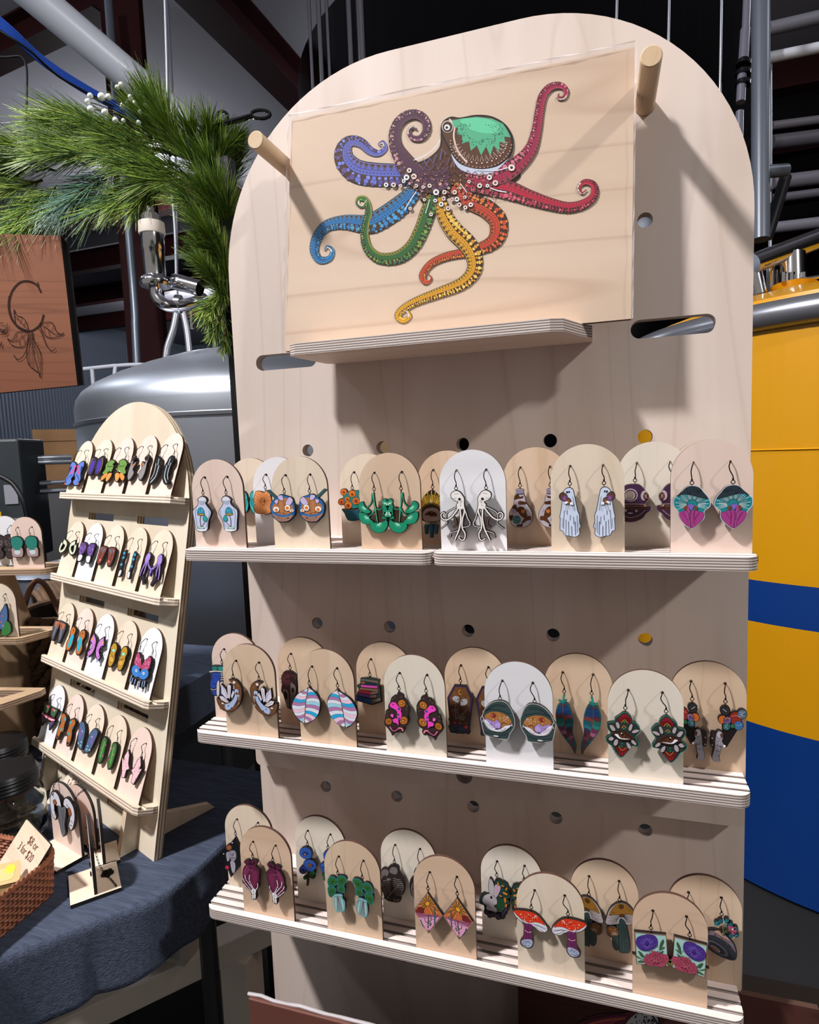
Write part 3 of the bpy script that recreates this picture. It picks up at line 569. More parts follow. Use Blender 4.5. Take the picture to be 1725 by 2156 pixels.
# shelf 3
DES['astronaut_diamond'] = ('K', (315, 30), (280, 312), '''
b #16181e 282 318 420 600 350 780 215 950 82 575
A #8a5a3c 46 185 478 | O #a06038 34 185 478 | P #a09cac 140 560 190 545 200 640 170 700 145 650 | P #9a96a6 195 535 285 530 300 640 250 700 205 650 | P #a8a4b4 205 700 260 690 290 760 270 880 230 850 | A #b0304c 34 155 790 | C #e8e4ea 9 165 680 240 400 100 575 | L #3a2c30 6 210 560 235 600 260 560 | L #3a2c30 5 205 640 280 640''', 6)
DES['heart_hand'] = ('K', (502, 408), (485, 698), '''
B #5c2440 360 722 420 700 450 730 480 702 538 705 565 740 538 800 588 858 596 900 586 1060 586 1128 547 1198 550 1305 492 1312 472 1218 384 1128 336 1038 340 980 336 900 354 820 394 772
F #7a3054 350 860 400 790 440 800 420 900 360 960 345 920 | F #742c50 470 850 540 850 570 950 540 1080 500 1110 460 1020 | L #2a1018 6 420 800 470 840 560 860 | L #2a1018 5 480 880 470 960 510 1060 | L #a05478 5 400 790 380 870 360 950 | L #2a1018 7 360 740 420 760 470 740 540 760 | F #2c1820 440 720 480 760 520 715 520 760 440 765 | L #a86a84 5 430 840 455 860 490 850
L #f2eef2 9 372 930 385 1000 430 1060 500 1160 | L #f2eef2 9 340 985 370 1050 420 1110 480 1190 | L #f2eef2 9 445 930 440 1010 470 1080 510 1150 | L #f2eef2 8 350 1070 400 1130 470 1200 | L #f2eef2 9 572 1065 575 1120 535 1180
C #2a1420 5 385 1000 405 1030 440 1010 460 1060 370 1050 400 1090 420 1110 575 1120 455 1160 | P #f2eef2 470 1180 510 1140 548 1180 535 1230 490 1230 | l #3a2430 4 480 1190 540 1200 | l #3a2430 4 510 1150 515 1230 | P #f2eef2 488 1235 512 1240 510 1308 492 1300 | P #f2eef2 520 1240 545 1230 540 1300 522 1308''', 6)
DES['blue_hollyhock'] = ('K', (1318, 280), (1305, 550), '''
S #4a3430 20 1325 900 1315 1020 1305 1150 | A #2c3c90 58 1240 900
B #2c54a8 1200 580 1250 545 1320 550 1372 610 1365 700 1310 722 1240 705 1190 650 | B #2c54a8 1250 790 1300 740 1380 745 1440 800 1445 860 1390 915 1320 912 1280 870
A #2c48a0 56 1245 890 | P #1c3878 1230 630 1270 600 1320 620 1300 670 1250 670 | C #b07844 14 1272 652 | P #1c3878 1310 800 1350 780 1400 810 1390 860 1330 870 | C #8a4a20 24 1350 825 | C #141c48 22 1245 900 | Y #6a94d8 4 1350 825 30 74 0 360 14 | Y #5a84c8 4 1275 640 34 76 0 360 12
B #1f5c34 1335 960 1370 915 1420 920 1425 970 1380 1000 | B #1f5c34 1250 1010 1290 1000 1300 1035 1260 1045 | B #1f5c34 1350 1010 1400 990 1420 1020 1390 1035''', 6)
DES['jar_plant'] = ('L', (290, 425), (262, 800), '''
B #2c6a54 85 870 120 800 180 792 232 830 252 900 200 962 110 962 | B #2c6a54 262 800 330 780 400 800 430 850 390 920 380 960 300 980 260 920 | B #2c6a54 90 990 150 975 222 1000 232 1060 170 1150 130 1160 100 1100 | B #2c6a54 262 980 380 975 382 1080 310 1070 270 1040
F #356a34 105 870 150 815 220 840 235 900 180 940 | F #356a34 280 820 350 800 410 840 370 910 300 960 | F #356a34 105 1000 200 1010 200 1070 140 1140 | F #356a34 290 990 365 1000 365 1060 310 1050 | Y #1f4420 4 170 880 6 64 0 360 9 | Y #1f4420 4 335 870 6 74 0 360 9 | Y #1f4420 4 155 1060 6 64 0 360 8 | Y #1f4420 4 325 1020 6 44 0 360 7
B #7aa8ac 215 1112 345 1112 356 1180 398 1250 402 1378 368 1422 270 1426 234 1398 208 1300 208 1180 | L #c8e0e4 6 222 1130 340 1130 | L #3a5a60 4 215 1150 350 1150 | l #8a3a2c 6 262 980 268 1400 | l #8a3a2c 7 275 1150 340 1400 | l #8a3a2c 6 272 1150 300 1400 | F #a8ccd0 225 1180 245 1180 255 1400 228 1340 | F #a8ccd0 330 1180 350 1200 385 1340 370 1390''', 6, '#2f98a0')
DES['skeleton_couple'] = ('L', (1295, 165), (1275, 545), '''
B #2c2626 1036 650 1082 594 1150 604 1200 552 1270 538 1348 572 1366 680 1436 770 1460 900 1446 1040 1388 1100 1390 1178 1330 1206 1250 1196 1190 1186 1102 1138 1098 1090 1044 930 1044 820 1064 750
P #6e6868 1036 660 1082 605 1150 612 1178 660 1150 730 1070 735 | P #706a6a 1190 620 1230 565 1310 570 1340 640 1310 700 1230 690 1195 660 | F #7a7474 1140 770 1215 780 1200 805 1150 800 | C #3a3232 16 1110 720 1235 690
Z #7c7472,#2c2424 18 -6 ; 1260 760 1260 900 1290 1080 ; 1390 790 1430 900 1400 1110
Z #7c7472,#2c2424 16 6 ; 1190 800 1210 900 1220 1040 ; 1070 810 1070 920 1130 1080
l #9a8e88 10 1370 880 1170 1100 | L #8a807c 9 1050 850 1100 1020 1150 1110 | L #8a807c 9 1400 830 1440 930 1400 1090 | N #a89c98 7 16 1310 1165 60 25 | N #a89c98 6 10 1150 1130 40 25''', 7)
DES['desert_diamond'] = ('M', (312, 140), (280, 452), '''
b #c86a38 278 462 497 795 290 1068 78 730
K #000000 278 462 497 795 440 850 170 850 78 730
Y #e0884c 16 277 615 34 230 -70 250 13 | Y #7a6428 14 277 615 34 215 -58 238 12 | Y #1c1210 3 277 615 30 230 -74 254 26 | K #000000
O #e8a030 33 277 615 | Q #7a2c2c 90 720 150 665 225 680 225 755 110 755 | l #3a1014 4 150 675 150 750 | l #3a1014 4 180 675 180 750 | l #3a1014 4 205 680 205 752
G #9c5a78 92 745 480 800 440 850 170 830 | G #e0a0c4 130 815 460 820 290 1050 | L #5a2c48 4 110 760 250 790 400 780 | L #20141c 5 130 820 260 830 420 860
S #3c4c3c 20 285 980 290 870 295 780 | S #3c4c3c 12 285 900 245 880 235 830 | S #3c4c3c 12 290 890 330 860 335 800 | S #34606c 20 385 920 388 800 382 680 | S #34606c 10 395 830 425 800 428 760 | L #34485a 14 170 850 200 930 230 970 | E #3c4c3c 14 24 20 320 920 | G #6a6a5c 265 1015 320 1015 290 1058 | l #e0d0d8 4 275 945 330 915 | L #7a4a34 8 290 990 300 1020''', 7, '#a89c94')
DES['rabbit'] = ('M', (1308, -22), (1300, 250), '''
B #20403c 1180 480 1100 470 1050 540 1050 610 1110 640 1140 700 1320 720 1440 640 1480 500 1470 340 1400 300 1340 260 1290 270 1270 300 1270 380
A #2a2430 40 1150 740 1200 790 1260 780 1330 820 1390 810 1420 750 1450 680 | A #24443c 40 1320 300 1400 330 1450 400 1465 500 1460 600 | F #1f4a2c 1300 570 1400 560 1440 640 1400 720 1310 720 1290 640
B #b4acb4 1185 300 1200 240 1235 270 1262 350 1262 430 1250 500 1200 470 1180 380 | P #b4acb4 1265 400 1280 330 1340 330 1362 370 1345 440 1300 520 1260 500 | F #c098b8 1290 350 1335 350 1330 420 1295 460
P #b8b2b8 1085 560 1120 490 1190 465 1240 490 1300 540 1305 620 1260 655 1300 690 1300 745 1240 730 1150 700 1150 640 1100 610 | E #1c1418 15 20 0 1220 520 | L #4a4044 4 1090 580 1110 610 1150 620 | L #4a4044 4 1160 620 1180 700 | L #4a4044 4 1180 610 1210 690 | L #4a4044 4 1250 640 1300 620
E #c0782c 30 14 70 1325 312 | E #c0782c 28 14 20 1392 345 | E #c88030 44 18 30 1430 460 | E #c88030 20 44 -10 1430 560 | E #c0782c 18 30 10 1445 640 | E #c0782c 30 13 30 1360 495 | E #b8702c 16 28 30 1450 390
O #4c3c5c 14 1150 740 1190 780 1230 770 1300 790 1350 820 1390 790 1430 730 1450 690 1330 770 1170 790 | O #5c4c70 12 1400 690 1440 710 1400 760''', 7)
DES['red_mushroom'] = ('N', (335, 148), (285, 448), '''
B #6a2c5c 205 610 300 620 292 700 296 800 312 900 262 952 184 934 136 880 182 800 188 700
B #dcdce8 46 440 150 435 275 455 362 495 440 572 506 670 500 715 468 730 400 715 340 660 290 635 210 605 122 560 66 500
P #d83c20 46 432 150 428 280 448 365 492 440 570 480 640 420 610 340 592 250 600 170 560 90 500
N #f0dcd0 7 22 230 520 150 60 | N #7a1c10 5 20 240 525 160 60 | L #2c2830 4 300 610 400 650 490 700 | L #2c2830 4 330 620 400 690 460 720 | L #2c2830 4 120 530 200 590 | L #2c2830 3 360 620 440 660 500 680
F #6c2c5c 205 615 300 625 290 720 295 830 185 830 190 720 | L #3c1434 4 220 630 215 820 | L #3c1434 4 250 630 250 820 | L #d8a8b8 9 192 700 240 730 292 725 | P #a8b0cc 145 870 185 830 290 835 305 900 260 945 190 930 | N #2c3040 5 26 220 885 60 40''', 10, '#5a4438')
DES['brown_mushroom'] = ('N', (1540, 50), (1548, 372), '''
B #2c3c3c 1500 600 1620 600 1650 700 1690 900 1690 1030 1640 1055 1560 1045 1545 1000 1545 800
B #b8aeb0 1356 600 1404 462 1482 384 1560 356 1650 384 1730 462 1764 560 1764 630 1700 660 1560 640 1420 660 1362 640
Y #1c1a1c 5 1575 600 50 200 12 168 26 | Y #1c1a1c 4 1575 590 60 200 180 205 5 | Y #1c1a1c 4 1575 590 60 190 -25 0 5
P #8a6024 1400 530 1430 450 1500 380 1560 358 1650 388 1720 450 1750 540 1680 510 1560 515 1450 520 | E #4a3418 36 32 0 1570 405 | E #4a3418 38 22 0 1580 530 | L #4a3014 4 1440 480 1480 490 | L #4a3014 4 1650 430 1700 470
B #6a4420 1374 720 1420 684 1480 690 1530 740 1532 800 1440 836 1378 790 | N #d09040 5 10 1450 730 50 30 | Y #b8b0a8 4 1475 800 10 55 0 180 10
B #2c4040 1455 830 1520 815 1536 900 1530 1005 1490 1012 1452 950 | P #304444 1540 600 1610 590 1640 680 1680 880 1690 1030 1640 1050 1560 1040 1545 980 | l #141c1c 4 1570 640 1580 1000 | l #141c1c 4 1600 640 1620 1000 | l #141c1c 4 1625 700 1655 1000 | N #5a7878 4 20 1620 900 40 100''', 7, '#4a4444')
DES['chrysanthemum'] = ('O', (372, 240), (345, 560), '''
b #a4ccc8 105 552 562 595 590 1050 138 1010 | l #7a3c20 8 108 560 565 602 | l #7a3c20 8 565 602 592 1048 | l #7a3c20 8 592 1048 138 1010 | l #7a3c20 8 138 1010 108 560
b #4c6a3c 80 870 120 880 240 950 160 930 | b #7a8a3c 580 980 650 945 665 960 600 1030
P #3c5c3c 520 655 530 700 480 790 470 760 485 700 | P #4c6c44 545 765 510 800 465 805 500 770 | P #3c5c3c 525 820 500 860 460 880 480 840 | P #3c5c3c 160 820 210 850 240 900 200 900 | P #4c6c44 150 975 200 955 250 970 190 985 | L #2c3c2c 5 420 720 470 800 460 870 | L #2c3c2c 4 310 800 330 870
P #4a3088 150 620 230 590 320 580 400 600 435 660 430 740 370 790 300 815 220 810 150 760 125 690 | Y #241850 22 285 720 20 150 -15 195 15 | Y #6248a8 14 285 720 20 146 -15 195 15 | Y #241850 20 285 700 20 104 -10 190 11 | Y #5a40a0 13 285 700 20 100 -10 190 11 | Y #8a70d0 4 285 700 30 90 -5 185 10 | Y #241850 18 290 725 10 88 200 340 8 | Y #6a50b0 12 290 725 10 84 200 340 8 | O #4a3080 26 285 690
P #a84860 240 960 260 880 320 860 390 815 440 840 520 860 590 880 600 960 560 1000 520 1045 320 1025 250 990 | Y #4a1424 24 400 985 20 176 4 176 13 | Y #b85068 16 400 985 20 172 4 176 13 | Y #4a1424 20 400 985 20 124 8 172 11 | Y #a84058 13 400 985 20 120 8 172 11 | Y #e08898 4 400 985 30 110 8 172 11 | Y #4a1424 18 400 990 10 76 5 175 9 | Y #c05c74 11 400 990 10 72 5 175 9 | N #7a2c40 6 20 400 990 60 20''', 9, '#8a5430')
DES['ufo'] = ('O', (1362, 58), (1370, 365), '''
A #1f5c68 34 1300 430 1350 400 1440 390 1500 450 1570 510 1580 600 1500 610 | Y #3a9098 8 1300 440 4 50 0 360 9 | Y #3a9098 8 1430 420 4 60 0 360 9 | Y #3a9098 8 1560 580 4 60 0 360 9
B #2c3038 1140 560 1190 525 1290 530 1420 590 1520 700 1580 820 1575 940 1520 965 1400 930 1260 860 1150 770 1110 660
P #6c6a78 1130 570 1200 535 1320 550 1430 610 1530 720 1575 860 1500 760 1400 680 1260 610 1150 590 | O #7a4030 16 1180 560 1268 600 1362 655 1450 722 1518 795 | E #5a5866 190 62 36 1310 790 | E #2c2c34 140 44 36 1300 790 | E #8a8694 88 26 36 1275 795 | E #8a5a34 62 16 36 1268 795
P #b0887c 1250 540 1330 530 1380 600 1440 620 1490 690 1400 640 1300 580 | A #a05070 26 1480 480 1520 500 1560 540 1530 570 | Y #c06080 9 1520 515 8 60 0 360 10 | C #f0e0d8 12 1525 512 | L #7a8850 8 1380 480 1390 540 1370 590 | L #7a8850 8 1440 520 1410 560 1370 600''', 6)
# table stand (traced small)
DES['blue_snakes'] = ('P', (525, 548), (488, 635), '''
B #5c78c0 455 652 486 646 484 690 462 720 455 760 458 800 440 830 425 855 390 852 380 822 400 800 392 762 412 720 420 680
C #d84880 12 425 690 422 720 430 745 | F #27305c 460 690 480 690 465 740 455 730 | L #2c3c78 5 410 760 440 800 430 840 | C #b05a48 9 440 845''', 5)
DES['violet_crescent'] = ('P', (688, 545), (648, 605), '''
B #3c3450 615 620 650 612 645 680 620 745 585 770 565 760 570 690 590 640 | F #4a38a0 600 650 630 660 610 730 580 750 | L #8a7a40 6 640 620 640 680 620 740''', 6)
DES['green_oranges'] = ('P', (875, 538), (835, 640), '''
B #6a9048 820 640 850 650 870 680 850 720 860 760 820 770 790 740 765 750 770 700 790 680 780 660 | B #e0924c 745 770 780 760 795 790 770 835 750 825 | B #d88c44 800 760 830 770 850 800 830 830 800 800 | L #2c4c20 4 780 700 830 700 850 680''', 5)
DES['grey_cats'] = ('P', (1082, 540), (1045, 615), '''
B #8a8686 1040 620 1060 640 1040 690 1030 740 1010 800 975 840 955 800 960 770 990 740 985 690 1000 680 1020 700 | O #b07848 14 1000 700 | B #2c2424 1020 640 1055 625 1050 665 1030 660''', 6)
DES['black_lobsters'] = ('P', (1315, 538), (1275, 630), '''
B #1c2226 1240 655 1275 640 1280 690 1250 730 1240 790 1215 830 1240 870 1210 890 1180 850 1180 780 1200 720 1220 690 | L #b8c4c8 7 1215 720 1200 780 1195 830 1220 880 | L #b8c4c8 6 1250 660 1230 720 | L #c8d0d4 5 1260 700 1230 790 1235 850''', 6)
DES['pale_hands'] = ('P', (432, 1285), (398, 1365), '''
S #c8d0b4 20 395 1380 350 1400 345 1450 370 1480 | S #c8d0b4 20 400 1400 395 1450 375 1480''', 6)
DES['violet_pots'] = ('P', (600, 1310), (565, 1395), '''
B #5c4080 525 1395 570 1400 560 1450 540 1500 505 1500 490 1440 510 1410 | B #d4d4e0 490 1505 530 1510 515 1560 485 1550 | N #8a70b0 6 12 530 1450 30 40''', 6)
DES['red_butterflies'] = ('P', (800, 1340), (762, 1435), '''
B #7a4038 700 1440 765 1445 760 1500 740 1560 710 1600 690 1580 695 1500 | N #50788a 7 9 730 1465 28 20 | O #c86858 14 705 1560 | L #3c1c18 5 740 1470 720 1570''', 6)
DES['blue_totems'] = ('P', (1015, 1370), (965, 1470), '''
S #26323c 22 958 1480 935 1530 925 1600 | S #26323c 20 925 1590 905 1650 890 1710 | C #3c90b8 13 950 1505 935 1545 920 1610 | B #d8d4e0 885 1660 905 1665 895 1715 878 1705''', 5)
DES['lilac_octopus'] = ('P', (1235, 1405), (1188, 1505), '''
S #9078c0 16 1160 1570 1120 1620 1070 1650 1065 1700 | S #9078c0 14 1165 1570 1140 1660 1130 1740 | S #9078c0 14 1170 1580 1170 1680 1160 1740 | B #9880c8 1150 1530 1185 1510 1195 1560 1175 1600 1145 1580 | S #2c2834 24 1140 1720 1100 1760 1080 1790 | L #5c4888 4 1150 1590 1100 1650 1090 1740''', 5)
DES['orange_masks'] = ('Q', (342, 220), (300, 290), '''
b #4a4c58 250 275 305 305 300 350 245 470 222 460 240 360 | G #b0643c 255 285 300 310 275 360 | L #8a8ca0 6 265 330 245 440 | L #c8744c 6 250 290 245 350''', 6)
DES['teal_cowboys'] = ('Q', (528, 285), (480, 372), '''
B #b06a34 450 385 490 375 495 430 470 470 470 540 440 590 412 570 415 500 440 440 | F #28a0b8 435 440 465 445 455 520 435 560 418 540 | C #5a2c14 7 470 400 440 590''', 6)
DES['pink_hoops'] = ('Q', (685, 338), (635, 450), '''
S #b878c0 44 635 465 590 490 570 560 590 620 | C #d88c58 12 625 475 | N #7a4890 5 10 590 540 30 60 | C #8c98c8 12 575 640''', 6)
DES['gold_scarabs'] = ('Q', (893, 405), (848, 505), '''
B #b08830 815 520 845 520 855 570 835 610 830 650 795 720 765 715 760 650 785 600 790 550 | O #8ce0c0 16 815 580 | O #c89c44 26 790 660 | L #5c4410 4 770 640 820 620''', 6)
DES['pink_eyes'] = ('Q', (1115, 480), (1065, 590), '''
B #a84468 1050 605 1065 640 1055 690 1040 720 985 730 960 700 990 650 1020 630 | B #3c78c0 950 745 985 715 1035 730 1040 780 1000 810 945 790 | C #f0e8d8 12 990 755 | C #301c14 6 990 755 | S #8aa4c8 10 955 820 945 880 | S #8aa4c8 10 985 830 975 895 | S #8aa4c8 10 1010 825 1000 880 | N #f0a0c0 5 10 1020 670 30 40''', 5)
DES['festive_bunting'] = ('Q', (262, 975), (222, 1060), '''
b #3c5c40 170 1050 240 1080 200 1150 165 1120 | b #a83c58 140 1130 215 1165 195 1190 140 1160 | b #4c4c6c 150 1185 205 1190 155 1250 | C #d84050 12 190 1075 | C #f0e0d8 6 205 1085 175 1170 | l #e8c8d8 5 140 1150 210 1175''', 6)
DES['patchwork_boots'] = ('Q', (432, 1070), (380, 1165), '''
B #a86434 345 1180 385 1170 400 1210 370 1260 365 1330 340 1400 318 1395 325 1320 310 1290 330 1240 | C #3c98a8 14 350 1195 335 1300 | C #2c6c80 9 375 1250 | C #2c2430 12 330 1385''', 6)
DES['blue_crystals'] = ('Q', (610, 1160), (568, 1245), '''
B #4c6484 520 1290 570 1250 600 1290 570 1360 540 1420 500 1460 465 1440 490 1370 | C #90b8b0 9 490 1430 520 1440 | F #6c5c94 530 1330 570 1300 560 1370 530 1400 | C #a8d0c8 7 540 1320 500 1400''', 5)
DES['cactus_wreaths'] = ('Q', (795, 1255), (742, 1355), '''
B #3c6c38 710 1370 745 1370 750 1420 730 1500 700 1580 670 1590 665 1520 690 1440 | L #5ca850 10 725 1400 705 1480 690 1550 | C #b04878 9 700 1410 675 1510 720 1470 | C #90406c 8 685 1570 735 1390''', 6)
DES['pink_bolts'] = ('Q', (1018, 1370), (965, 1485), '''
b #e8b8c0 935 1515 965 1490 972 1560 960 1600 985 1600 900 1730 878 1710 895 1640 875 1600 905 1580 | N #3c2c30 4 14 930 1610 34 80''', 5)
DES['dark_beetles'] = ('R', (72, 175), (75, 245), '''
B #3c3436 45 260 75 250 115 275 118 340 95 370 118 400 112 440 85 450 55 430 50 390 45 330 | N #6c6064 6 16 80 320 28 60''', 5)
DES['teal_pots'] = ('R', (200, 185), (190, 262), '''
B #a88c8c 150 355 230 355 238 420 215 432 160 430 148 410 | B #2c7c70 140 280 190 262 230 285 235 330 200 380 150 350 | F #c0d0d4 170 380 215 380 210 410 175 410''', 5)
DES['blue_blooms'] = ('R', (88, 765), (78, 830), '''
B #4c6c9c 70 880 85 850 100 920 95 1000 60 1060 35 1040 35 960 50 910 | C #b06050 9 60 950 50 1000 | B #3c7c40 80 1000 120 1010 130 1080 90 1110 50 1100 | C #a080b0 9 65 1030''', 5)
# ---------------------------------------------------------------- main display board
W_board = wood('birch_board', '#cdbcb0', '#ddd0c8', '#ad978a', 'Z', 14, lines=.22, wscale=5, dist=6)
W_shelf = wood('birch_shelf', '#d8c8c0', '#e8dad4', '#c4b0a4', 'X', 20, lines=.15)
W_under = wood('birch_tray', '#cdb8a8', '#ddcbbf', '#b89c88', 'X', 16, lines=.2)
W_pic = wood('maple_picture', '#d2b8a0', '#dfcab6', '#b0907a', 'X', 12, lines=.4, wscale=5, dist=5)
W_dowel = wood('dowel_wood', '#c8ab88', '#dcc4a4', '#a88460', 'Y', 30, lines=.2)
CARDW = {
 'cream': wood('card_cream', '#d8c6b0', '#e2d4c2', '#c4a88c', 'Z', 22, lines=.18), 'pink': wood('card_pink', '#dac2b4', '#e4d0c6', '#c4a898', 'Z', 22, lines=.15),
 'tan': wood('card_tan', '#ccb096', '#d8c2aa', '#b0906e', 'Z', 18, lines=.3), 'white': wood('card_white', '#dcdce0', '#eaeaee', '#c8c8cc', 'X', 26, lines=.12),
 'pale': wood('card_pale', '#d8cfc0', '#e2dace', '#c4b8a2', 'Z', 18, lines=.15), 'peach': wood('card_peach', '#ccae94', '#dabea6', '#b49070', 'X', 26, lines=.25)}
P_y = ply('ply_board_edge', 'Y', .0024); P_z = ply('ply_shelf_edge', 'Z', .00215)
P_card = mat('card_edge', '#4a3024', .8); M_seam = mat('dark_burn', '#2a1a12', .9)
xL, xR = -.0835, .4260; TOP = .3795; HP = .084941; D = .19
def board_outline():
    r = .192; p = [(xL, -.33), (xR, -.33)]
    for i in range(25): t = pi / 2 * i / 24; p.append((xR - r + r * cos(t), TOP - r + r * sin(t)))
    for i in range(25): t = pi / 2 + pi / 2 * i / 24; p.append((xL + r + r * cos(t), TOP - r + r * sin(t)))
    return p
HR = .0065
holes = [circle(i * HP, zz, HR, 24) for i in range(5) for zz in (0, -D)] + [circle(4 * HP, D, HR, 24)]
holes += [circle(0, 1.5 * D, .0084, 20), circle(4 * HP, 1.5 * D, .0084, 20)]
holes += [rrect(-.0565, .0880, .0155, .1045, .008), rrect(.3275, .0880, .3975, .1045, .008)]
root = empty('display_board', (.17, 0, -.33)); tag(root, 'tall arch-topped birch plywood display board with peg holes, slots and earring shelves', 'display board')
def shifted(mb, d): mb.v = [(x - d[0], y - d[1], z - d[2]) for x, y, z in mb.v]; return mb
def put(mb, name, mats, parent=None, base=(0, 0, 0), **k):
    o = shifted(mb, base).build(name, mats, None, **k); o.location = base
    if parent is not None: o.parent = parent; o.matrix_parent_inverse = Matrix.Translation(-Vector(parent.location)) if parent.type == 'EMPTY' else Matrix()
    return o
mb = MB(); mb.poly([board_outline()] + holes, 0, .012, 0, 1); put(mb, 'upper_panel', [W_board, P_y], root)
mb = MB(); mb.poly([[(xL, -.76), (xR, -.76), (xR, -.3305), (xL, -.3305)]] + [circle(i * HP, zz, HR, 20) for i in range(5) for zz in (-2 * D, -3 * D)], 0, .012, 0, 1); put(mb, 'lower_panel', [W_board, P_y], root)
mb = MB(); mb.poly([rrect(-.0805, -.3570, .4235, -.2895, .006)] + [circle(2 * HP - .006, -.340, .0085, 20)], -.0125, -.0002, 0, 1); put(mb, 'joining_plate', [W_board, P_y], root)
# pegs
for nm, px_, pz_ in (('left', 0, 1.5 * D), ('right', 4 * HP, 1.5 * D)):
    mb = MB(); r = .0081; L_ = .073
    prof = [(0, -.0), (r - .0008, -.0), (r, .0008), (r, L_ + .012), (0, L_ + .012)]
    mb.lathe(prof, 28); mb.v = [(x, -L_ + z, y) for x, y, z in mb.v]; mb.f = [tuple(reversed(f)) for f in mb.f]
    tgt = Vector((px_, 0, pz_)); o = mb.build('wooden_peg', [W_dowel], None, True); o.location = tgt
    for p in o.data.polygons: p.use_smooth = len(p.vertices) == 4 and abs(p.normal.y) < .7
    tag(o, 'wooden dowel peg at the %s edge of the octopus picture' % nm, 'peg', 'pegs holding the octopus picture')
# shelves
Bk, G, Ef, TH = .0225, .01, .0084, .0105
FRONT = -(Bk + 7 * G + Ef)
def gy(i): return -(Bk + (7 - i) * G)
GW = .0036
def shelf(x0, x1, ztop, label, rl=.010, rr=.010):
    mb = MB(); d = .005
    def plan(xa, xb, ya, yb, front=False):
        if not front: return [(xa, ya), (xb, ya), (xb, yb), (xa, yb)]
        p = []
        for i in range(7): t = radians(180 + 15 * i); p.append((xa + rl + rl * cos(t), ya + rl + rl * sin(t)))
        for i in range(7): t = radians(270 + 15 * i); p.append((xb - rr + rr * cos(t), ya + rr + rr * sin(t)))
        if yb > ya + max(rl, rr) + .0005: p += [(xb, yb), (xa, yb)]
        else:
            p = [(x, min(y, yb)) for x, y in p]
        return p
    mb.flat([plan(x0, x1, FRONT, 0, True)], ztop - TH, ztop - d, 0, 1)
    ys = [FRONT] + [v for i in range(8) for v in (gy(i) - GW / 2, gy(i) + GW / 2)] + [0]
    for k in range(0, len(ys), 2): mb.flat([plan(x0, x1, ys[k], ys[k + 1], k == 0)], ztop - d, ztop, 0, 1)
    o = put(mb, 'grooved_shelf', [W_shelf, P_z], None, base=((x0 + x1) / 2, 0, ztop - TH)); tag(o, label, 'shelf', 'grooved plywood shelves of the big board'); return o
Z1, Z2, Z3 = -.0926, -.2786, -.4696
shelf(-.0925, .1608, Z1, 'left half of the top grooved plywood shelf, under the bottle and ramen earrings')
shelf(.1616, .4128, Z1, 'right half of the top grooved plywood shelf, under the ghost earrings')
shelf(-.0945, .4105, Z2, 'middle long grooved plywood shelf, under the crescent and lotus eye earrings')
shelf(-.0960, .4085, Z3, 'lowest long grooved plywood shelf, under the skeletal heart and red mushroom earrings')
# picture tray
mb = MB(); ZT = .0990
tray = [(.037, -.0002), (.030, -.006), (.0215, -.064), (.0225, -.071), (.029, -.0745), (.262, -.0745), (.2725, -.070), (.2870, -.036), (.2945, -.026), (.2945, -.0002)]
mb.flat([tray], ZT - TH, ZT, 0, 1); o = put(mb, 'picture_tray', [W_under, P_z], None, base=(.16, 0, ZT - TH)); tag(o, 'small trapezoid plywood ledge carrying the octopus picture', 'shelf')

# ---------------------------------------------------------------- octopus picture
ZP = Vector((0, .007, .22)).normalized(); NP = Vector((1, 0, 0)).cross(ZP)
FP = Frame((0, -.037, ZT + .0004), (1, 0, 0), NP, ZP)
pr = empty('octopus_picture', M=FP.mat()); tag(pr, 'wooden picture with a multicoloured patterned octopus, in a clear plastic sleeve', 'picture')
TL, TR, BR = FP.unproj(613.5, 251.5), FP.unproj(1337, 98), FP.unproj(1329.5, 673)
BL = FP.unproj(599.5, 728); BL = (BL[0], 0.0); BR = (BR[0], max(BR[1], 0))
mb = MB(); mb.poly([[BL, BR, TR, TL]], 0, .0055, 0, 1); mb.build('picture_panel', [W_pic, P_card], pr)
def sleeve_mat():
    m = bpy.data.materials.new('clear_plastic'); m.use_nodes = True; nt = m.node_tree; nt.nodes.clear()
    o = nt.nodes.new('ShaderNodeOutputMaterial'); t = nt.nodes.new('ShaderNodeBsdfTransparent'); g = nt.nodes.new('ShaderNodeBsdfGlossy'); g.inputs['Roughness'].default_value = .16
    mx = nt.nodes.new('ShaderNodeMixShader'); mx.inputs[0].default_value = .085
    nz = nt.nodes.new('ShaderNodeTexNoise'); nz.inputs['Scale'].default_value = 26; nz.inputs['Distortion'].default_value = 1.2; tc = nt.nodes.new('ShaderNodeTexCoord'); nt.links.new(tc.outputs['Object'], nz.inputs['Vector'])
    bp = nt.nodes.new('ShaderNodeBump'); bp.inputs['Strength'].default_value = .5; bp.inputs['Distance'].default_value = .002; nt.links.new(nz.outputs['Fac'], bp.inputs['Height']); nt.links.new(bp.outputs[0], g.inputs['Normal'])
    nt.links.new(t.outputs[0], mx.inputs[1]); nt.links.new(g.outputs[0], mx.inputs[2]); nt.links.new(mx.outputs[0], o.inputs[0]); return m
M_sleeve = sleeve_mat()
M_weld = mat('plastic_weld', '#e6e2e6', .25, spec=.8); M_weld.node_tree.nodes['Principled BSDF'].inputs['Alpha'].default_value = .42
e_ = .0026
mb = MB(); q = [(BL[0] - e_, BL[1]), (BR[0] + .0008, BR[1] - .0004), (TR[0] + .0008, TR[1] + e_), (TL[0] - e_ * .6, TL[1] + e_)]
mb.poly([q], -.0026, None, 0); sl = mb.build('plastic_sleeve', [M_sleeve], pr)
mb = MB()
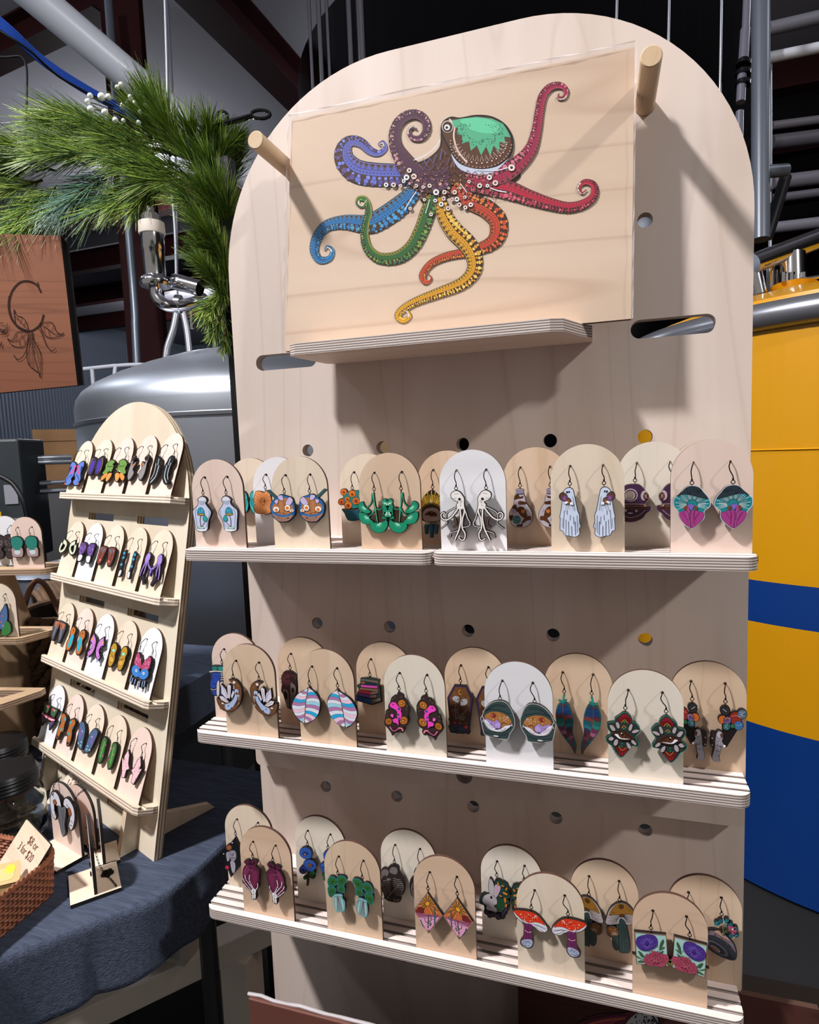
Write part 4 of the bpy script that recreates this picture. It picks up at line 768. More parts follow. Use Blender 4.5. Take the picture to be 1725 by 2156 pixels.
def seam(a, b, w, y):
    P = [(a[0] + (b[0] - a[0]) * i / 24, a[1] + (b[1] - a[1]) * i / 24) for i in range(25)]
    L_, R_ = stroke(P, [w * (.7 + .6 * random.random()) for _ in P]); n = 25
    mb.add([(p[0], y + random.uniform(-.0006, .0006), p[1]) for p in L_ + R_], [(i, n + i, n + i + 1, i + 1) for i in range(n - 1)])
seam(q[3], q[2], .0011, -.0028); seam(q[2], q[1], .0012, -.0030); seam(q[0], q[3], .0007, -.0028); mb.build('sleeve_seam', [M_weld], pr)

crop0 = (580, 80, 2.05357)
def xfp(x, y):
    a = FP.unproj(crop0[0] + x / crop0[2], crop0[1] + y / crop0[2], .0007); return a
u_ = math.dist(xfp(800, 600), xfp(810, 600)) / 10
art = Art(xfp, u_, .0007, 2, '#3a241a', y0=-.0004, step=.000007, ol=2.4)
BR_ = hexc('#4a2c1e'); BR2 = hexc('#5e3826')
def tentacle(pts, main, light, dots, zig=1, dotcols=None, s0=0.0, zend=1.0):
    a = spline([(x, y, w) for x, y, w in pts], False, 9); n = len(a)
    C = [(p[0], p[1]) for p in a]; Wd = [max(p[2], 4) for p in a]
    d = [0]
    for i in range(1, n): d.append(d[-1] + math.dist(C[i], C[i - 1]))
    T = d[-1]
    def lat(i, k):   # lateral k in -1..1
        p, q = C[max(i - 1, 0)], C[min(i + 1, n - 1)]; dx, dy = q[0] - p[0], q[1] - p[1]; l = math.hypot(dx, dy) or 1
        return (C[i][0] + dy / l * Wd[i] / 2 * k * zig, C[i][1] - dx / l * Wd[i] / 2 * k * zig)
    def atd(s, k):
        for i in range(1, n):
            if d[i] >= s: break
        g = (s - d[i - 1]) / ((d[i] - d[i - 1]) or 1); A, B = lat(i - 1, k), lat(i, k); return (A[0] + (B[0] - A[0]) * g, A[1] + (B[1] - A[1]) * g), Wd[i]
    def band(k0, k1, c, i0=0, i1=None):
        i1 = i1 or n; A = art.m([lat(i, k0) for i in range(i0, i1)]); B = art.m([lat(i, k1) for i in range(i0, i1)]); y = art.y(); m_ = len(A)
        fs = [(i, i + 1, m_ + i + 1, m_ + i) for i in range(m_ - 1)]
        cr = (A[1][0] - A[0][0]) * (B[0][1] - A[0][1]) - (A[1][1] - A[0][1]) * (B[0][0] - A[0][0])
        if cr < 0: fs = [tuple(reversed(f)) for f in fs]
        art.face.add([(p[0], y, p[1]) for p in A + B], fs, 0, c)
    band(-1.08, 1.08, DARK); band(-.98, .98, BR_)
    band(-.12, .36, main); band(.93, .98, light)
    zl = []; s = 3; art.hold()
    while s < T - 4:                                     # zigzag of little triangles
        (p, w) = atd(s, .40); st = max(w * .30, 3.4)
        if s + st > T: break
        p2, p3 = atd(s + st / 2, .82)[0], atd(s + st, .40)[0]
        art.fill(art.m([p, p2, p3]), main if st > 4 else light)
        if st > 5:
            q1, q2, q3 = atd(s + st * .5, .88)[0], atd(s + st, .55)[0], atd(s + st * 1.5 if s + st * 1.5 < T else T, .88)[0]
            zl.append([q1, q2, q3])
        s += st
    art.hold()
    for q in zl: art.line(art.m(q), 1.6 * u_, light)
    art.hold()
    s = 5
    while s < T - 5:
        p, w = atd(s, .12); r = max(w * .03, .8); art.fill(art.m([(p[0] + r * cos(j), p[1] + r * sin(j)) for j in range(6)]), DARK); s += max(w * .16, 4)
    art.free(); d1 = []; s = T * s0 + 2; j = 0; rn = random.Random(int(pts[0][0]))
    while s < T - 3:
        w = atd(s, 0)[1]; st = max(w * .29, 3.6)
        if w > 26:
            rows = ((-.34, .085), (-.66, .125), (-.95, .07))
        else: rows = ((-.55, .20),)
        for kk, rr in rows:
            p, _ = atd(min(s + st * rn.uniform(-.2, .25), T), kk); r = w * rr * rn.uniform(.8, 1.2)
            c = rn.choice(dots) if w > 18 else hexc('#e8dccc')
            d1.append((p, r, c, w))
        s += st; j += 1
    for g in range(2):
        for h in range(2):
            art.hold()
            for i, (p, r, c, w) in enumerate(d1):
                if i % 2 != g: continue
                if h == 0 and w > 26: art.fill(art.m([(p[0] + (r + 1.6) * cos(q * .6283), p[1] + (r + 1.6) * sin(q * .6283)) for q in range(10)]), DARK)
                if h == 1: art.fill(art.m([(p[0] + r * cos(q * .6283), p[1] + r * sin(q * .6283)) for q in range(10)]), c)
    art.free()
    # backing silhouette
    L_ = [lat(i, 1.12) for i in range(n)]; R_ = [lat(i, -1.12) for i in range(n)]
hx = lambda *a: [hexc(c) for c in a]
art.run('''F #1a1413 545 600 600 545 660 520 710 470 715 400 730 355 760 345 800 380 800 520 870 580 960 575 1040 570 1060 600 1010 640 960 680 900 680 850 720 790 680 730 700 690 760 640 720 600 660
F #54321f 550 603 604 550 664 525 716 472 722 400 738 362 762 352 794 382 794 524 868 586 960 582 1036 577 1050 600 1006 634 956 674 898 672 850 712 790 674 728 694 690 750 646 716 606 656''')
tentacle([(650, 610, 80), (590, 596, 80), (520, 592, 90), (430, 590, 96), (350, 575, 96), (302, 530, 84), (296, 480, 66), (322, 446, 46), (368, 452, 42), (410, 488, 34), (446, 498, 26), (474, 478, 20), (466, 450, 15), (448, 458, 9), (456, 470, 6)], hexc('#5e68c0'), hexc('#8a94e8'), hx('#6a74d0', '#7c86e0', '#5a4a90', '#6a5088', '#8890e8'), -1)
tentacle([(600, 660, 60), (566, 700, 76), (520, 740, 84), (460, 780, 84), (400, 805, 78), (300, 796, 58), (222, 812, 46), (180, 862, 42), (168, 920, 36), (192, 960, 30), (234, 952, 24), (246, 918, 18), (224, 902, 12), (214, 920, 7)], hexc('#2478b8'), hexc('#58b0e4'), hx('#2f86c8', '#4aa4dc', '#2a70a8', '#5a9cc0'), -1)
tentacle([(398, 700, 10), (376, 728, 14), (356, 716, 16), (362, 694, 20), (392, 700, 24), (404, 750, 28), (392, 800, 30), (386, 850, 34), (402, 912, 40), (452, 952, 46), (530, 948, 54), (594, 900, 58), (636, 820, 60), (664, 740, 60), (690, 680, 46)], hexc('#2f6e38'), hexc('#c8d058'), hx('#3c7c3c', '#5a9448', '#4a7c58', '#8aa84a'), 1)
tentacle([(770, 640, 50), (830, 700, 66), (912, 738, 76), (962, 790, 76), (960, 856, 66), (920, 896, 54), (830, 925, 40), (740, 944, 34), (672, 976, 30), (636, 1026, 28), (650, 1056, 22), (672, 1040, 14), (660, 1022, 8)], hexc('#c84a34'), hexc('#e8764a'), hx('#e07838', '#e88a40', '#cc4c3c', '#d85c34', '#e8a050'), -1)
tentacle([(712, 690, 44), (728, 760, 62), (770, 830, 74), (830, 890, 76), (860, 950, 66), (856, 1010, 58), (806, 1062, 50), (706, 1102, 42), (606, 1140, 34), (546, 1176, 30), (530, 1206, 26), (556, 1222, 22), (582, 1200, 16), (564, 1176, 10), (552, 1190, 6)], hexc('#dca028'), hexc('#f4cc58'), hx('#e8b040', '#f0c454', '#d89830', '#f0cc70'), -1)
tentacle([(820, 640, 40), (900, 640, 66), (1000, 655, 76), (1100, 690, 62), (1190, 718, 50), (1270, 732, 42), (1338, 716, 38), (1378, 680, 32), (1376, 636, 28), (1340, 622, 22), (1312, 646, 16), (1326, 672, 11), (1346, 656, 7)], hexc('#c02c48'), hexc('#e0506c'), hx('#a83850', '#c84460', '#8c3848', '#d86478'), 1)
tentacle([(830, 600, 40), (900, 612, 64), (990, 586, 76), (1056, 540, 64), (1106, 480, 50), (1130, 400, 40), (1142, 320, 36), (1158, 250, 34), (1192, 212, 30), (1234, 206, 26), (1258, 228, 22), (1248, 258, 16), (1222, 260, 11), (1226, 240, 7)], hexc('#a82c50'), hexc('#d85a7c'), hx('#c43c64', '#e06080', '#d88098', '#b03058'), -1)
tentacle([(760, 600, 60), (680, 622, 96), (606, 592, 96), (556, 530, 74), (520, 460, 52), (520, 395, 44), (552, 348, 42), (602, 330, 38), (645, 352, 36), (654, 398, 32), (630, 432, 26), (594, 432, 22), (578, 405, 17), (594, 386, 13), (612, 396, 8)], hexc('#54304c'), hexc('#7c5070'), hx('#6a4060', '#d8a4a4', '#8a5a78', '#5a3a58', '#c890a0'), -1, s0=.04)
art.run('''P #1a1413 732 440 716 400 726 362 760 342 800 346 870 334 940 342 1000 380 1028 440 1018 510 960 558 880 574 810 556 762 500
F #5a3a28 736 438 722 400 732 366 762 350 800 352 870 340 938 348 994 384 1020 440 1010 506 956 550 880 566 814 550 768 498
E #e0c8bc 26 28 0 745 384 | E #4a3020 20 22 0 745 385 | E #e8ece8 14 14 0 743 387 | C #1c2030 6 742 388
L #e4ccc0 7 752 352 775 380 772 430 790 490 830 540 | F #c8d0e4 760 500 800 546 880 568 960 556 1010 520 940 584 850 588 790 560
G #58b48c 764 358 800 350 870 342 938 350 985 372 1005 404 1018 430 990 428 996 462 970 450 968 492 944 466 930 512 912 470 890 508 872 466 846 488 838 448 808 458 808 420 786 418 790 390 770 384
F #6ad0a4 800 356 870 346 930 356 970 384 960 410 900 412 840 394''')
art.hold()
for k in range(200):
    rn = art.rnd; q = rn.random() * 6.28; dd = sqrt(rn.uniform(.3, 1)); x, y = 885 + 105 * dd * cos(q), 400 + 62 * dd * sin(q) + 6
    if y > 372: r = rn.uniform(1.5, 2.6); art.fill(art.m([(x + r * cos(j * 1.2), y + r * sin(j * 1.2)) for j in range(5)]), hexc('#1c3a30'))
art.free()
for k in range(15):
    q = radians(196 + k * 11.2); c_, s_ = cos(q), -sin(q); x, y = 885 + 116 * c_, 445 + 92 * s_
    if y > 430:
        x2, y2 = 885 + 92 * c_, 440 + 70 * s_; art.line(art.m([(x - 7, y - 2), (x2, y2), (x + 7, y - 2)]), 2.6 * u_, hexc('#c8a8a0')); art.fill(art.m([(x + 4 * cos(j), y + 5 + 4 * sin(j)) for j in range(6)]), hexc('#d8b8ac'))
art.hold()
for k in range(26):
    q = radians(175 + k * 7.2); x, y = 890 + 132 * cos(q), 455 - 106 * sin(q)
    if y > 440: art.fill(art.m([(x + 4 * cos(j), y + 4 * sin(j)) for j in range(6)]), hexc('#a88478'))
art.free()
art.run('''l #6a70a8 4 640 525 655 548 668 520 682 545 696 505 712 530 722 480 738 505 | l #6a5080 4 620 548 640 572 655 550 672 572 690 545 706 566 724 530 742 552 752 520
l #7c5c8c 3 700 560 712 580 724 560 736 580 748 556 | l #9c84a0 3 760 560 770 530 776 560 | L #e0e4f0 4 600 530 650 508 690 476 714 440 | L #e0e4f0 4 870 572 960 574 1020 556
l #4a2440 3 640 590 656 604 672 586 688 600 704 582 720 596 736 578 752 592 768 574 784 590 800 570 | l #7c4a5c 3 800 570 816 590 832 574 848 592 864 578 880 596 896 582 912 600 928 584
L #e8ecf4 4 560 745 586 700 610 665 | L #e8ecf4 3 650 760 668 700 | L #e8ecf4 3 800 630 830 670 | L #e8ecf4 4 930 650 965 662 1000 668 | L #f0d060 5 742 760 770 800 826 850''')
rr_ = random.Random(3); SUCK = ((480, 636, 12), (512, 636, 13), (542, 640, 9), (568, 604, 15), (600, 600, 15), (580, 574, 13), (556, 620, 10), (610, 640, 10), (640, 646, 9), (696, 668, 16), (732, 668, 12), (668, 640, 11), (718, 720, 13), (748, 738, 12), (776, 668, 12), (786, 698, 13), (796, 722, 12), (822, 734, 11), (846, 722, 12), (728, 696, 11), (884, 640, 13), (926, 604, 14), (952, 628, 15), (1022, 562, 18), (918, 640, 10), (838, 622, 9), (674, 764, 10), (692, 704, 10), (764, 700, 9), (584, 738, 9), (645, 700, 8), (750, 650, 7), (800, 650, 7), (820, 690, 9))
for q, cc in ((2, '#1a1413'), (0, None), (-1, '#3a2c30')):
    art.hold()
    for i, (x, y, r) in enumerate(SUCK):
        R_ = r * .36 if q < 0 else (r + q) * .82; c = cc or ['#f0f0f4', '#f0d8d0', '#f4e4dc'][i % 3]
        art.fill(art.m([(x + R_ * cos(j * .5236), y + R_ * sin(j * .5236)) for j in range(12)]), hexc(c))
art.hold()
for k in range(160):
    x, y = rr_.uniform(590, 960), rr_.uniform(590, 700); art.fill(art.m([(x + 3 * cos(j * 1.2), y + 3 * sin(j * 1.2)) for j in range(5)]), hexc(rr_.choice(['#7c5040', '#b07a68', '#8a6a58', '#d0a088'])))
o = art.face.build('octopus_inlay', PAINT, pr)

# ---------------------------------------------------------------- cards and earrings of the big board
CH = {1: .0870, 2: .0925, 3: .0955}; CW = .0571
def card(fr, w, h, mname, label, group, sink=.0048, dark=None, cat='card'):
    mb = MB(); pts = [(x, z) for x, z in arch(w, h)]; pts[0] = (-w / 2, -sink); pts[1] = (w / 2, -sink)
    hz = h - .0176; mb.poly([pts, circle(-.0128, hz, .0013, 10), circle(.0128, hz, .0013, 10)], -.0015, .0015, 0, 1)
    o = mb.build('earring_card', [CARDW[mname], P_card]); o.matrix_world = fr.mat(); tag(o, label, cat, group); return hz
def pair(fr, h, w, mname, key, traced, cname, ename, group):
    hz = card(fr, w, h, mname, cname, group)
    if key:
        n = DES[key]
        for sd, nm in ((-1, 'left'), (1, 'right')):
            earring(fr, sd * .0128, hz, n, (sd == -1) != (traced == 'L'), ename % nm, group.replace('cards', 'earrings'))
CARDS = [
 (1, -.0585, 1, 'pink', 'bottle', 'L', 'glass bottle with teal mushrooms'), (1, .0306, 1, 'cream', 'ramen', 'L', 'ramen bowl with chopsticks'), (1, .1200, 1, 'tan', 'ginkgo', 'R', 'green ginkgo leaf cluster'),
 (1, .1953, 1, 'white', 'octopus', 'L', 'black and white octopus'), (1, .2901, 1, 'cream', 'ghost', 'L', 'pale ghost holding flowers'), (1, .3820, 1, 'pink', 'mushroom_pink', 'L', 'teal-gilled magenta mushroom'),
 (1, -.0450, 5, 'cream', 'rose', 'R', 'teal rose'), (1, -.0076, 4, 'white', 'hibiscus_orange', 'L', 'orange hibiscus'), (1, .0879, 4, 'cream', 'poppies', 'L', 'orange poppies in a teal pot'),
 (1, .1664, 4, 'tan', 'gold_eye', 'L', 'gold rayed eye with blue drops'), (1, .2461, 4, 'tan', 'light_bulb', 'L', 'light bulb with planets'), (1, .3427, 4, 'pale', 'diving_helmet', 'L', 'purple diving helmet'),
 (1, .3855, 6, 'cream', None, None, ''),
 (2, -.0303, 0, 'tan', 'crescent', 'L', 'brown crescent with white crystals'), (2, .0521, 0, 'tan', 'striped_leaf', 'L', 'round leaf striped blue, pink and white'), (2, .1392, 0, 'pale', 'pink_dino', 'L', 'pink dinosaur bones with orange flowers'),
 (2, .2320, 0, 'white', 'space_helmet', 'L', 'grey space helmet with desert sky'), (2, .3337, 0, 'pale', 'lotus_eye', 'L', 'red and grey lotus with an eye'),
 (2, -.0640, 3, 'pink', 'blue_skeleton', 'L', 'blue and bone coloured figure'), (2, .0139, 3, 'tan', 'bone_hand', 'L', 'dark bone hand with red leaves'), (2, .1001, 3, 'tan', 'book_stack', 'L', 'stack of coloured books'),
 (2, .1890, 3, 'tan', 'coffin_couple', 'L', 'dark coffin with two skeletons'), (2, .2805, 3, 'tan', 'feather', 'L', 'blue and purple feather'), (2, .3840, 3, 'tan', 'balloon_astronaut', 'R', 'astronaut holding planet balloons'),
 (3, -.0247, 0, 'peach', 'heart_hand', 'L', 'maroon heart held by a bone hand'), (3, .0694, 0, 'tan', 'jar_plant', 'L', 'green leaves in a glass jar'), (3, .1605, 0, 'peach', 'desert_diamond', 'L', 'desert sunset diamond'),
 (3, .2558, 0, 'cream', 'red_mushroom', 'L', 'red-capped white-spotted mushroom'), (3, .3524, 0, 'peach', 'chrysanthemum', 'L', 'square purple and red chrysanthemum'),
 (3, -.0626, 3, 'cream', 'astronaut_diamond', 'L', 'black diamond with an astronaut'), (3, .0214, 3, 'pale', 'blue_hollyhock', 'L', 'blue hollyhock sprig'), (3, .1168, 3, 'pale', 'skeleton_couple', 'L', 'grey embracing skeletons'),
 (3, .2179, 3, 'pale', 'rabbit', 'L', 'white rabbit with orange flowers'), (3, .3010, 3, 'tan', 'brown_mushroom', 'R', 'brown and grey mushroom pair'), (3, .3832, 3, 'tan', 'ufo', 'R', 'grey flying saucer with flowers')]
SN = {1: 'top', 2: 'middle', 3: 'lowest'}
for sh, x, gi, mn, key, tr, nm in CARDS:
    zz = {1: Z1, 2: Z2, 3: Z3}[sh]; row = 'front' if gi < 2 else 'back'
    fr = Frame((x, gy(gi), zz), (1, 0, 0), (0, -1, 0), (0, 0, 1))
    w = CW + (.0006 if mn != 'pale' else 0)
    lab = '%s card, %s row, %s shelf, with %s earrings' % ({'white': 'white', 'cream': 'cream', 'pink': 'pinkish', 'tan': 'tan', 'pale': 'pale', 'peach': 'peach'}[mn], row, SN[sh], nm) if key else 'cream arched card with only its top showing behind the diving helmet card'
    pair(fr, CH[sh] + (.001 if (sh == 1 and x > .28) else 0), w, mn, key, tr, lab, '%s of the two ' + nm + ' earrings on the big board', 'arched earring cards on the big board')
# ---------------------------------------------------------------- the leaning stand on the table
W_s3 = wood('shade_ply', '#a88e70', '#bca284', '#8c7050', 'Z', 14, lines=.2)  # darkened ply: shade on the tiered stand is put into the colour
W_stand = wood('pale_ply', '#d2c4ac', '#e0d5c2', '#bca88a', 'Z', 14, lines=.15, wscale=4)
P_sy = ply('ply_stand_y', 'Y', .0042, '#e0d0b4', '#7c6248'); P_sz = ply('ply_stand_z', 'Z', .0038, '#e8dccc', '#8c7258')
ZTAB = -.517; P_sx = ply('ply_stand_x', 'X', .0042, '#e0d0b4', '#8c7258')
Oq = Vector((-.2630, .1058, -.0555)); yaw, lean = -.383, .1928
X2 = Vector((cos(yaw), sin(yaw), 0)); N0 = Vector((sin(yaw), -cos(yaw), 0)); Z2v = (Vector((0, 0, 1)) * cos(lean) - N0 * sin(lean)).normalized(); N2 = X2.cross(Z2v)
F2 = Frame(Oq, X2, N2, Z2v); PIT, SP, WS, H2 = .0675, .1335, .0164, .0895
CX = -.135
st = empty('earring_stand', M=F2.mat()); tag(st, 'pale plywood arch-topped stand leaning back on the table, four shelves of earring cards', 'display stand')
bot = -.4715
out = [(x + CX, z + bot) for x, z in arch(.3675, .6150, 20)]
slots = []
for k in range(4):
    zc = -.0345 - k * SP
    slots += [rrect(-.246, zc - .0055, -.160, zc + .0055, .001), rrect(-.0875, zc - .0055, -.001, zc + .0055, .001)]
slots = [s_ for s_ in slots if s_[0][1] > bot + .02]
mb = MB(); mb.poly([out] + slots, 0, .011, 0, 1); mb.build('back_panel', [W_stand, P_sy], st)
for k in range(4):
    z = -k * SP; mb = MB()
    mb.flat([[(-.3075, -.0225), (-.302, -.0255), (.030, -.0255), (.0375, -.0225), (.0455, -.006), (.0455, -.0003), (-.3155, -.0003), (-.3155, -.006)]], z - .0095, z - .0035, 0, 1)
    mb.flat([[(-.3075, -.0225), (-.302, -.0255), (.030, -.0255), (.0375, -.0225), (.038, -.0185), (-.308, -.0185)]], z - .0035, z + .0008, 0, 1)
    mb.flat([[(-.310, -.0135), (.0405, -.0135), (.0455, -.006), (.0455, -.0003), (-.3155, -.0003), (-.3155, -.006)]], z - .0035, z - .0005, 0, 1)
    o = mb.build('stand_shelf', [W_stand, P_sz], st)
for sx in (0, -.262):
    Pn = Frame(F2.pt(sx, 0, 0), -N0, X2, Vector((0, 0, 1)))
    def lp(u, v): return on_plane(u, v, F2.pt(0, 0, 0), X2)
    pts = [lp(265, 1745), lp(272, 1725), lp(292, 1720), lp(293, 1796), lp(274, 1797)]
    back = [lp(u, v) for u, v in ((345, 1709), (438, 1690), (452, 1699), (457, 1718), (415, 1743), (341, 1772), (330, 1775))]
    Mi = F2.mat().inverted()
    for k, pp in (('front_lug', pts), ('rear_leg', back)):
        lc = [Mi @ p for p in pp]; lc2 = [(p.y, max(p.z, -.475)) for p in lc]
        if k == 'rear_leg': lc2 = [(max(a, .0112), b) for a, b in lc2]
        else: lc2 = [(-.0002, -.4745), (-.0002, -.4095), (-.014, -.4095), (-.0195, -.415), (-.022, -.4745)]
        m2 = MB(); m2.poly([lc2], -.0045, .0045, 0, 1); m2.v = [(sx + y, x, z) for x, y, z in m2.v]; m2.f = [tuple(reversed(f)) for f in m2.f]; m2.build(k, [W_stand, P_sx], st)
zc_ = (Z2v * sqrt(H2 * H2 - (WS - .002) ** 2) - N2 * (WS - .002)).normalized(); nc_ = X2.cross(zc_)
STC = [[('cream', 'blue_snakes', 'blue and pink coiled snake'), ('cream', 'violet_crescent', 'violet crescent'), ('pink', 'green_oranges', 'green leaf and orange fruit'), ('pink', 'grey_cats', 'grey and brown animal'), ('pink', 'black_lobsters', 'curved black and white claw')],
       [('cream', 'pale_hands', 'pale green hand'), ('white', 'violet_pots', 'violet flower pot'), ('cream', 'red_butterflies', 'red and blue moth'), ('cream', 'blue_totems', 'slim blue and black totem'), ('cream', 'lilac_octopus', 'lilac octopus')],
       [('cream', 'orange_masks', 'grey and orange fox mask'), ('pink', 'teal_cowboys', 'teal and brown figure'), ('white', 'pink_hoops', 'pink flower hoop'), ('cream', 'gold_scarabs', 'gold drop with mint stone'), ('white', 'pink_eyes', 'pink and blue eye with fringe')],
       [('white', 'festive_bunting', 'red and green pennant'), ('pink', 'patchwork_boots', 'orange and teal patchwork'), ('cream', 'blue_crystals', 'blue crystal cluster'), ('cream', 'cactus_wreaths', 'green cactus wreath'), ('pink', 'pink_bolts', 'pink dotted bolt')]]
RN = ['top', 'second', 'third', 'bottom']
for k, row in enumerate(STC):
    for i, (mn, key, nm) in enumerate(row):
        fr = Frame(F2.pt((i - 4) * PIT, -k * SP, WS), X2, nc_, zc_)
        hz = card(fr, .0571, H2, mn, 'card with %s earrings, %s shelf, leaning stand' % (nm, RN[k]), 'earring cards on the leaning stand', sink=.002)
        for sd, w_ in ((-1, 'left'), (1, 'right')):
            earring(fr, sd * .0128, hz, DES[key], sd == -1, '%s of the two %s earrings on the leaning stand' % (w_, nm), 'earrings on the leaning stand', xs=.8)

# ---------------------------------------------------------------- third stand, at the left edge of the picture
O3 = at(63, 1196, 1.05); y3 = .18; X3 = Vector((cos(y3), sin(y3), 0)); N3 = Vector((sin(y3), -cos(y3), 0)); Zu = Vector((0, 0, 1))
F3 = Frame(O3, X3, N3, Zu)
s3 = empty('tiered_stand', M=F3.mat()); tag(s3, 'plywood tiered stand cut off by the left picture edge, in front of the woven bag', 'display stand')
def inF3(u, v, n): return F3.unproj(u, v, n)
tiers = [(0.0, 120, 1188, 0.012), (.062, 95, 1335, 0.012), (.115, 40, 1487, 0.012)]
for k, (n_, ur, vr, d_) in enumerate(tiers):
    a = inF3(ur - 10, vr, n_ + .02); z = [0, inF3(20, 1340, n_)[1], inF3(20, 1478, n_)[1]][k]
    xr = inF3([88, 38, -5][k], [1197, 1340, 1478][k], n_ )[0]
    m2 = MB(); x0 = xr - .34; hs = [(x0 + .03, -n_ + .018), (xr - .006, -n_ + .018), (xr + .012, -n_ + .045), (x0 + .03, -n_ + .045)]
    m2.flat([[(x0, -n_ - .012), (xr + .006, -n_ - .012), (xr + .014, -n_ - .008), (xr + .038, -n_ + .045), (xr + .036, -n_ + .058), (x0, -n_ + .058)], hs], z - .010, z, 0, 1)
    m2.build('tier_shelf', [W_s3, ply('ply_tier_z', 'Z', .0038, '#a48c74', '#5c4432')], s3)  # shelf and side panel edges have the same shade painted into their colour
    tiers[k] = (n_, z, xr)
for xx in (-.075, -.27):
    m2 = MB(); zt = ZTAB - O3.z
    prof = [(-.004, -.0105), (.045, -.0105), (.11, -.20), (.14, zt), (-.16, zt), (-.118, tiers[2][1] - .0105), (-.06, tiers[2][1] - .0105 + .02), (-.064, tiers[1][1] - .0105), (-.03, -.09)]
    m2.poly([[(y, z) for y, z in prof]], -.005, .005, 0, 1); m2.v = [(xx + y, x, z) for x, y, z in m2.v]; m2.f = [tuple(reversed(f)) for f in m2.f]
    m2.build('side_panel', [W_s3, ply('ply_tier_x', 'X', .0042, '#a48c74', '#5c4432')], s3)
x_, z_ = F3.unproj(63, 1196, 0); xb, _ = F3.unproj(20, 1193, -.03)
def fz(k, x, n): return Frame(F3.pt(x, tiers[k][1], n), X3, N3, Zu)
L3 = [(0, x_, 0, 'pink', 'teal_pots', 'teal leaf and pink pot', 'first shelf'), (0, xb, -.03, 'white', 'dark_beetles', 'dark beaded', 'first shelf, behind'), (1, F3.unproj(8, 1342, .062)[0], .062, 'cream', 'blue_blooms', 'blue bloom and green leaf', 'second tier')]
for k, x, n_, mn, key, nm, wh in L3:
    fr = fz(k, x, n_); hz = card(fr, .0571, .0875, mn, 'card with %s earrings on the tiered stand' % nm, 'cards on the tiered stand', sink=-.0002)
    for sd, w_ in ((-1, 'left'), (1, 'right')):
        earring(fr, sd * .0128, hz, DES[key], sd == {'teal_pots': 1, 'dark_beetles': 1, 'blue_blooms': -1}[key], '%s of the two %s earrings at the left edge' % (w_, nm), 'earrings on the tiered stand')
# ---------------------------------------------------------------- table with cloth
M_cloth = mat('slate_cloth', '#434b5c', .95, bump=.9, bscale=60, var=.25, vscale=30, aniso=(1, 9, 9), spec=.1)
TA = [(-1.75, -.80), (-.85, -.80), (-.309, -.163), (-.208, -.045), (-.190, .02), (-.186, .235), (-1.75, .262)]
path = spline([(-.95, -.92), (-.60, -.51), (-.309, -.163), (-.245, -.088), (-.208, -.045), (-.193, .02), (-.189, .12), (-.188, .238)], False, 16)
def table(name_l, poly, legs, base):
    tb = empty('craft_table', (base[0], base[1], -1.27)); tag(tb, name_l, 'table')
    mb = MB(); mb.flat([poly], ZTAB - .030, ZTAB - .0045); put(mb, 'table_top', [M_lam], tb)
    for x, y in legs:
        mb = MB(); mb.tube([(x, y, -1.27), (x, y, ZTAB - .03)], .014, 10); put(mb, 'table_leg', [mat('table_leg_metal', '#55565a', .4, .8)], tb)
M_lam = mat('table_laminate', '#6c6c6c', .6)
table('craft table under the leaning stand, hidden beneath a slate blue cloth', TA, ((-.30, .16), (-1.65, .2), (-.85, -.6), (-1.65, -.6)), (-.9, -.2))
table('rear cloth-covered table under the tiered stand and woven bag', [(-2.0, .285), (-.62, .285), (-.62, .80), (-2.0, .80)], ((-.66, .33), (-.66, .75), (-1.9, .75)), (-1.2, .5))
def cloth():
    mb = MB(); n = len(path); rows = 16; vs = []; fs = []
    for i, p in enumerate(path):
        a, b = path[max(i - 1, 0)], path[min(i + 1, n - 1)]; d = Vector((b[0] - a[0], b[1] - a[1])).normalized(); nx, ny = d.y, -d.x; u = i / n * 1.4
        hem = .098 - .025 * (i / n) + .002 * sin(u * 21)
        for j in range(rows):
            s_ = hem * j / (rows - 1); rr = .010
            if s_ < rr * 1.57: a_ = s_ / rr; o_ = rr * sin(a_) * .8; z = ZTAB - rr * (1 - cos(a_))
            else: o_ = rr * .8 + (s_ - rr * 1.57) * (.12 + .035 * sin(u * 30 + 1.5 * sin(u * 13))); z = ZTAB - rr - (s_ - rr * 1.57)
            vs.append((p[0] + nx * o_, p[1] + ny * o_, z))
    for i in range(n - 1):
        for j in range(rows - 1): k = i * rows + j; fs.append((k, k + 1, k + rows + 1, k + rows))
    mb.add(vs, fs)
    top = [(p[0], p[1]) for p in path] + [(-1.78, .265), (-1.78, -.92)]
    m2 = MB(); m2.poly([top], 0, None); o = len(mb.v); mb.v += [(x, z, ZTAB) for x, y, z in m2.v]; mb.f += [tuple(i + o for i in f) for f in m2.f]; mb.m += m2.m; mb.c += m2.c
    return mb
o = cloth().build('tablecloth', [M_cloth], None, False); tag(o, 'crinkled slate blue cloth draped over the front craft table', 'tablecloth')
for p in o.data.polygons: p.use_smooth = len(p.vertices) == 4
so = o.modifiers.new('thick', 'SOLIDIFY'); so.thickness = .0012; so.offset = -1
mb = MB(); mb.box((-2.01, .275, ZTAB - .10), (-.608, .81, ZTAB)); mb.f = [f for k, f in enumerate(mb.f) if k != 0]; mb.m = mb.m[1:]; mb.c = mb.c[1:]
o = mb.build('tablecloth', [M_cloth]); tag(o, 'dark slate cloth over the rear table, behind the leaning stand', 'tablecloth')
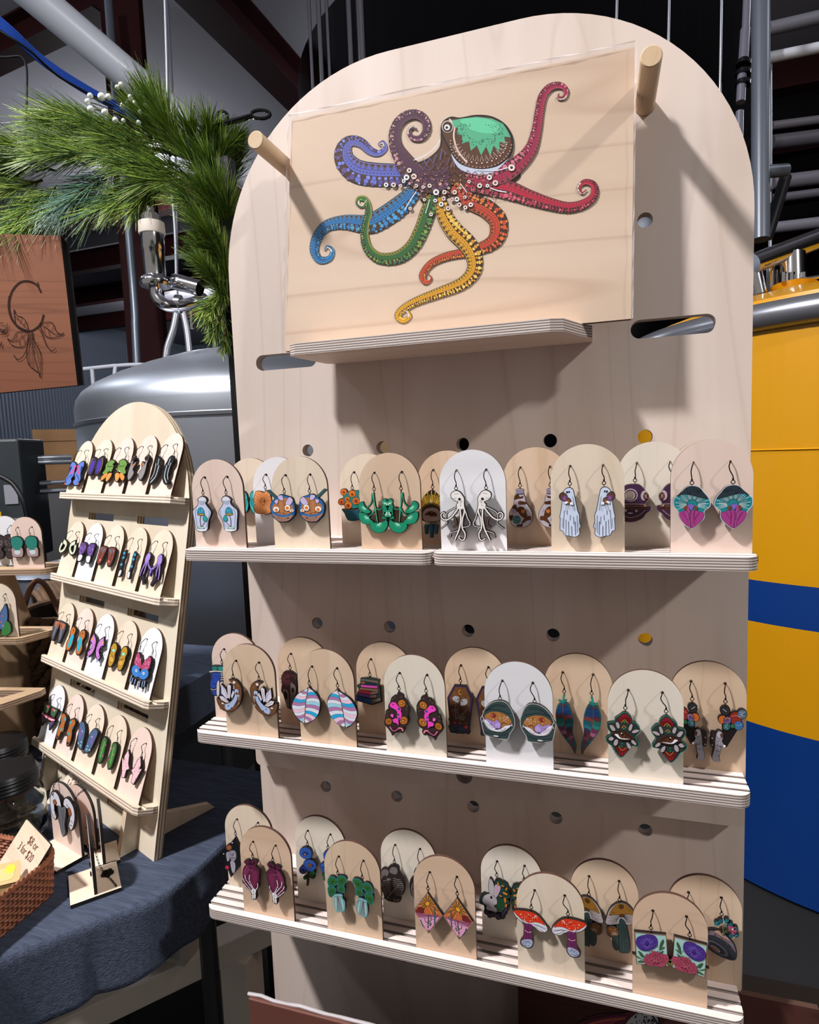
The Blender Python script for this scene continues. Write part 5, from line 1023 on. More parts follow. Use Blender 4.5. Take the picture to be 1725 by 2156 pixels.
# white trestle under the board, floor things
M_wht = mat('white_paint_wood', '#e4dccf', .6, var=.08)
tr = empty('white_trestle', (-.42, .43, -1.27)); tag(tr, 'white painted wooden trestle frame under the boards, beside the tablecloth', 'trestle')
def beam(a, b, w, h, name, m, parent, up=(0, 0, 1), bevel=.002):
    a, b = Vector(a), Vector(b); t = (b - a).normalized(); s_ = t.cross(Vector(up)).normalized(); u_v = s_.cross(t); L_ = (b - a).length
    mb = MB(); mb.box((-w / 2, 0, -h / 2), (w / 2, L_, h / 2)); M = Matrix(((s_.x, t.x, u_v.x, a.x), (s_.y, t.y, u_v.y, a.y), (s_.z, t.z, u_v.z, a.z), (0, 0, 0, 1)))
    base = parent.matrix_world if parent else Matrix()
    if parent: base = Matrix.Translation(parent.location) @ parent.rotation_euler.to_matrix().to_4x4()
    o = mb.build(name, [m] if not isinstance(m, list) else m, parent, bevel=bevel); o.matrix_local = base.inverted() @ M; return o
zb = -.86
A = on_z(10, 2205, zb - .02); B = on_z(505, 1975, zb - .02)
beam(A, B + (B - A).normalized() * .06, .05, .045, 'trestle_rail', M_wht, tr)
Bl = B - (B - A).normalized() * .0; beam((Bl.x + .0, Bl.y, -1.27), (Bl.x, Bl.y, zb - .042), .055, .055, 'trestle_leg', M_wht, tr, up=(1, 0, 0))
Cl = A + (B - A) * .05; beam((Cl.x, Cl.y, -1.27), (Cl.x, Cl.y, zb - .042), .055, .055, 'trestle_leg', M_wht, tr, up=(1, 0, 0))
mb = MB(); q = A + (B - A) * .74; mb.box((q.x - .03, q.y - .03, zb + .0026), (q.x + .02, q.y + .03, zb + .012)); mb.box((q.x - .03, q.y - .03, zb + .012), (q.x - .022, q.y + .03, zb + .05)); mb.box((q.x + .012, q.y - .03, zb + .012), (q.x + .02, q.y + .03, zb + .05))
o = mb.build('metal_bracket', [mat('white_metal', '#a8a49e', .5)]); tag(o, 'small white U-shaped bracket sitting on the white trestle rail', 'bracket')
mb = MB(); a_ = at(432, 2040, 1.5); mb.box((a_.x - .0, a_.y, -1.27), (a_.x + .62, a_.y + .3, -.84)); o = mb.build('black_fabric_bin', [mat('black_cloth', '#0a0b0f', .9)], bevel=.02); tag(o, 'black fabric storage bin on the floor behind the white trestle', 'bin')
# low table carrying the big board
M_blk = mat('black_table', '#15151a', .6)
dt = empty('low_table', (.25, 0, -1.27)); tag(dt, 'low black table that the big display board stands on', 'table')
mb = MB(); mb.box((-.085, -.16, .480), (.40, .30, .508)); mb.build('table_top', [M_blk], dt)
for x in (-.045, .37):
    for y in (-.10, .27):
        mb = MB(); mb.box((x - .02, y - .02, 0), (x + .02, y + .02, .480)); mb.build('table_leg', [M_blk], dt)
for x in (.0, .32):
    m2 = MB(); m2.poly([[(.0125, -.7615), (.17, -.7615), (.16, -.74), (.05, -.50), (.0125, -.45)]], x - .006, x + .006, 0, 1); m2.v = [(y, xx, z) for xx, y, z in m2.v]; m2.f = [tuple(reversed(f)) for f in m2.f]
    put(m2, 'support_foot', [W_board, P_z], root)
# walnut picture in a sleeve and the feather print below the shelf
W_wal = wood('walnut', '#4c2c26', '#744a3e', '#2c1814', 'X', 10, lines=.5, wscale=8)
mb = MB(); mb.box((-.034, -.126, -.7615), (.245, -.119, -.534)); o = mb.build('walnut_panel', [W_wal], bevel=.001); tag(o, 'reddish walnut panel in a clear sleeve at the bottom edge, below the lowest shelf', 'picture')
mb = MB(); mb.tube([(-.036 + .285 * i / 20, -.1225 + .0006 * sin(i * 2.1), -.5322 + .0008 * sin(i * 1.7)) for i in range(21)], .0016, 6); mb.build('sleeve_edge', [M_weld], o)
FPt = Frame((.2185, -.058, -.7615), (1, 0, 0), Vector((0, -1, .08)).normalized(), Vector((0, .08, 1)).normalized())
fp = empty('feather_print', M=FPt.mat()); tag(fp, 'dark reddish wooden print with a curled feather, half hidden under the lowest shelf', 'picture')
W_dk = wood('dark_cherry', '#3a201b', '#55302a', '#241210', 'X', 8, lines=.4)
mb = MB(); mb.poly([[(0, 0), (.26, 0), (.26, .262), (0, .262)]], 0, .006, 0, 1); mb.build('print_panel', [W_dk, P_card], fp)
def xq(x, y): return FPt.unproj(1000 + x / 2.782, 1640 + y / 2.782, .0005)
ua = math.dist(xq(800, 1400), xq(810, 1400)) / 10; ar = Art(xq, ua, y0=-.0005, step=.00002)
ar.run('''P #5c2838 600 1440 700 1385 850 1370 960 1365 960 1440 900 1520 650 1520 | P #8c3a4c 640 1440 760 1400 900 1390 820 1430 700 1470 | L #c07030 5 660 1440 760 1415 880 1405 | L #1c1010 5 620 1420 740 1390 880 1372
P #b8b8bc 880 1440 960 1365 1060 1385 1075 1440 1060 1520 900 1520 | N #202024 6 40 985 1430 70 60 | L #2c3c54 12 1040 1385 1070 1440 1060 1500 | Y #c88030 5 820 1560 60 130 20 160 18''')
ar.face.build('feather_inlay', PAINT, fp)
# ---------------------------------------------------------------- things on the craft table
M_rat = mat('rattan', '#8a5236', .6, var=.3, vscale=90); M_ratd = mat('rattan_dark', '#5a3220', .7, var=.3, vscale=60)
bx0, bx1, by0, by1 = -.495, -.325, -.240, -.060
bk = empty('rattan_basket', ((bx0 + bx1) / 2, (by0 + by1) / 2, ZTAB)); tag(bk, 'brown rattan basket at the lower left, holding the price card and stickers', 'basket')
def ring(off, z, k=None, wav=0, ph=0, n=168):
    hx_, hy_, r = (bx1 - bx0) / 2 + off, (by1 - by0) / 2 + off, .03 + off; P = []
    per = [(hx_ - r, hy_ - r)]
    tot = 2 * (2 * hx_ - 2 * r + 2 * hy_ - 2 * r) + 2 * pi * r; cs = [2 * (hy_ - r), pi / 2 * r, 2 * (hx_ - r), pi / 2 * r] * 2
    for i in range(n):
        s_ = tot * i / n; e = 0
        while s_ > cs[e] and e < 7: s_ -= cs[e]; e += 1
        a0 = {0: 0, 2: 90, 4: 180, 6: 270}.get(e)
        cxy = [(hx_ - r, -(hy_ - r)), (hx_ - r, hy_ - r), (hx_ - r, hy_ - r), (-(hx_ - r), hy_ - r), (-(hx_ - r), hy_ - r), (-(hx_ - r), -(hy_ - r)), (-(hx_ - r), -(hy_ - r)), (hx_ - r, -(hy_ - r))][e]
        if e % 2 == 0:
            dx = {0: (0, 1), 2: (-1, 0), 4: (0, -1), 6: (1, 0)}[e]; nx = {0: (1, 0), 2: (0, 1), 4: (-1, 0), 6: (0, -1)}[e]; x = cxy[0] + dx[0] * s_ + nx[0] * r; y = cxy[1] + dx[1] * s_ + nx[1] * r
        else: a = radians({1: 0, 3: 90, 5: 180, 7: 270}[e]) + s_ / r; nx = (cos(a), sin(a)); x = cxy[0] + r * nx[0]; y = cxy[1] + r * nx[1]
        w_ = wav * cos(pi * (i // 1) * (1 / 1.5) + ph); P.append((x + nx[0] * w_, y + nx[1] * w_, z))
    return P
mw = MB(); NR = 11
for k in range(NR):
    z = .003 + k * .0041; o_ = -.004 + .004 * k / NR
    mw.tube(ring(o_, z, None, .0011, (k % 2) * pi), .0019, 5, closed=True)
w_ = mw.build('weavers', [M_rat], bk, True); w_['kind'] = 'stuff'
mw = MB()
for i, (p, q) in enumerate(zip(ring(-.0040, 0, n=112), ring(.0, .047, n=112))): mw.tube([p, q], .0016, 5)
w_ = mw.build('stakes', [M_ratd], bk, True); w_['kind'] = 'stuff'
mw = MB(); R1 = ring(.0005, .0475, n=112)
mw.tube(ring(0, .047, n=60), .003, 6, closed=True)
for i in range(0, 112): a, b = Vector(R1[i]), Vector(R1[(i + 2) % 112]); mw.tube([a + Vector((0, 0, -.003)), (a + b) / 2 + Vector((0, 0, .0028)), b + Vector((0, 0, -.002))], .0016, 5)
mw.build('braided_rim', [M_rat], bk, True)
mw = MB(); mw.flat([[(p[0], p[1]) for p in ring(-.005, 0, n=40)]], 0, .003); mw.build('basket_bottom', [M_ratd], bk)
# price card
W_sign = wood('sign_maple', '#dcbfa6', '#e6cfba', '#c09880', 'X', 12, lines=.3)
a_ = at(56, 1724.5, .752); b_ = at(107, 1779, .722); c_ = at(2, 1822, .735)
Xs = (b_ - a_).normalized(); Zs = (a_ - c_); Zs = (Zs - Xs * Zs.dot(Xs)).normalized(); Ns = Xs.cross(Zs)
FS = Frame(a_, Xs, Ns, Zs); ws = (b_ - a_).length
ps = empty('price_card', M=FS.mat()); tag(ps, 'wooden price card reading $8 or 3 for $20, stuck in the rattan basket', 'sign')
mb = MB(); hS = .070; mb.poly([rrect(0, -hS, ws, 0, .002)], 0, .003, 0, 1); mb.build('card_panel', [W_sign, mat('burnt_edge', '#16100d', .8)], ps)
M_burn = mat('engraved_brown', '#5c3018', .8)
def text(body, size, x, z, y, m, parent, sx=1.0, bold=.0, align='CENTER', ext=.0002, name='lettering'):
    cu = bpy.data.curves.new('t', 'FONT'); cu.body = body; cu.size = size; cu.align_x = align; cu.align_y = 'CENTER'; cu.extrude = ext; cu.offset = bold; cu.resolution_u = 3
    ob = bpy.data.objects.new('t', cu); COL.objects.link(ob); dg = bpy.context.evaluated_depsgraph_get(); me = bpy.data.meshes.new_from_object(ob.evaluated_get(dg)); bpy.data.objects.remove(ob)
    me.materials.clear(); me.materials.append(m); o = bpy.data.objects.new(name, me); COL.objects.link(o); o.parent = parent; o.location = (x, y, z); o.rotation_euler = (pi / 2, 0, 0); o.scale = (sx, 1, 1); return o
text('$8 or', .0128, ws * .56, -.0125, -.0003, M_burn, ps, .72, -.0002); text('3 for $20', .0128, ws * .50, -.0245, -.0003, M_burn, ps, .66, -.0002)
# stickers in the basket
for i, (u, v, c, nm) in enumerate(((8, 1832, '#d8c080', 'yellow bird'), (4, 1868, '#5cc84a', 'green lettered'), (22, 1856, '#d0b078', 'tan'))):
    p = at(u, v + 8, .700 + .004 * i); Nn = Vector((.45, -.35, .82)).normalized(); Xx = Vector((0, 0, 1)).cross(Nn).normalized() * 1; Xx = (Xx + Vector((0, 0, -.25)) * (1 if i != 1 else -1)); Xx = (Xx - Nn * Xx.dot(Nn)).normalized(); Zz = Nn.cross(Xx); fr = Frame(p, Xx, Nn, Zz)
    o = empty('sticker', M=fr.mat()); tag(o, '%s sticker lying in the rattan basket beside the price card' % nm, 'sticker', 'stickers in the basket')
    mb = MB(); mb.poly([rrect(-.016, -.012, .016, .012, .004)], 0, .0015, 0, 0, hexc('#c8ae7c'), hexc('#2a1c10')); mb.build('sticker_body', PAINT, o)
    mb = MB(); mb.poly([rrect(-.013, -.008, .010, .006, .005)], -.0002, None, 0, 0, hexc(c)); mb.poly([circle(.006, .004, .005, 12)], -.0003, None, 0, 0, hexc('#f0d840' if i == 0 else c)); mb.build('sticker_print', PAINT, o)
    if i == 1: text('PRO', .009, 0, -.008, -.0006, mat('black_ink', '#101010'), o)
# jars
M_glass = mat('clear_glass', '#f4faf8', .03, trans=1.0); M_glass.node_tree.nodes['Principled BSDF'].inputs['IOR'].default_value = 1.25
M_lid = mat('dark_lid', '#1c1d20', .35, .6); M_red = mat('red_band', '#7c2018', .5)
def jar(u, v, name):
    p = on_z(u, v, ZTAB); R_ = .045
    j = empty('mason_jar', (p.x, p.y, ZTAB + .0006)); tag(j, name, 'jar', 'glass jars behind the basket')
    mb = MB(); mb.lathe([(0, .0), (R_ * .86, .0), (R_ * .98, .006), (R_, .015), (R_, .052), (R_ * .93, .064), (R_ * .80, .070), (R_ * .80, .078), (R_ * .75, .078), (R_ * .75, .068), (R_ * .93, .052), (R_ * .94, .014), (R_ * .8, .006), (0, .006)], 32); mb.build('jar_glass', [M_glass], j, True)
    mb = MB(); pr_ = [(0, .098), (R_ * .80, .098), (R_ * .85, .095)]
    for i in range(4): z = .093 - i * .005; pr_ += [(R_ * .86, z), (R_ * .885, z - .0015), (R_ * .86, z - .003), (R_ * .845, z - .004)]
    pr_ += [(R_ * .86, .072), (R_ * .81, .072), (R_ * .81, .0785), (0, .0785)]; mb.lathe(pr_[::-1], 40); mb.build('jar_lid', [M_lid], j, True)
    mb = MB(); rr = random.Random(int(u) + 50)
    for i in range(40):
        a, r, z = rr.uniform(0, 6.28), R_ * .68 * sqrt(rr.random()), rr.uniform(.010, .045); mb.lathe([(0, 0), (.008, .001), (.008, .003), (0, .004)], 8, center=(r * cos(a), r * sin(a), z))
    o = mb.build('jar_contents', [mat('dark_tokens', '#54483c', .5, .2, var=.5, vscale=60)], j, True); o['kind'] = 'stuff'
    mb = MB(); mb.lathe([(R_ * .815, .0702), (R_ * .83, .0712), (R_ * .815, .0722)], 32); mb.build('red_seal', [M_red], j, True)
jar(26, 1762, 'glass jar with a ribbed black lid standing nearest behind the rattan basket'); jar(8, 1690, 'second glass jar with a black lid, further back at the left edge')
# necklace stands
M_dkply = mat('burnt_ply_edge', '#17110e', .8)
def neck(O, X, h, w, label, base, pend=None):
    X = Vector((X[0], X[1], 0)).normalized(); N = Vector((X.y, -X.x, 0)); fr = Frame(Vector((O[0], O[1], ZTAB + .0008)), X, N, Zu)
    t = empty('necklace_stand', M=fr.mat()); tag(t, label, 'stand', 'little necklace stands')
    mb = MB(); mb.flat([[(-base[0], -base[2]), (base[1], -base[2]), (base[1], base[3]), (-base[0], base[3])]], 0, .0042, 0, 1); mb.build('stand_base', [CARDW['cream'], M_dkply], t)
    mb = MB(); mb.poly([[(x, z + .0042) for x, z in arch(w, h)]], -.0018, .0018, 0, 1); mb.build('stand_back', [CARDW['pink'], M_dkply], t); return t, fr
neck((-.369, .010), (.069, -.021), .080, .068, 'arched necklace stand just behind the ram-horn necklace stand', (.030, .034, .003, .010))
neck((-.322, -.006), (.034, -.031), .074, .048, 'arched necklace stand seen almost edge-on beneath the leaning stand', (.024, .024, .012, .018))
t2, f2 = neck((-.2925, -.051), (.040, -.036), .084, .054, 'necklace stand seen edge-on at the table front, black pendant on its base', (.030, .030, .027, .027))
t1, f1 = neck((-.3795, -.005), (.069, -.021), .090, .073, 'arched necklace stand displaying the curled white ram-horn pendant', (.036, .036, .034, .006))
def x1(x, y):
    a = f1.unproj(x / 6.161, 1580 + y / 6.161, .008); return a
r1 = empty('ram_horn_necklace', M=f1.mat()); tag(r1, 'white and grey curled ram-horn pendant hanging on its arched stand', 'necklace')
u1 = math.dist(x1(700, 700), x1(710, 700)) / 10; ar = Art(x1, u1, .003, 7, y0=-.008); ar.run('''S #dcdce6 58 760 720 740 620 705 590 680 640 680 740 700 830 725 870
S #dcdce6 62 860 740 865 690 890 690 930 760 940 860 925 960 905 1000
B #6c6e76 755 710 800 740 850 735 850 850 835 960 845 1060 820 1108 800 1060 780 960 765 850
L #2c2c34 4 800 760 810 900 820 1080 | L #2c2c34 4 825 760 830 900 | P #9c5c3c 690 650 720 640 740 690 700 700 | P #9c5c3c 880 760 910 750 930 830 900 850
L #2c2c34 4 690 760 720 800 | L #2c2c34 4 700 820 740 860 | L #2c2c34 4 900 900 950 940 | L #2c2c34 4 890 960 940 980 | L #2c2c34 4 860 700 900 740''')
pp = ar.back.build('pendant', PAINT, r1); ar.face.build('painted_face', PAINT, pp)
def chain(pts, parent, r=.0007):
    mb = MB(); P = [Vector(p) for p in spline(pts, False, 6)]
    for i in range(len(P) - 1):
        c = (P[i] + P[i + 1]) / 2; d = (P[i + 1] - P[i]).normalized(); s_ = d.orthogonal().normalized() if i % 2 else d.cross(d.orthogonal()).normalized(); L_ = (P[i + 1] - P[i]).length * .62
        mb.tube([tuple(c + d * L_ * cos(q) + s_ * r * 1.6 * sin(q)) for q in [pi * k / 4 for k in range(8)]], r * .5, 4, closed=True)
    return mb.build('chain', [M_wire], parent, True)
a = x1(690, 580); b = x1(690, 430); c = x1(960, 690); d = x1(1000, 575)
chain([(a[0], -.009, a[1]), (b[0], -.006, b[1]), (b[0] + .001, .003, b[1] + .004)], r1); chain([(c[0], -.009, c[1]), (d[0], -.006, d[1]), (d[0] + .001, .003, d[1] + .002)], r1)
r2 = empty('black_necklace', M=f2.mat()); tag(r2, 'fine black chain necklace with a flower pendant draped over the edge-on stand', 'necklace')
chain([(-.027, -.0026, .062), (-.0268, .0030, .045), (-.020, .006, .018), (-.006, .012, .0056), (.010, .018, .0052), (.026, .022, .0052)], r2)
mb = MB(); [mb.lathe([(0, 0), (.0034, 0), (.0034, .002), (0, .002)], 10, center=(-.006 + .0042 * cos(k * 1.256), .015 + .0042 * sin(k * 1.256), .0046)) for k in range(5)]; mb.build('flower_pendant', [M_wire], r2)
mb = MB(); [mb.lathe([(0, 0), (.0045, 0), (.0045, .0025), (0, .0025)], 8, center=(0, 0, .014 + k * .012)) for k in range(4)]; mb.v = [(z * 0 + x * .9, -.003 - y * .2, z) for x, y, z in mb.v]; mb.build('pendant_drops', [M_wire], r2)
# script card behind, and woven bag
p_ = at(152, 1672, .93); Xc = Vector((.80, -.30, -.45)).normalized(); Nc = Vector((.30, -.93, .2)); Nc = (Nc - Xc * Nc.dot(Xc)).normalized(); Zc = Nc.cross(Xc); FC = Frame(p_, Xc, Nc, Zc)
sc_ = empty('script_card', M=FC.mat()); tag(sc_, 'tan card with dark flowing script, tucked below the bottom shelf of the leaning stand', 'sign')
mb = MB(); mb.poly([rrect(-.030, -.060, .033, .030, .002)], 0, .002, 0, 1); mb.build('card_panel', [CARDW['cream'], P_card], sc_)
mb = MB()
for r_ in range(3):
    P = [(-.022 + .044 * i / 40, .016 - r_ * .012 + .0035 * sin(i * .9 + r_) + .002 * sin(i * 2.1)) for i in range(41)]; L_, R_ = stroke(P, .0008); mb.add([(p[0], -.0003, p[1]) for p in L_ + R_], [(i, 41 + i, 42 + i, i + 1) for i in range(40)])
mb.build('script', [mat('script_brown', '#6a4a30', .8)], sc_)
# ---------------------------------------------------------------- woven bag and the round basket behind
M_weave = mat('seagrass', '#5c4632', .85, var=.35, vscale=25, bump=.6, bscale=80)
pb = on_z(85, 1560, ZTAB); 
wb = empty('woven_bag', (pb.x + .01, pb.y + .11, ZTAB + .001)); tag(wb, 'brown braided seagrass bag between the tiered stand and the leaning stand', 'bag')
mb = MB(); nr, na = 15, 26; Rb = .105; hb = .225
mb.lathe([(0, .002), (Rb * .93, .002), (Rb * .97, hb), (Rb * .93, hb), (Rb * .89, .006), (0, .006)], 32); mb.build('bag_lining', [mat('bag_dark', '#241a12', .9)], wb)
for k in range(nr):
    mb = MB(); z0 = .004 + k * hb / nr
    for i in range(na):
        a0 = 2 * pi * (i + .5 * (k % 2)) / na; a1 = a0 + 2 * pi / na * 1.15; pts = []
        for j in range(6):
            t = j / 5; a = a0 + (a1 - a0) * t; r = Rb + .006 * sin(pi * t); pts.append((r * cos(a), r * sin(a), z0 + hb / nr * (1.25 * t - .1) + .001))
        mb.tube(pts, [.0035, .0066, .0078, .0076, .006, .0035], 6)
    o = mb.build('braid_row', [M_weave], wb, True); o['kind'] = 'stuff'
mb = MB(); mb.tube([(Rb * cos(t * pi / 16), Rb * sin(t * pi / 16), hb + .002) for t in range(32)], .007, 8, closed=True); mb.build('bag_rim', [M_weave], wb, True)
for sg in (-1, 1):
    mb = MB(); mb.tube([(-.05 + .1 * t / 12, sg * .09, hb + .075 * sin(pi * t / 12)) for t in range(13)], .005, 8); mb.build('bag_handle', [mat('tan_handle', '#6a4430', .6)], wb, True)
pb = at(100, 1290, 1.55); bb = empty('coil_basket', (pb.x, pb.y, ZTAB + .112)); tag(bb, 'round coiled brown basket lying on its side behind the leaning stand', 'basket')
for k in range(9):
    r = .10 - abs(k - 3) * .004; mb = MB(); mb.tube([(r * cos(t * pi / 16) * .95, .018 * k * .6, r * sin(t * pi / 16)) for t in range(32)], .0078, 8, closed=True); o = mb.build('coil', [M_weave], bb, True)
bb.rotation_euler = (.25, .2, -.5)
# ---------------------------------------------------------------- the hall
M_conc = mat('concrete', '#141416', .8, var=.25, vscale=2)
mb = MB(); mb.box((-14, -4, -1.37), (12, 19, -1.27)); o = mb.build('floor', [M_conc]); o['kind'] = 'structure'
M_ceil = mat('ceiling_liner', '#8a8790', .85, var=.06, vscale=.5, bump=.2, bscale=1.5)
mb = MB(); mb.box((-14, -4, 4.02), (12, 19, 4.12)); o = mb.build('ceiling', [M_ceil]); o['kind'] = 'structure'
M_corr = mat('corrugated_steel', '#7c8494', .5, .3)
mb = MB(); n = 260; prof = []
for i in range(n):
    x = -14 + .1 * i; prof += [(x, 0), (x + .035, 0), (x + .05, -.035), (x + .085, -.035)]
vs = [(x, 18.6 + y, -1.27) for x, y in prof] + [(x, 18.6 + y, 4.02) for x, y in prof]; m_ = len(prof); mb.add(vs, [(i, i + 1, m_ + i + 1, m_ + i) for i in range(m_ - 1)]); o = mb.build('wall_back', [M_corr]); o['kind'] = 'structure'
mb = MB(); pl_ = []
for i in range(226): y = -4 + .1 * i; pl_ += [(-13.8, y), (-13.8, y + .035), (-13.765, y + .05), (-13.765, y + .085)]
m_ = len(pl_); mb.add([(x, y, -1.27) for x, y in pl_] + [(x, y, 4.02) for x, y in pl_], [(i + 1, i, m_ + i, m_ + i + 1) for i in range(m_ - 1)]); o = mb.build('wall_left', [M_corr]); o['kind'] = 'structure'
mb = MB(); mb.box((11.8, -4, -1.27), (11.9, 18.6, 4.02)); o = mb.build('wall_right', [mat('dark_wall', '#1c1a1e', .8)]); o['kind'] = 'structure'
M_mar = mat('maroon_steel', '#280b0e', .7, spec=.12); 
def ibeam(a, b, w, h, label, cat='beam', up=(0, 0, 1), group='maroon roof beams', tf=.018):
    a, b = Vector(a), Vector(b); t = (b - a).normalized(); s_ = t.cross(Vector(up)).normalized(); u_v = s_.cross(t); L_ = (b - a).length
    mb = MB(); mb.box((-w / 2, 0, -h / 2), (w / 2, L_, -h / 2 + tf)); mb.box((-w / 2, 0, h / 2 - tf), (w / 2, L_, h / 2)); mb.box((-.006, 0, -h / 2 + tf), (.006, L_, h / 2 - tf))
    o = mb.build('steel_beam' if cat == 'beam' else 'steel_column', [M_mar]); o.matrix_world = Matrix(((s_.x, t.x, u_v.x, a.x), (s_.y, t.y, u_v.y, a.y), (s_.z, t.z, u_v.z, a.z), (0, 0, 0, 1))); tag(o, label, cat, group); return o
c0 = on_z(300, 780, .9); c0 = at(290, 430, 4.6)
ibeam((c0.x, c0.y, -1.27), (c0.x, c0.y, 4.0), .25, .38, 'maroon steel column rising behind the pine garland', 'column', up=(.55, -.84, 0), group='maroon columns')
def zpx(u, v, z): return on_z(u, v, z)
def rafter(q0, q1, w, h, label): return ibeam(zpx(*q0, 3.84), zpx(*q1, 3.84), w, h, label)
rafter((395, -60), (700, 265), .30, .34, 'maroon beam sloping down under the grey ceiling between column and tall tank')
rafter((-60, 132), (215, -8), .22, .28, 'maroon beam across the ceiling at the top left corner')
for k, y in enumerate((7.6, 9.3, 11.2, 13.4)): ibeam((-13.5, y, 3.80), (11.5, y - .6, 3.80), .2, .36, ['nearest', 'second', 'third', 'farthest'][k] + ' dark roof beam crossing the far hall, seen under the garland')
for k, x in enumerate((2.6, 4.2, 6.0, 8.2)): ibeam((x, 2.0, 3.72), (x + 2.6, 18.4, 3.72), .2, .34, ['first', 'second', 'third', 'fourth'][k] + ' dark roof beam right of the grey pipes, counted from the board')
# pipes
M_wp = mat('white_duct', '#ccd2de', .35, .1); M_gp = mat('grey_pipe', '#5c6470', .35, .2); M_st = mat('stainless', '#b8bcc4', .34, 1.0, bump=.06, bscale=3); M_std = mat('dark_stainless', '#48484c', .22, 1.0); M_chr = mat('chrome', '#e4e4e8', .13, 1.0)
def pipe(pts, r, m, label, cat='pipe', name='pipe', group=None, n=20, cl=None):
    P = spline(pts, False, 8) if len(pts) > 2 else pts
    mb = MB(); mb.tube(P, r, n); o = mb.build(name, [m], None, True); tag(o, label, cat, group); return o
pipe([at(-190, -230, 3.2), at(610, 445, 4.6)], .095, M_wp, 'thick white duct slanting down from the top left behind the garland', name='air_duct')
for i in range(4):
    pipe([at(-260, -150 + i * 9, 2.9), at(-10, 30 + i * 7, 3.1), at(90, 120 + i * 5, 3.3), at(190, 186 + i * 5, 3.5), at(330, 262 + i * 4, 3.8), at(480, 345, 4.2)], .008, mat('blue_cable', '#1c4cb0', .5), ['uppermost', 'second', 'third', 'lowest'][i] + ' blue cable running below the white duct', 'cable', 'blue_cable', 'blue cables', 8)
pipe([at(-160, -40, 2.9), at(-5, 62, 3.0), at(60, 105, 3.1), at(130, 165, 3.3), at(240, 225, 3.6)], .006, mat('black_cable', '#0c0c10', .5), 'thin black cable hanging beside the blue cables', 'cable', 'black_cable')
pipe([at(-140, 112, 3.0), at(0, 120, 3.0), at(50, 125, 3.0), at(56, 200, 3.0), at(52, 330, 3.05)], .006, mat('black_cable', '#0c0c10', .5), 'black cable dropping straight down at the far left above the garland', 'cable', 'black_cable')
pipe([at(227, -10, 4.1), at(245, 220, 4.1), at(268, 450, 4.1), at(283, 640, 4.1), at(285, 690, 4.1), at(289, 775, 4.1)], .026, mat('galvanised', '#6c7480', .35, .6), 'galvanised conduit running up the front of the maroon column', name='conduit')
pipe([at(352, -10, 4.3), at(370, 330, 4.3), at(374, 640, 4.3)], .007, mat('galvanised2', '#7c808c', .4, .5), 'thin steel rod hanging right of the maroon column', name='hanging_rod')
pipe([at(346, -60, 2.1), at(352, 150, 2.1), at(355, 330, 2.1), at(368, 470, 2.1), at(372, 600, 2.1)], .0055, mat('hose_steel', '#7c808a', .45, .6), 'twisted steel hose above the chrome valve', name='steel_hose')
pipe([at(377, 628, 2.3), at(366, 690, 2.3), at(352, 735, 2.3), at(348, 775, 2.3)], .013, M_st, 'curved steel tube below the chrome valve', name='steel_tube')
pipe([at(384, 650, 2.3), at(394, 700, 2.3), at(400, 760, 2.3)], .012, M_st, 'straight steel tube right of the curved one, above the domed tank', name='steel_tube')
# chrome valve
Cv = at(324, 540, 1.9); vv = empty('sanitary_valve', tuple(Cv)); tag(vv, 'chrome valve with a cream cap and curved pipe, hanging under the garland', 'valve')
k_ = 1.9 / F
mb = MB(); mb.lathe([(0, -62 * k_), (31 * k_, -62 * k_), (33 * k_, -56 * k_), (33 * k_, -50 * k_), (29 * k_, -44 * k_), (22 * k_, -40 * k_), (22 * k_, 10 * k_), (23.5 * k_, 12 * k_), (23.5 * k_, 44 * k_), (0, 44 * k_)], 36); mb.build('valve_body', [M_chr], vv, True)
mb = MB(); mb.lathe([(0, 44 * k_), (26 * k_, 44 * k_), (27 * k_, 48 * k_), (26 * k_, 68 * k_), (0, 70 * k_)], 32); mb.build('valve_cap', [mat('cream_cap', '#c8c0b4', .5)], vv, True)
mb = MB(); mb.lathe([(0, 70 * k_), (19 * k_, 70 * k_), (20 * k_, 80 * k_), (16 * k_, 86 * k_), (8 * k_, 90 * k_), (8 * k_, 100 * k_), (0, 100 * k_)], 8); mb.build('valve_nut', [mat('dull_steel', '#7c7a78', .45, .8)], vv)
mb = MB(); rg = [Vector(p) - Cv for p in (at(327, 600, 1.9), at(330, 622, 1.9), at(345, 640, 1.9), at(368, 645, 1.92), at(400, 640, 1.95), at(430, 628, 2.0))]; mb.tube(spline([tuple(p) for p in rg], False, 6), 12.5 * k_, 20); mb.build('elbow_pipe', [M_chr], vv, True)
mb = MB(); c = Vector(at(376, 640, 1.93)) - Cv; t = Vector((.94, .3, -.1)).normalized(); mb.tube([tuple(c - t * .008), tuple(c + t * .008)], 19 * k_, 24); mb.build('clamp_ring', [M_chr], vv, True)
mb = MB(); c = Vector(at(388, 596, 1.95)) - Cv; mb.tube([tuple(c + Vector((-.04, 0, .01))), tuple(c + Vector((.05, .01, -.02)))], 17 * k_, 20); mb.build('side_port', [M_chr], vv, True)
mb = MB(); c = Vector(at(402, 655, 1.95)) - Cv; mb.tube([tuple(c), tuple(c + Vector((0, 0, -.055)))], .006, 10); mb.build('drain_stub', [M_chr], vv, True)
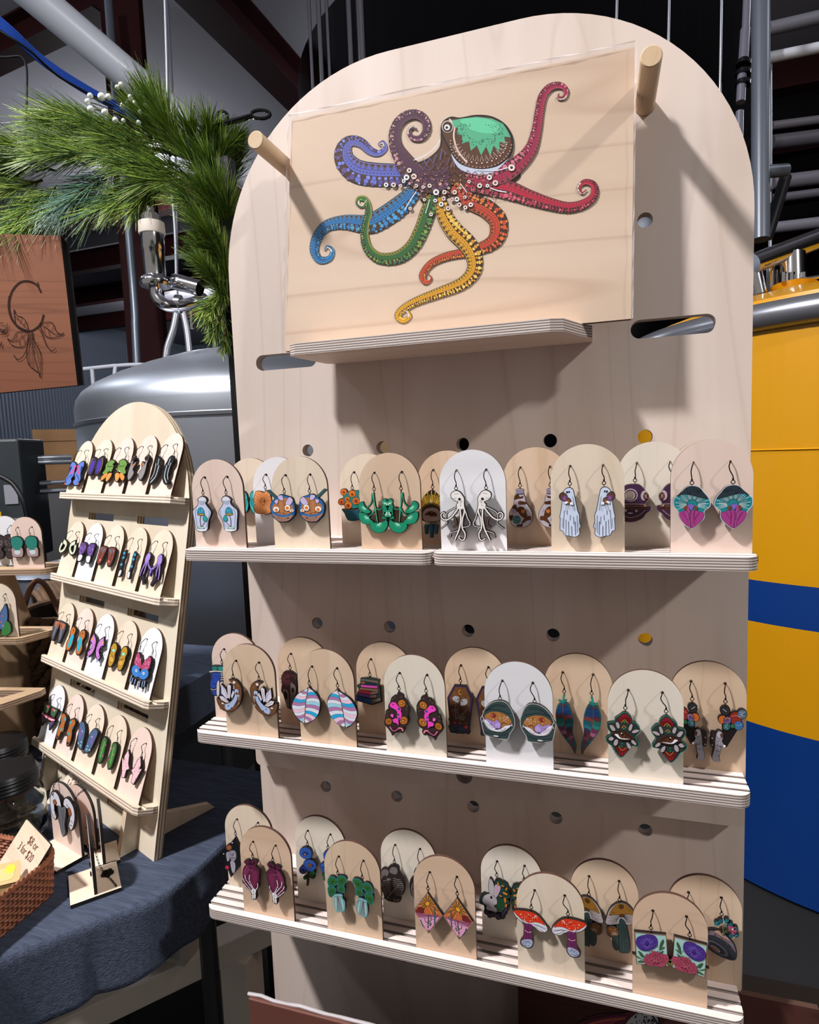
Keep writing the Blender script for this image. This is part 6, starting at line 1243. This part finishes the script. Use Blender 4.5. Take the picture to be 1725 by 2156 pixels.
# domed tank, left
def tank_r(C, u, v=950):
    d = ray(u, v); d = Vector((d.x, d.y)).normalized(); r = Vector((C.x - CAM.x, C.y - CAM.y)); return abs(d.x * r.y - d.y * r.x)
def cyl_z(u, v, C, R):
    d = ray(u, v); ox, oy = CAM.x - C.x, CAM.y - C.y; a = d.x ** 2 + d.y ** 2; b = 2 * (ox * d.x + oy * d.y); c = ox * ox + oy * oy - R * R; q = b * b - 4 * a * c
    t = (-b - sqrt(max(q, 0))) / (2 * a); return CAM.z + d.z * t
CT = at(590, 950, 2.55); RT = tank_r(CT, 163); zs = cyl_z(365, 873, CT, RT)
tk = empty('domed_tank', (CT.x, CT.y, -1.27)); tag(tk, 'large dull stainless tank with a domed top behind the leaning stand', 'tank')
H0 = zs + 1.27
M_tank = mat('tank_steel', '#b8bec8', .42, 1.0, bump=.35, bscale=5)
mb = MB(); mb.lathe([(0, .12), (RT * .9, .16), (RT, .24), (RT, H0 - .006)], 96); mb.build('tank_wall', [M_tank], tk, True)
mb = MB(); mb.lathe([(RT, H0 - .006), (RT + .006, H0 - .004), (RT + .007, H0 + .006), (RT, H0 + .009)], 96); mb.build('weld_seam', [M_st], tk, True)
mb = MB(); pr_ = [(RT, H0 + .009)]
for r, z in ((1.0, .055), (.992, .085), (.965, .115), (.91, .145), (.82, .178), (.70, .213), (.55, .248), (.38, .275), (.2, .29), (0, .296)): pr_.append((RT * r, H0 + z))
mb.lathe(pr_, 96); mb.build('tank_dome', [M_tank], tk, True)
mb = MB(); mb.lathe([(.16, H0 + .29), (.17, H0 + .33), (.15, H0 + .35), (0, H0 + .36)], 40); mb.build('manway_cover', [M_st], tk, True)
for a in range(3):
    mb = MB(); q = a * 2.094 + .4; mb.tube([(RT * .8 * cos(q), RT * .8 * sin(q), 0), (RT * .8 * cos(q), RT * .8 * sin(q), .17)], .05, 14); mb.build('tank_leg', [M_st], tk, True)
# tall dark tank behind the board
C2 = at(1105, 950, 6.2); R2 = tank_r(C2, 668)
mb = MB(); mb.lathe([(0, 0), (R2, 0), (R2, 4.6), (0, 4.6)], 96, center=(0, 0, 0)); o = mb.build('tall_tank', [M_std], None, False)
for p in o.data.polygons: p.use_smooth = len(p.vertices) == 4 and abs(p.normal.z) < .5
o.location = (C2.x, C2.y, -1.27); tag(o, 'tall dark stainless fermenter rising behind the big display board', 'tank')
for u, r in ((655, .011), (675, .015), (692, .011), (738, .017), (762, .028)):
    a_ = at(u, 100, 3.9); pipe([(a_.x, a_.y, -.2), (a_.x, a_.y, 3.9)], r, M_chr if r > .009 else M_st, {655: 'leftmost', 675: 'second', 692: 'third', 738: 'fourth', 762: 'thickest, rightmost'}[u] + ' of the five bright upright pipes left of the tall dark tank', name='upright_pipe', group='upright pipes by the tall tank')
# yellow and blue tank, right
CY = at(1815, 950, 2.05); RY = tank_r(CY, 1335)
zt_ = cyl_z(1640, 690, CY, RY); za = cyl_z(1640, 1228, CY, RY); zb_ = cyl_z(1640, 1318, CY, RY); zc = cyl_z(1640, 1538, CY, RY); zsm = cyl_z(1640, 947, CY, RY)
M_yel = mat('yellow_enamel', '#cf920a', .32, coat=.3, bump=.05, bscale=3); M_blu = mat('blue_enamel', '#04347a', .38, coat=.2, bump=.05, bscale=3)
yt = empty('banded_tank', (CY.x, CY.y, -1.27)); tag(yt, 'yellow tank with blue bands standing right of the big display board', 'tank'); B_ = 1.27
def band(z0, z1, m, name, e=0.0):
    mb = MB(); mb.lathe([(RY + e, z0 + B_), (RY + e, z1 + B_)], 128); mb.build(name, [m], yt, True)
band(zsm + .003, zt_, M_yel, 'yellow_band'); band(za, zsm - .003, M_yel, 'yellow_band'); band(zb_, za, M_blu, 'blue_band'); band(zc, zb_, M_yel, 'yellow_band'); zd = cyl_z(1640, 1885, CY, RY); band(zd, zc, M_blu, 'blue_band')
mb = MB(); mb.lathe([(RY * .2, zd - .24 + B_), (RY - .03, zd - .03 + B_), (RY, zd + B_)], 128); mb.build('bottom_cone', [M_blu], yt, True)
for a in range(4):
    mb = MB(); q = a * 1.5708 + .5; mb.tube([(RY * .75 * cos(q), RY * .75 * sin(q), 0), (RY * .75 * cos(q), RY * .75 * sin(q), zd - .06 + B_)], .045, 14); mb.build('tank_leg', [mat('dark_leg', '#17181c', .5)], yt, True)
mb = MB(); mb.lathe([(RY, zsm - .003 + B_), (RY + .004, zsm + B_), (RY, zsm + .003 + B_)], 128); mb.build('weld_seam', [M_yel], yt, True)
mb = MB(); mb.lathe([(RY, zt_ + B_), (RY - .01, zt_ + B_ + .012), (RY - .03, zt_ + B_ + .018)], 128); mb.build('shoulder', [mat('black_gap', '#14110c', .7)], yt, True)
zr = cyl_z(1640, 662, CY, RY)
mb = MB(); mb.tube([((RY + .0) * cos(t * pi / 48), (RY + .0) * sin(t * pi / 48), zr + B_) for t in range(96)], .036, 16, closed=True); mb.build('ring_pipe', [mat('ring_steel', '#8a8c94', .3, .7)], yt, True)
mb = MB(); zz = zr + B_; mb.lathe([(RY - .03, zz), (RY * .93, zz + .055), (RY * .75, zz + .10), (RY * .5, zz + .135), (RY * .25, zz + .15), (0, zz + .152)], 96); mb.build('tank_dome', [M_yel], yt, True)
# chrome manifold over it
Cm = at(1668, 560, 1.9); mm = empty('chrome_manifold', tuple(Cm)); tag(mm, 'polished chrome tee manifold above the yellow tank', 'pipe')
k_ = 2.0 / F
def rel(u, v, d=2.0): return tuple(Vector(at(u, v, d)) - Cm)
mb = MB(); mb.tube([rel(1585, 556, 1.98), rel(1900, 436, 2.06)], 21 * k_, 28); mb.build('cross_pipe', [M_chr], mm, True)
mb = MB(); mb.tube([rel(1669, 535), rel(1671, 603)], 24 * k_, 28); mb.build('down_pipe', [M_chr], mm, True)
mb = MB(); mb.tube([rel(1671, 602), rel(1671, 622)], [44 * k_, 30 * k_], 28); mb.build('flange', [M_yel], mm, True)
for u in (1650, 1667, 1692):
    mb = MB(); c = Vector(rel(u, 594, 1.96)); mb.tube([tuple(c), tuple(c + Vector((0, 0, .03)))], .009, 6); mb.build('clamp_bolt', [M_chr], mm)
mb = MB(); mb.tube([rel(1680, 590, 1.95), rel(1730, 582, 1.95)], .006, 10); mb.build('clamp_handle', [M_chr], mm, True)
mb = MB(); mb.tube([rel(1590, 575), rel(1600, 620)], 15 * k_, 16); mb.tube([rel(1624, 560, 2.05), rel(1624, 625, 2.05)], 9 * k_, 16); mb.tube([rel(1634, 570, 2.1), rel(1637, 620, 2.1)], 6 * k_, 12); mb.build('small_tubes', [M_chr], mm, True)
# grey pipes at the upper right
pipe([at(1602, -40, 2.6), at(1602, 505, 2.6)], .036, M_gp, 'thick grey upright pipe right of the big display board', name='grey_pipe')
pipe([at(1617, 122, 2.7), at(1960, 52, 2.7)], .022, M_wp, 'white pipe branching right from the grey upright, below the top edge', name='white_pipe')
pipe([at(1617, 62, 3.1), at(1960, -18, 3.1)], .032, mat('lav_pipe', '#70707a', .4), 'grey horizontal pipe nearest the top right corner', name='grey_pipe')
pipe([at(1622, 135, 2.72), at(1622, 520, 2.72)], .008, M_st, 'slim steel tube just right of the thick grey upright', name='steel_tube')
pipe([at(1612, 362, 2.6), at(1656, 358, 2.62)], .026, M_gp, 'short grey stub pipe sticking out of the grey upright', name='grey_pipe')
pipe([at(1655, 372, 2.7), at(1616, 500, 2.7)], .024, mat('dark_pipe', '#2c2e34', .35, .5), 'dark slanting pipe under the grey stub', name='dark_pipe')
for i, (v0, v1, r, c) in enumerate(((265, 248, .03, '#6c6870'), (300, 285, .05, '#5c5862'), (385, 372, .05, '#7a7682'), (418, 402, .03, '#6a6672'), (480, 468, .04, '#8a8894'))):
    pipe([at(1625, v0, 4.6), at(2000, v1 - 32, 4.6)], r, mat('far_pipe%d' % i, c, .5), ['first', 'second', 'third', 'fourth', 'lowest'][i] + ' far grey pipe right of the upright, counted downward', name='far_pipe', group='far grey pipes')
tb2 = empty('sight_tube', tuple(at(1572, 150, 2.3))); tag(tb2, 'clamped sanitary tube just left of the thick grey upright', 'pipe')
def r2_(u, v, d=2.3): return tuple(Vector(at(u, v, d)) - Vector(tb2.location))
for a, b, r in (((1570, 62), (1566, 125), 10), ((1563, 155), (1560, 215), 9), ((1558, 235), (1556, 330), 8)  , ((1571, 61), (1590, -420), 8)):
    mb = MB(); mb.tube([r2_(*a), r2_(*b)], r * 2.3 / F, 16); mb.build('tube_section', [mat('milky_tube', '#6a6a78', .25, .3)], tb2, True)
for v in (130, 150, 172):
    mb = MB(); mb.tube([r2_(1569 - v * .02, v), r2_(1568 - v * .02, v + 8)], 15 * 2.3 / F, 16); mb.build('tube_clamp', [M_std], tb2, True)
for i in range(3):
    pipe([at(1300 + i * 110, -20, 2.6), at(1290 + i * 112, 330, 2.65)], .006, M_st, ['left', 'middle', 'right'][i] + ' of three thin steel rods against the tall dark tank above the board', name='thin_rod', group='rods by the tall tank', n=10)
# far left equipment
M_cb = mat('cardboard', '#80603e', .85, var=.1); M_cbd = mat('cardboard_dark', '#4c3422', .85)
def cbox(u0, v0, v1, d, w, dep, label, yawz=.35):
    b = at(u0, v1, d); t = at(u0, v0, d); h = t.z - b.z; e = empty('cardboard_box', (b.x, b.y, b.z)); e.rotation_euler = (0, 0, yawz); tag(e, label, 'box', 'cardboard boxes')
    mb = MB(); mb.box((0, 0, 0), (w, dep, h)); mb.build('carton', [M_cb], e); mb = MB(); mb.box((0, -.004, h - .06), (w, 0, h)); mb.build('flap', [M_cb], e); mb = MB(); mb.box((w * .02, -.0052, h * .05), (w * .98, -.0042, h * .09)); mb.build('packing_tape', [M_cbd], e); return e, b
e1, b1 = cbox(80, 905, 1035, 3.2, .30, .35, 'tall brown cardboard box standing behind the leaning stand, beside the domed tank', .75)
mb = MB(); mb.box((b1.x - .10, b1.y - .10, -1.27), (b1.x + .42, b1.y + .62, b1.z - .002)); o = mb.build('steel_workbench', [M_st], bevel=.01); tag(o, 'steel workbench under the cardboard box', 'bench')
cp = at(18, 990, 2.6); cc = empty('control_cabinet', (cp.x, cp.y, cp.z)); tag(cc, 'dark grey control cabinet with a glowing screen at the left edge', 'cabinet'); cc.rotation_euler = (0, 0, .45)
mb = MB(); mb.box((-.22, -.05, -.38), (.07, .2, .13)); mb.build('cabinet_body', [mat('cabinet_grey', '#2c3236', .45)], cc, bevel=.012)
ms = mat('screen_glow', '#c8d4e4', .3); b = ms.node_tree.nodes['Principled BSDF']; b.inputs['Emission Color'].default_value = (.75, .85, 1, 1); b.inputs['Emission Strength'].default_value = .9
mb = MB(); mb.box((-.18, -.062, .02), (-.02, -.052, .11)); mb.build('screen', [ms], cc)
mb = MB(); mb.box((-.14, -.056, -.26), (-.02, -.051, -.17)); mb.build('yellow_label', [mat('yellow_label', '#c8a010', .6)], cc)
for zl in (-.28, -.14):
    mb = MB(); mb.box((.0, -.056, zl), (.05, -.051, zl + .08)); mb.build('grey_label', [mat('grey_label', '#8c8c94', .6)], cc)
mb = MB(); mb.box((-.2, 0, -1.27 - cp.z), (.05, .16, -.382)); mb.build('cabinet_base', [mat('cabinet_grey', '#2c3236')], cc)
pipe([at(-5, 1000, 2.4), at(28, 1020, 2.4), at(50, 1060, 2.4), at(62, 1120, 2.45)], .009, mat('black_cable', '#0c0c10'), 'thick black hose curving down from the control cabinet', 'hose', 'black_hose')
for i, (v0, v1) in enumerate(((965, 962), (974, 972), (1020, 1014), (1036, 1032))):
    pipe([at(46, v0, 2.7), at(150, v1, 2.8)], .011, M_st, ['uppermost', 'second', 'third', 'lowest'][i] + ' steel rail beside the cardboard box', 'rail', 'steel_rail', 'steel rails')
kt = at(124, 1200, 2.2); mb = MB(); mb.lathe([(0, 0), (.14, 0), (.15, .02), (.15, .86), (.16, .87), (.14, .88), (0, .91)], 48); o = mb.build('steel_kettle', [M_tank], None, True); o.location = (kt.x, kt.y, -1.27 + .02); tag(o, 'low stainless vessel behind the cards of the tiered stand', 'tank')
gr = empty('guard_rail', tuple(at(196, 778, 3.95))[:2] + (-1.27,)); tag(gr, 'white guard rail standing left of the tank dome', 'rail')
for nm, P in (('top_rail', [at(150, 780, 3.95), at(243, 770, 3.95)]), ('rail_post', [at(194, 778, 3.95), Vector((at(194, 778, 3.95).x, at(194, 778, 3.95).y, -1.27))]), ('bent_rail', spline([tuple(at(240, 812, 3.95)), tuple(at(243, 775, 3.95)), tuple(at(250, 770, 3.95)), tuple(at(300, 768, 3.95)), tuple(at(306, 774, 3.95)), tuple(at(306, 812, 3.95))], False, 6)), ('rail_post', [at(240, 800, 3.95), Vector((at(240, 800, 3.95).x, at(240, 800, 3.95).y, -1.27))])):
    mb = MB(); mb.tube([tuple(Vector(q) - gr.location) for q in P], .013, 12); mb.build(nm, [M_wp], gr, True)
wf = bpy.data.objects.get('wall_back')
for u in (266, 374):
    d_ = ray(u, 742); t_ = (18.5 - CAM.y) / d_.y; a_ = CAM + d_ * t_
    if -13 < a_.x < 11: mb = MB(); mb.box((a_.x - .09, 18.5, a_.z - .3), (a_.x + .09, 18.62, a_.z + .3)); o = mb.build('skylight_strip', [mat('blue_sign', '#1478c8', .4)]); o.parent = wf
# ---------------------------------------------------------------- sign
DSg = 1.12; Pg = at(80, 660, DSg); yg = .42; Xg = Vector((cos(yg), sin(yg), 0)); Ng = Vector((sin(yg), -cos(yg), 0)); FG = Frame(Pg, Xg, Ng, Zu)
sg = empty('wooden_shop_sign', M=FG.mat()); tag(sg, 'reddish wooden sign engraved with a large letter C and leaves, under the garland', 'sign')
W_sg = wood('sapele', '#70442f', '#8a5840', '#48281c', 'X', 9, lines=.35, wscale=6)
cs = [FG.unproj(u, v, .006) for u, v in ((163, 811), (127, 496))]; x0 = cs[0][0] - .42
cl = [(x0, FG.unproj(0, 829, .006)[1] - .02), (cs[0][0], cs[0][1]), (cs[1][0], cs[1][1]), (x0, cs[1][1] + .01)]
mb = MB(); mb.poly([cl], -.006, .006, 0, 1); mb.build('sign_panel', [W_sg, mat('sign_edge', '#0c0a0c', .6)], sg)
mb = MB(); mb.poly([[(p[0] + (.006 if i in (1, 2) else 0), p[1] + (0 if i > 1 else .002)) for i, p in enumerate(cl)]], .0065, .012, 0, 0); mb.build('black_backing', [mat('sign_black', '#08080a', .5)], sg)
def xg(x, y): return FG.unproj(x / 5.389, 460 + y / 5.389, .0065)
ug = math.dist(xg(300, 800), xg(310, 800)) / 10; ar = Art(xg, ug, y0=-.0065, step=.00004, ol=7)
ar.ol = 8
S_ = '#2c1712'
for w, pts in ((22, '465 840 430 770 380 730 310 710 240 720 180 765 130 840 102 950 105 1050 130 1130 180 1210 240 1260 300 1280 370 1270 430 1230 470 1180 495 1090'), (16, '440 770 425 725'), (26, '110 880 100 960 104 1040 122 1110 150 1170'), (8, '325 1275 300 1180 250 1120 190 1100 160 1030 165 1110 180 1190 240 1240 325 1275'), (6, '170 1110 240 1180 320 1270'), (5, '190 1150 215 1130'), (5, '230 1190 250 1130'), (5, '265 1230 290 1170'),
 (8, '330 1280 200 1290 150 1370 120 1385 85 1360 130 1430 200 1460 270 1450 310 1380 330 1290'), (6, '120 1395 200 1390 260 1340 325 1290'), (5, '180 1390 200 1320'), (5, '240 1350 250 1300'), (5, '220 1380 230 1450'), (5, '270 1340 280 1420'),
 (8, '450 1190 540 1175 600 1190 640 1280 690 1310 725 1300 690 1330 600 1355 540 1345 480 1280 450 1190'), (6, '460 1200 540 1250 620 1310 700 1320'), (5, '520 1235 550 1185'), (5, '580 1285 610 1220'), (5, '550 1260 570 1350'), (5, '500 1220 500 1300'),
 (8, '370 1280 320 1430 305 1540 330 1660 400 1720 440 1750 458 1800 470 1680 468 1560 430 1460 385 1380 370 1280'), (6, '370 1290 375 1450 400 1600 455 1790'), (5, '365 1300 340 1500 345 1660'), (5, '372 1400 380 1700'), (5, '380 1400 430 1550 455 1700'), (5, '376 1360 350 1440'),
 (8, '430 1230 480 1310 520 1420 570 1490 610 1500 630 1470'), (7, '370 1350 400 1410 440 1410'), (9, '330 1300 310 1460 270 1560 210 1600 170 1570 162 1545'), (7, '0 1190 45 1188'), (6, '0 1318 80 1305 86 1190'), (8, '0 1290 12 1250 20 1300 35 1260 45 1290 62 1270 50 1260 48 1300 68 1300 72 1230'), (7, '0 1400 10 1440 25 1400 12 1470')):
    ar.run('L %s %g %s' % (S_, w, pts))
ar.face.build('engraving', PAINT, sg)
# ---------------------------------------------------------------- black arch frame, garland
M_bm = mat('black_metal', '#050507', .4)
a_ = at(493, 760, 1.0); b_ = at(500, 860, 1.0)
Lp = on_y(489.5, 760, .38)
arch_ = empty('garland_arch', (Lp.x + .012, .38, -1.27)); tag(arch_, 'black metal arch frame whose upright stands behind the left edge of the big board', 'frame')
mb = MB(); mb.box((-.012, -.012, 0), (.012, .012, 1.78)); mb.build('arch_upright', [M_bm], arch_)
bar0 = at(-120, 480, 1.2); bar1 = Vector((Lp.x + .012, .38, .50)); mid = at(330, 300, 1.15)
mb = MB(); mb.tube([tuple(Vector(p) - arch_.location) for p in spline([tuple(bar1), tuple(at(470, 400, 1.12)), tuple(at(400, 330, 1.14)), tuple(at(250, 310, 1.16)), tuple(at(60, 350, 1.16)), tuple(bar0)], False, 8)], .007, 8); mb.build('arch_top_bar', [M_bm], arch_, True)
gl = empty('pine_garland', tuple(at(300, 330, 1.12))); tag(gl, 'thick garland of long green pine needles wound over the black arch', 'garland')
rg = random.Random(21); GREENS = ['#668030', '#76903c', '#546e2e', '#3c5a30', '#869a46', '#344e32', '#5c7434', '#9aa85a']; GREY = ['#4a6858', '#5c7c6c', '#38564a', '#6a8a7c', '#304c3c']
def sprig(u0, v0, u1, v1, d, L=80, n=230, grey=0.0, sp=34):
    a = Vector(at(u0, v0, d + .03)) - gl.location; b = Vector(at(u1, v1, d - .02)) - gl.location; t = (b - a).normalized(); le = (b - a).length
    mb = MB(); mb.tube([tuple(a), tuple((a + b) / 2 + Vector((0, 0, .003))), tuple(b)], .0022, 5, col=hexc('#4a3018'))
    s1 = t.orthogonal().normalized(); s2 = t.cross(s1)
    for i in range(n):
        f = rg.random() ** .8; p = a + t * le * f; an = rg.uniform(0, 2 * pi); tilt = radians(rg.gauss(sp, 9)) * (1 - .45 * f)
        d_ = t * cos(tilt) + (s1 * cos(an) + s2 * sin(an)) * sin(tilt); ln = L * (d / F) * rg.uniform(.75, 1.15); bend = Vector((0, 0, -1)) * ln * rg.uniform(0, .10)
        c = hexc(rg.choice(GREY if rg.random() < grey else GREENS)); k = rg.uniform(.9, 1.6); c = (c[0] * k, c[1] * k, c[2] * k, 1)
        m_ = p + d_ * ln * .55 + bend * .3; q = p + d_ * ln + bend; w = .00062; o1 = d_.orthogonal().normalized(); o2 = d_.cross(o1)
        vs = []
        for pt, ww in ((p, w), (m_, w * .95), (q, w * .3)):
            for j in range(3): vs.append(tuple(pt + (o1 * cos(j * 2.094) + o2 * sin(j * 2.094)) * ww))
        mb.add(vs, [(0, 1, 4, 3), (1, 2, 5, 4), (2, 0, 3, 5), (3, 4, 7, 6), (4, 5, 8, 7), (5, 3, 6, 8)], 0, c)
    o = mb.build('pine_sprig', PAINT, gl); o['kind'] = 'stuff'
SPR = [(150, 330, 20, 300, 1.16), (120, 360, -30, 330, 1.16), (90, 380, -40, 420, 1.15), (110, 400, 20, 480, 1.14), (90, 400, -20, 520, 1.15), (120, 390, 50, 490, 1.14), (60, 340, -60, 390, 1.16),
 (300, 290, 120, 235, 1.13), (280, 300, 90, 255, 1.13), (300, 310, 100, 290, 1.12), (290, 330, 110, 320, 1.11), (330, 300, 170, 250, 1.13), (270, 320, 80, 330, 1.12),
 (250, 350, 150, 420, 1.12, 85, 170, .9), (230, 360, 120, 440, 1.13, 85, 170, .8), (280, 370, 190, 450, 1.12, 80, 150, .5), (330, 370, 240, 430, 1.11, 70), (350, 370, 280, 440, 1.11, 60), (200, 380, 130, 450, 1.14, 80, 140, .7),
 (360, 330, 300, 240, 1.10, 75), (370, 330, 320, 215, 1.10, 80), (380, 320, 340, 230, 1.10, 80), (400, 340, 350, 260, 1.09, 75), (340, 320, 230, 290, 1.11), (380, 350, 250, 330, 1.10), (400, 370, 280, 350, 1.10), (420, 380, 310, 380, 1.10),
 (420, 350, 400, 270, 1.09, 65), (450, 330, 440, 270, 1.09, 65), (430, 350, 460, 285, 1.12, 60), (440, 340, 490, 300, 1.10, 60), (460, 350, 500, 285, 1.10, 42, 120), (440, 400, 470, 320, 1.09, 60), (470, 420, 440, 340, 1.09, 70), (460, 400, 400, 330, 1.10, 70), (490, 390, 500, 320, 1.14, 60),
 (480, 480, 430, 400, 1.07, 75), (480, 500, 460, 400, 1.07, 75), (485, 520, 480, 430, 1.08, 70), (470, 460, 400, 420, 1.08, 75), (480, 540, 420, 470, 1.06, 70), (485, 560, 440, 490, 1.06, 65), (490, 600, 420, 550, 1.06, 55), (488, 580, 430, 520, 1.07, 60), (484, 640, 440, 570, 1.06, 50), (490, 640, 470, 540, 1.08, 60),
 (470, 600, 440, 670, 1.08, 42), (480, 640, 450, 700, 1.08, 42, 150), (486, 660, 470, 730, 1.09, 34, 120), (470, 620, 430, 650, 1.08, 50, 120), (495, 690, 480, 735, 1.1, 30, 90, .5), (490, 560, 470, 620, 1.1, 50)]
for s_ in SPR: sprig(*s_)
bs = empty('berry_sprig', tuple(at(245, 215, 1.09))); tag(bs, 'sprig of small white berries sticking up from the pine garland', 'berries')
M_ber = mat('white_berry', '#d8dcd8', .35); M_twig = mat('twig', '#3c2c24', .8)
for u, v, r in ((190, 202, 6), (214, 204, 8), (229, 204, 6.5), (185, 214, 6), (191, 230, 7), (221, 237, 7), (247, 184, 5), (255, 179, 6), (259, 223, 6), (271, 216, 7), (285, 217, 6), (275, 205, 6), (295, 203, 5.5), (307, 222, 5), (243, 253, 6), (260, 254, 4.5), (295, 236, 5), (292, 258, 5)):
    c = Vector(at(u, v, 1.07)) - bs.location; R_ = r * 1.07 / F; mb = MB(); mb.lathe([(R_ * sin(pi * i / 8), -R_ * cos(pi * i / 8)) for i in range(9)], 12, center=tuple(c)); mb.build('berry', [M_ber], bs, True)
    e_v = Vector(at(290 - (290 - u) * .3, 250 - (250 - v) * .15, 1.09)) - bs.location; mb = MB(); mb.tube([tuple(c), tuple((c + e_v) / 2 + Vector((0, 0, .003))), tuple(e_v)], .0009, 5); mb.build('twig', [M_twig], bs, True)
sc = empty('scissors', tuple(at(505, 252, 1.05))); tag(sc, 'glossy black looped scissors handles poking out above the garland', 'scissors')
M_gb = mat('gloss_black', '#060608', .12, coat=.5)
def lo(u, v, d=1.05): return Vector(at(u, v, d)) - sc.location
for cu_, cv_, rx, rz, d in ((549, 241, 20, 9, 1.05), (468, 246, 12, 11, 1.10)):
    mb = MB(); mb.tube([tuple(lo(cu_ + rx * cos(q * pi / 10), cv_ + rz * sin(q * pi / 10), d)) for q in range(20)], .0028, 8, closed=True); mb.build('handle_loop', [M_gb], sc, True)
mb = MB(); mb.tube([tuple(lo(531, 244)), tuple(lo(505, 252)), tuple(lo(440, 268, 1.08))], [.004, .005, .003], 8); mb.tube([tuple(lo(478, 250, 1.09)), tuple(lo(470, 275, 1.09))], .004, 8); mb.build('blades', [M_gb], sc, True)
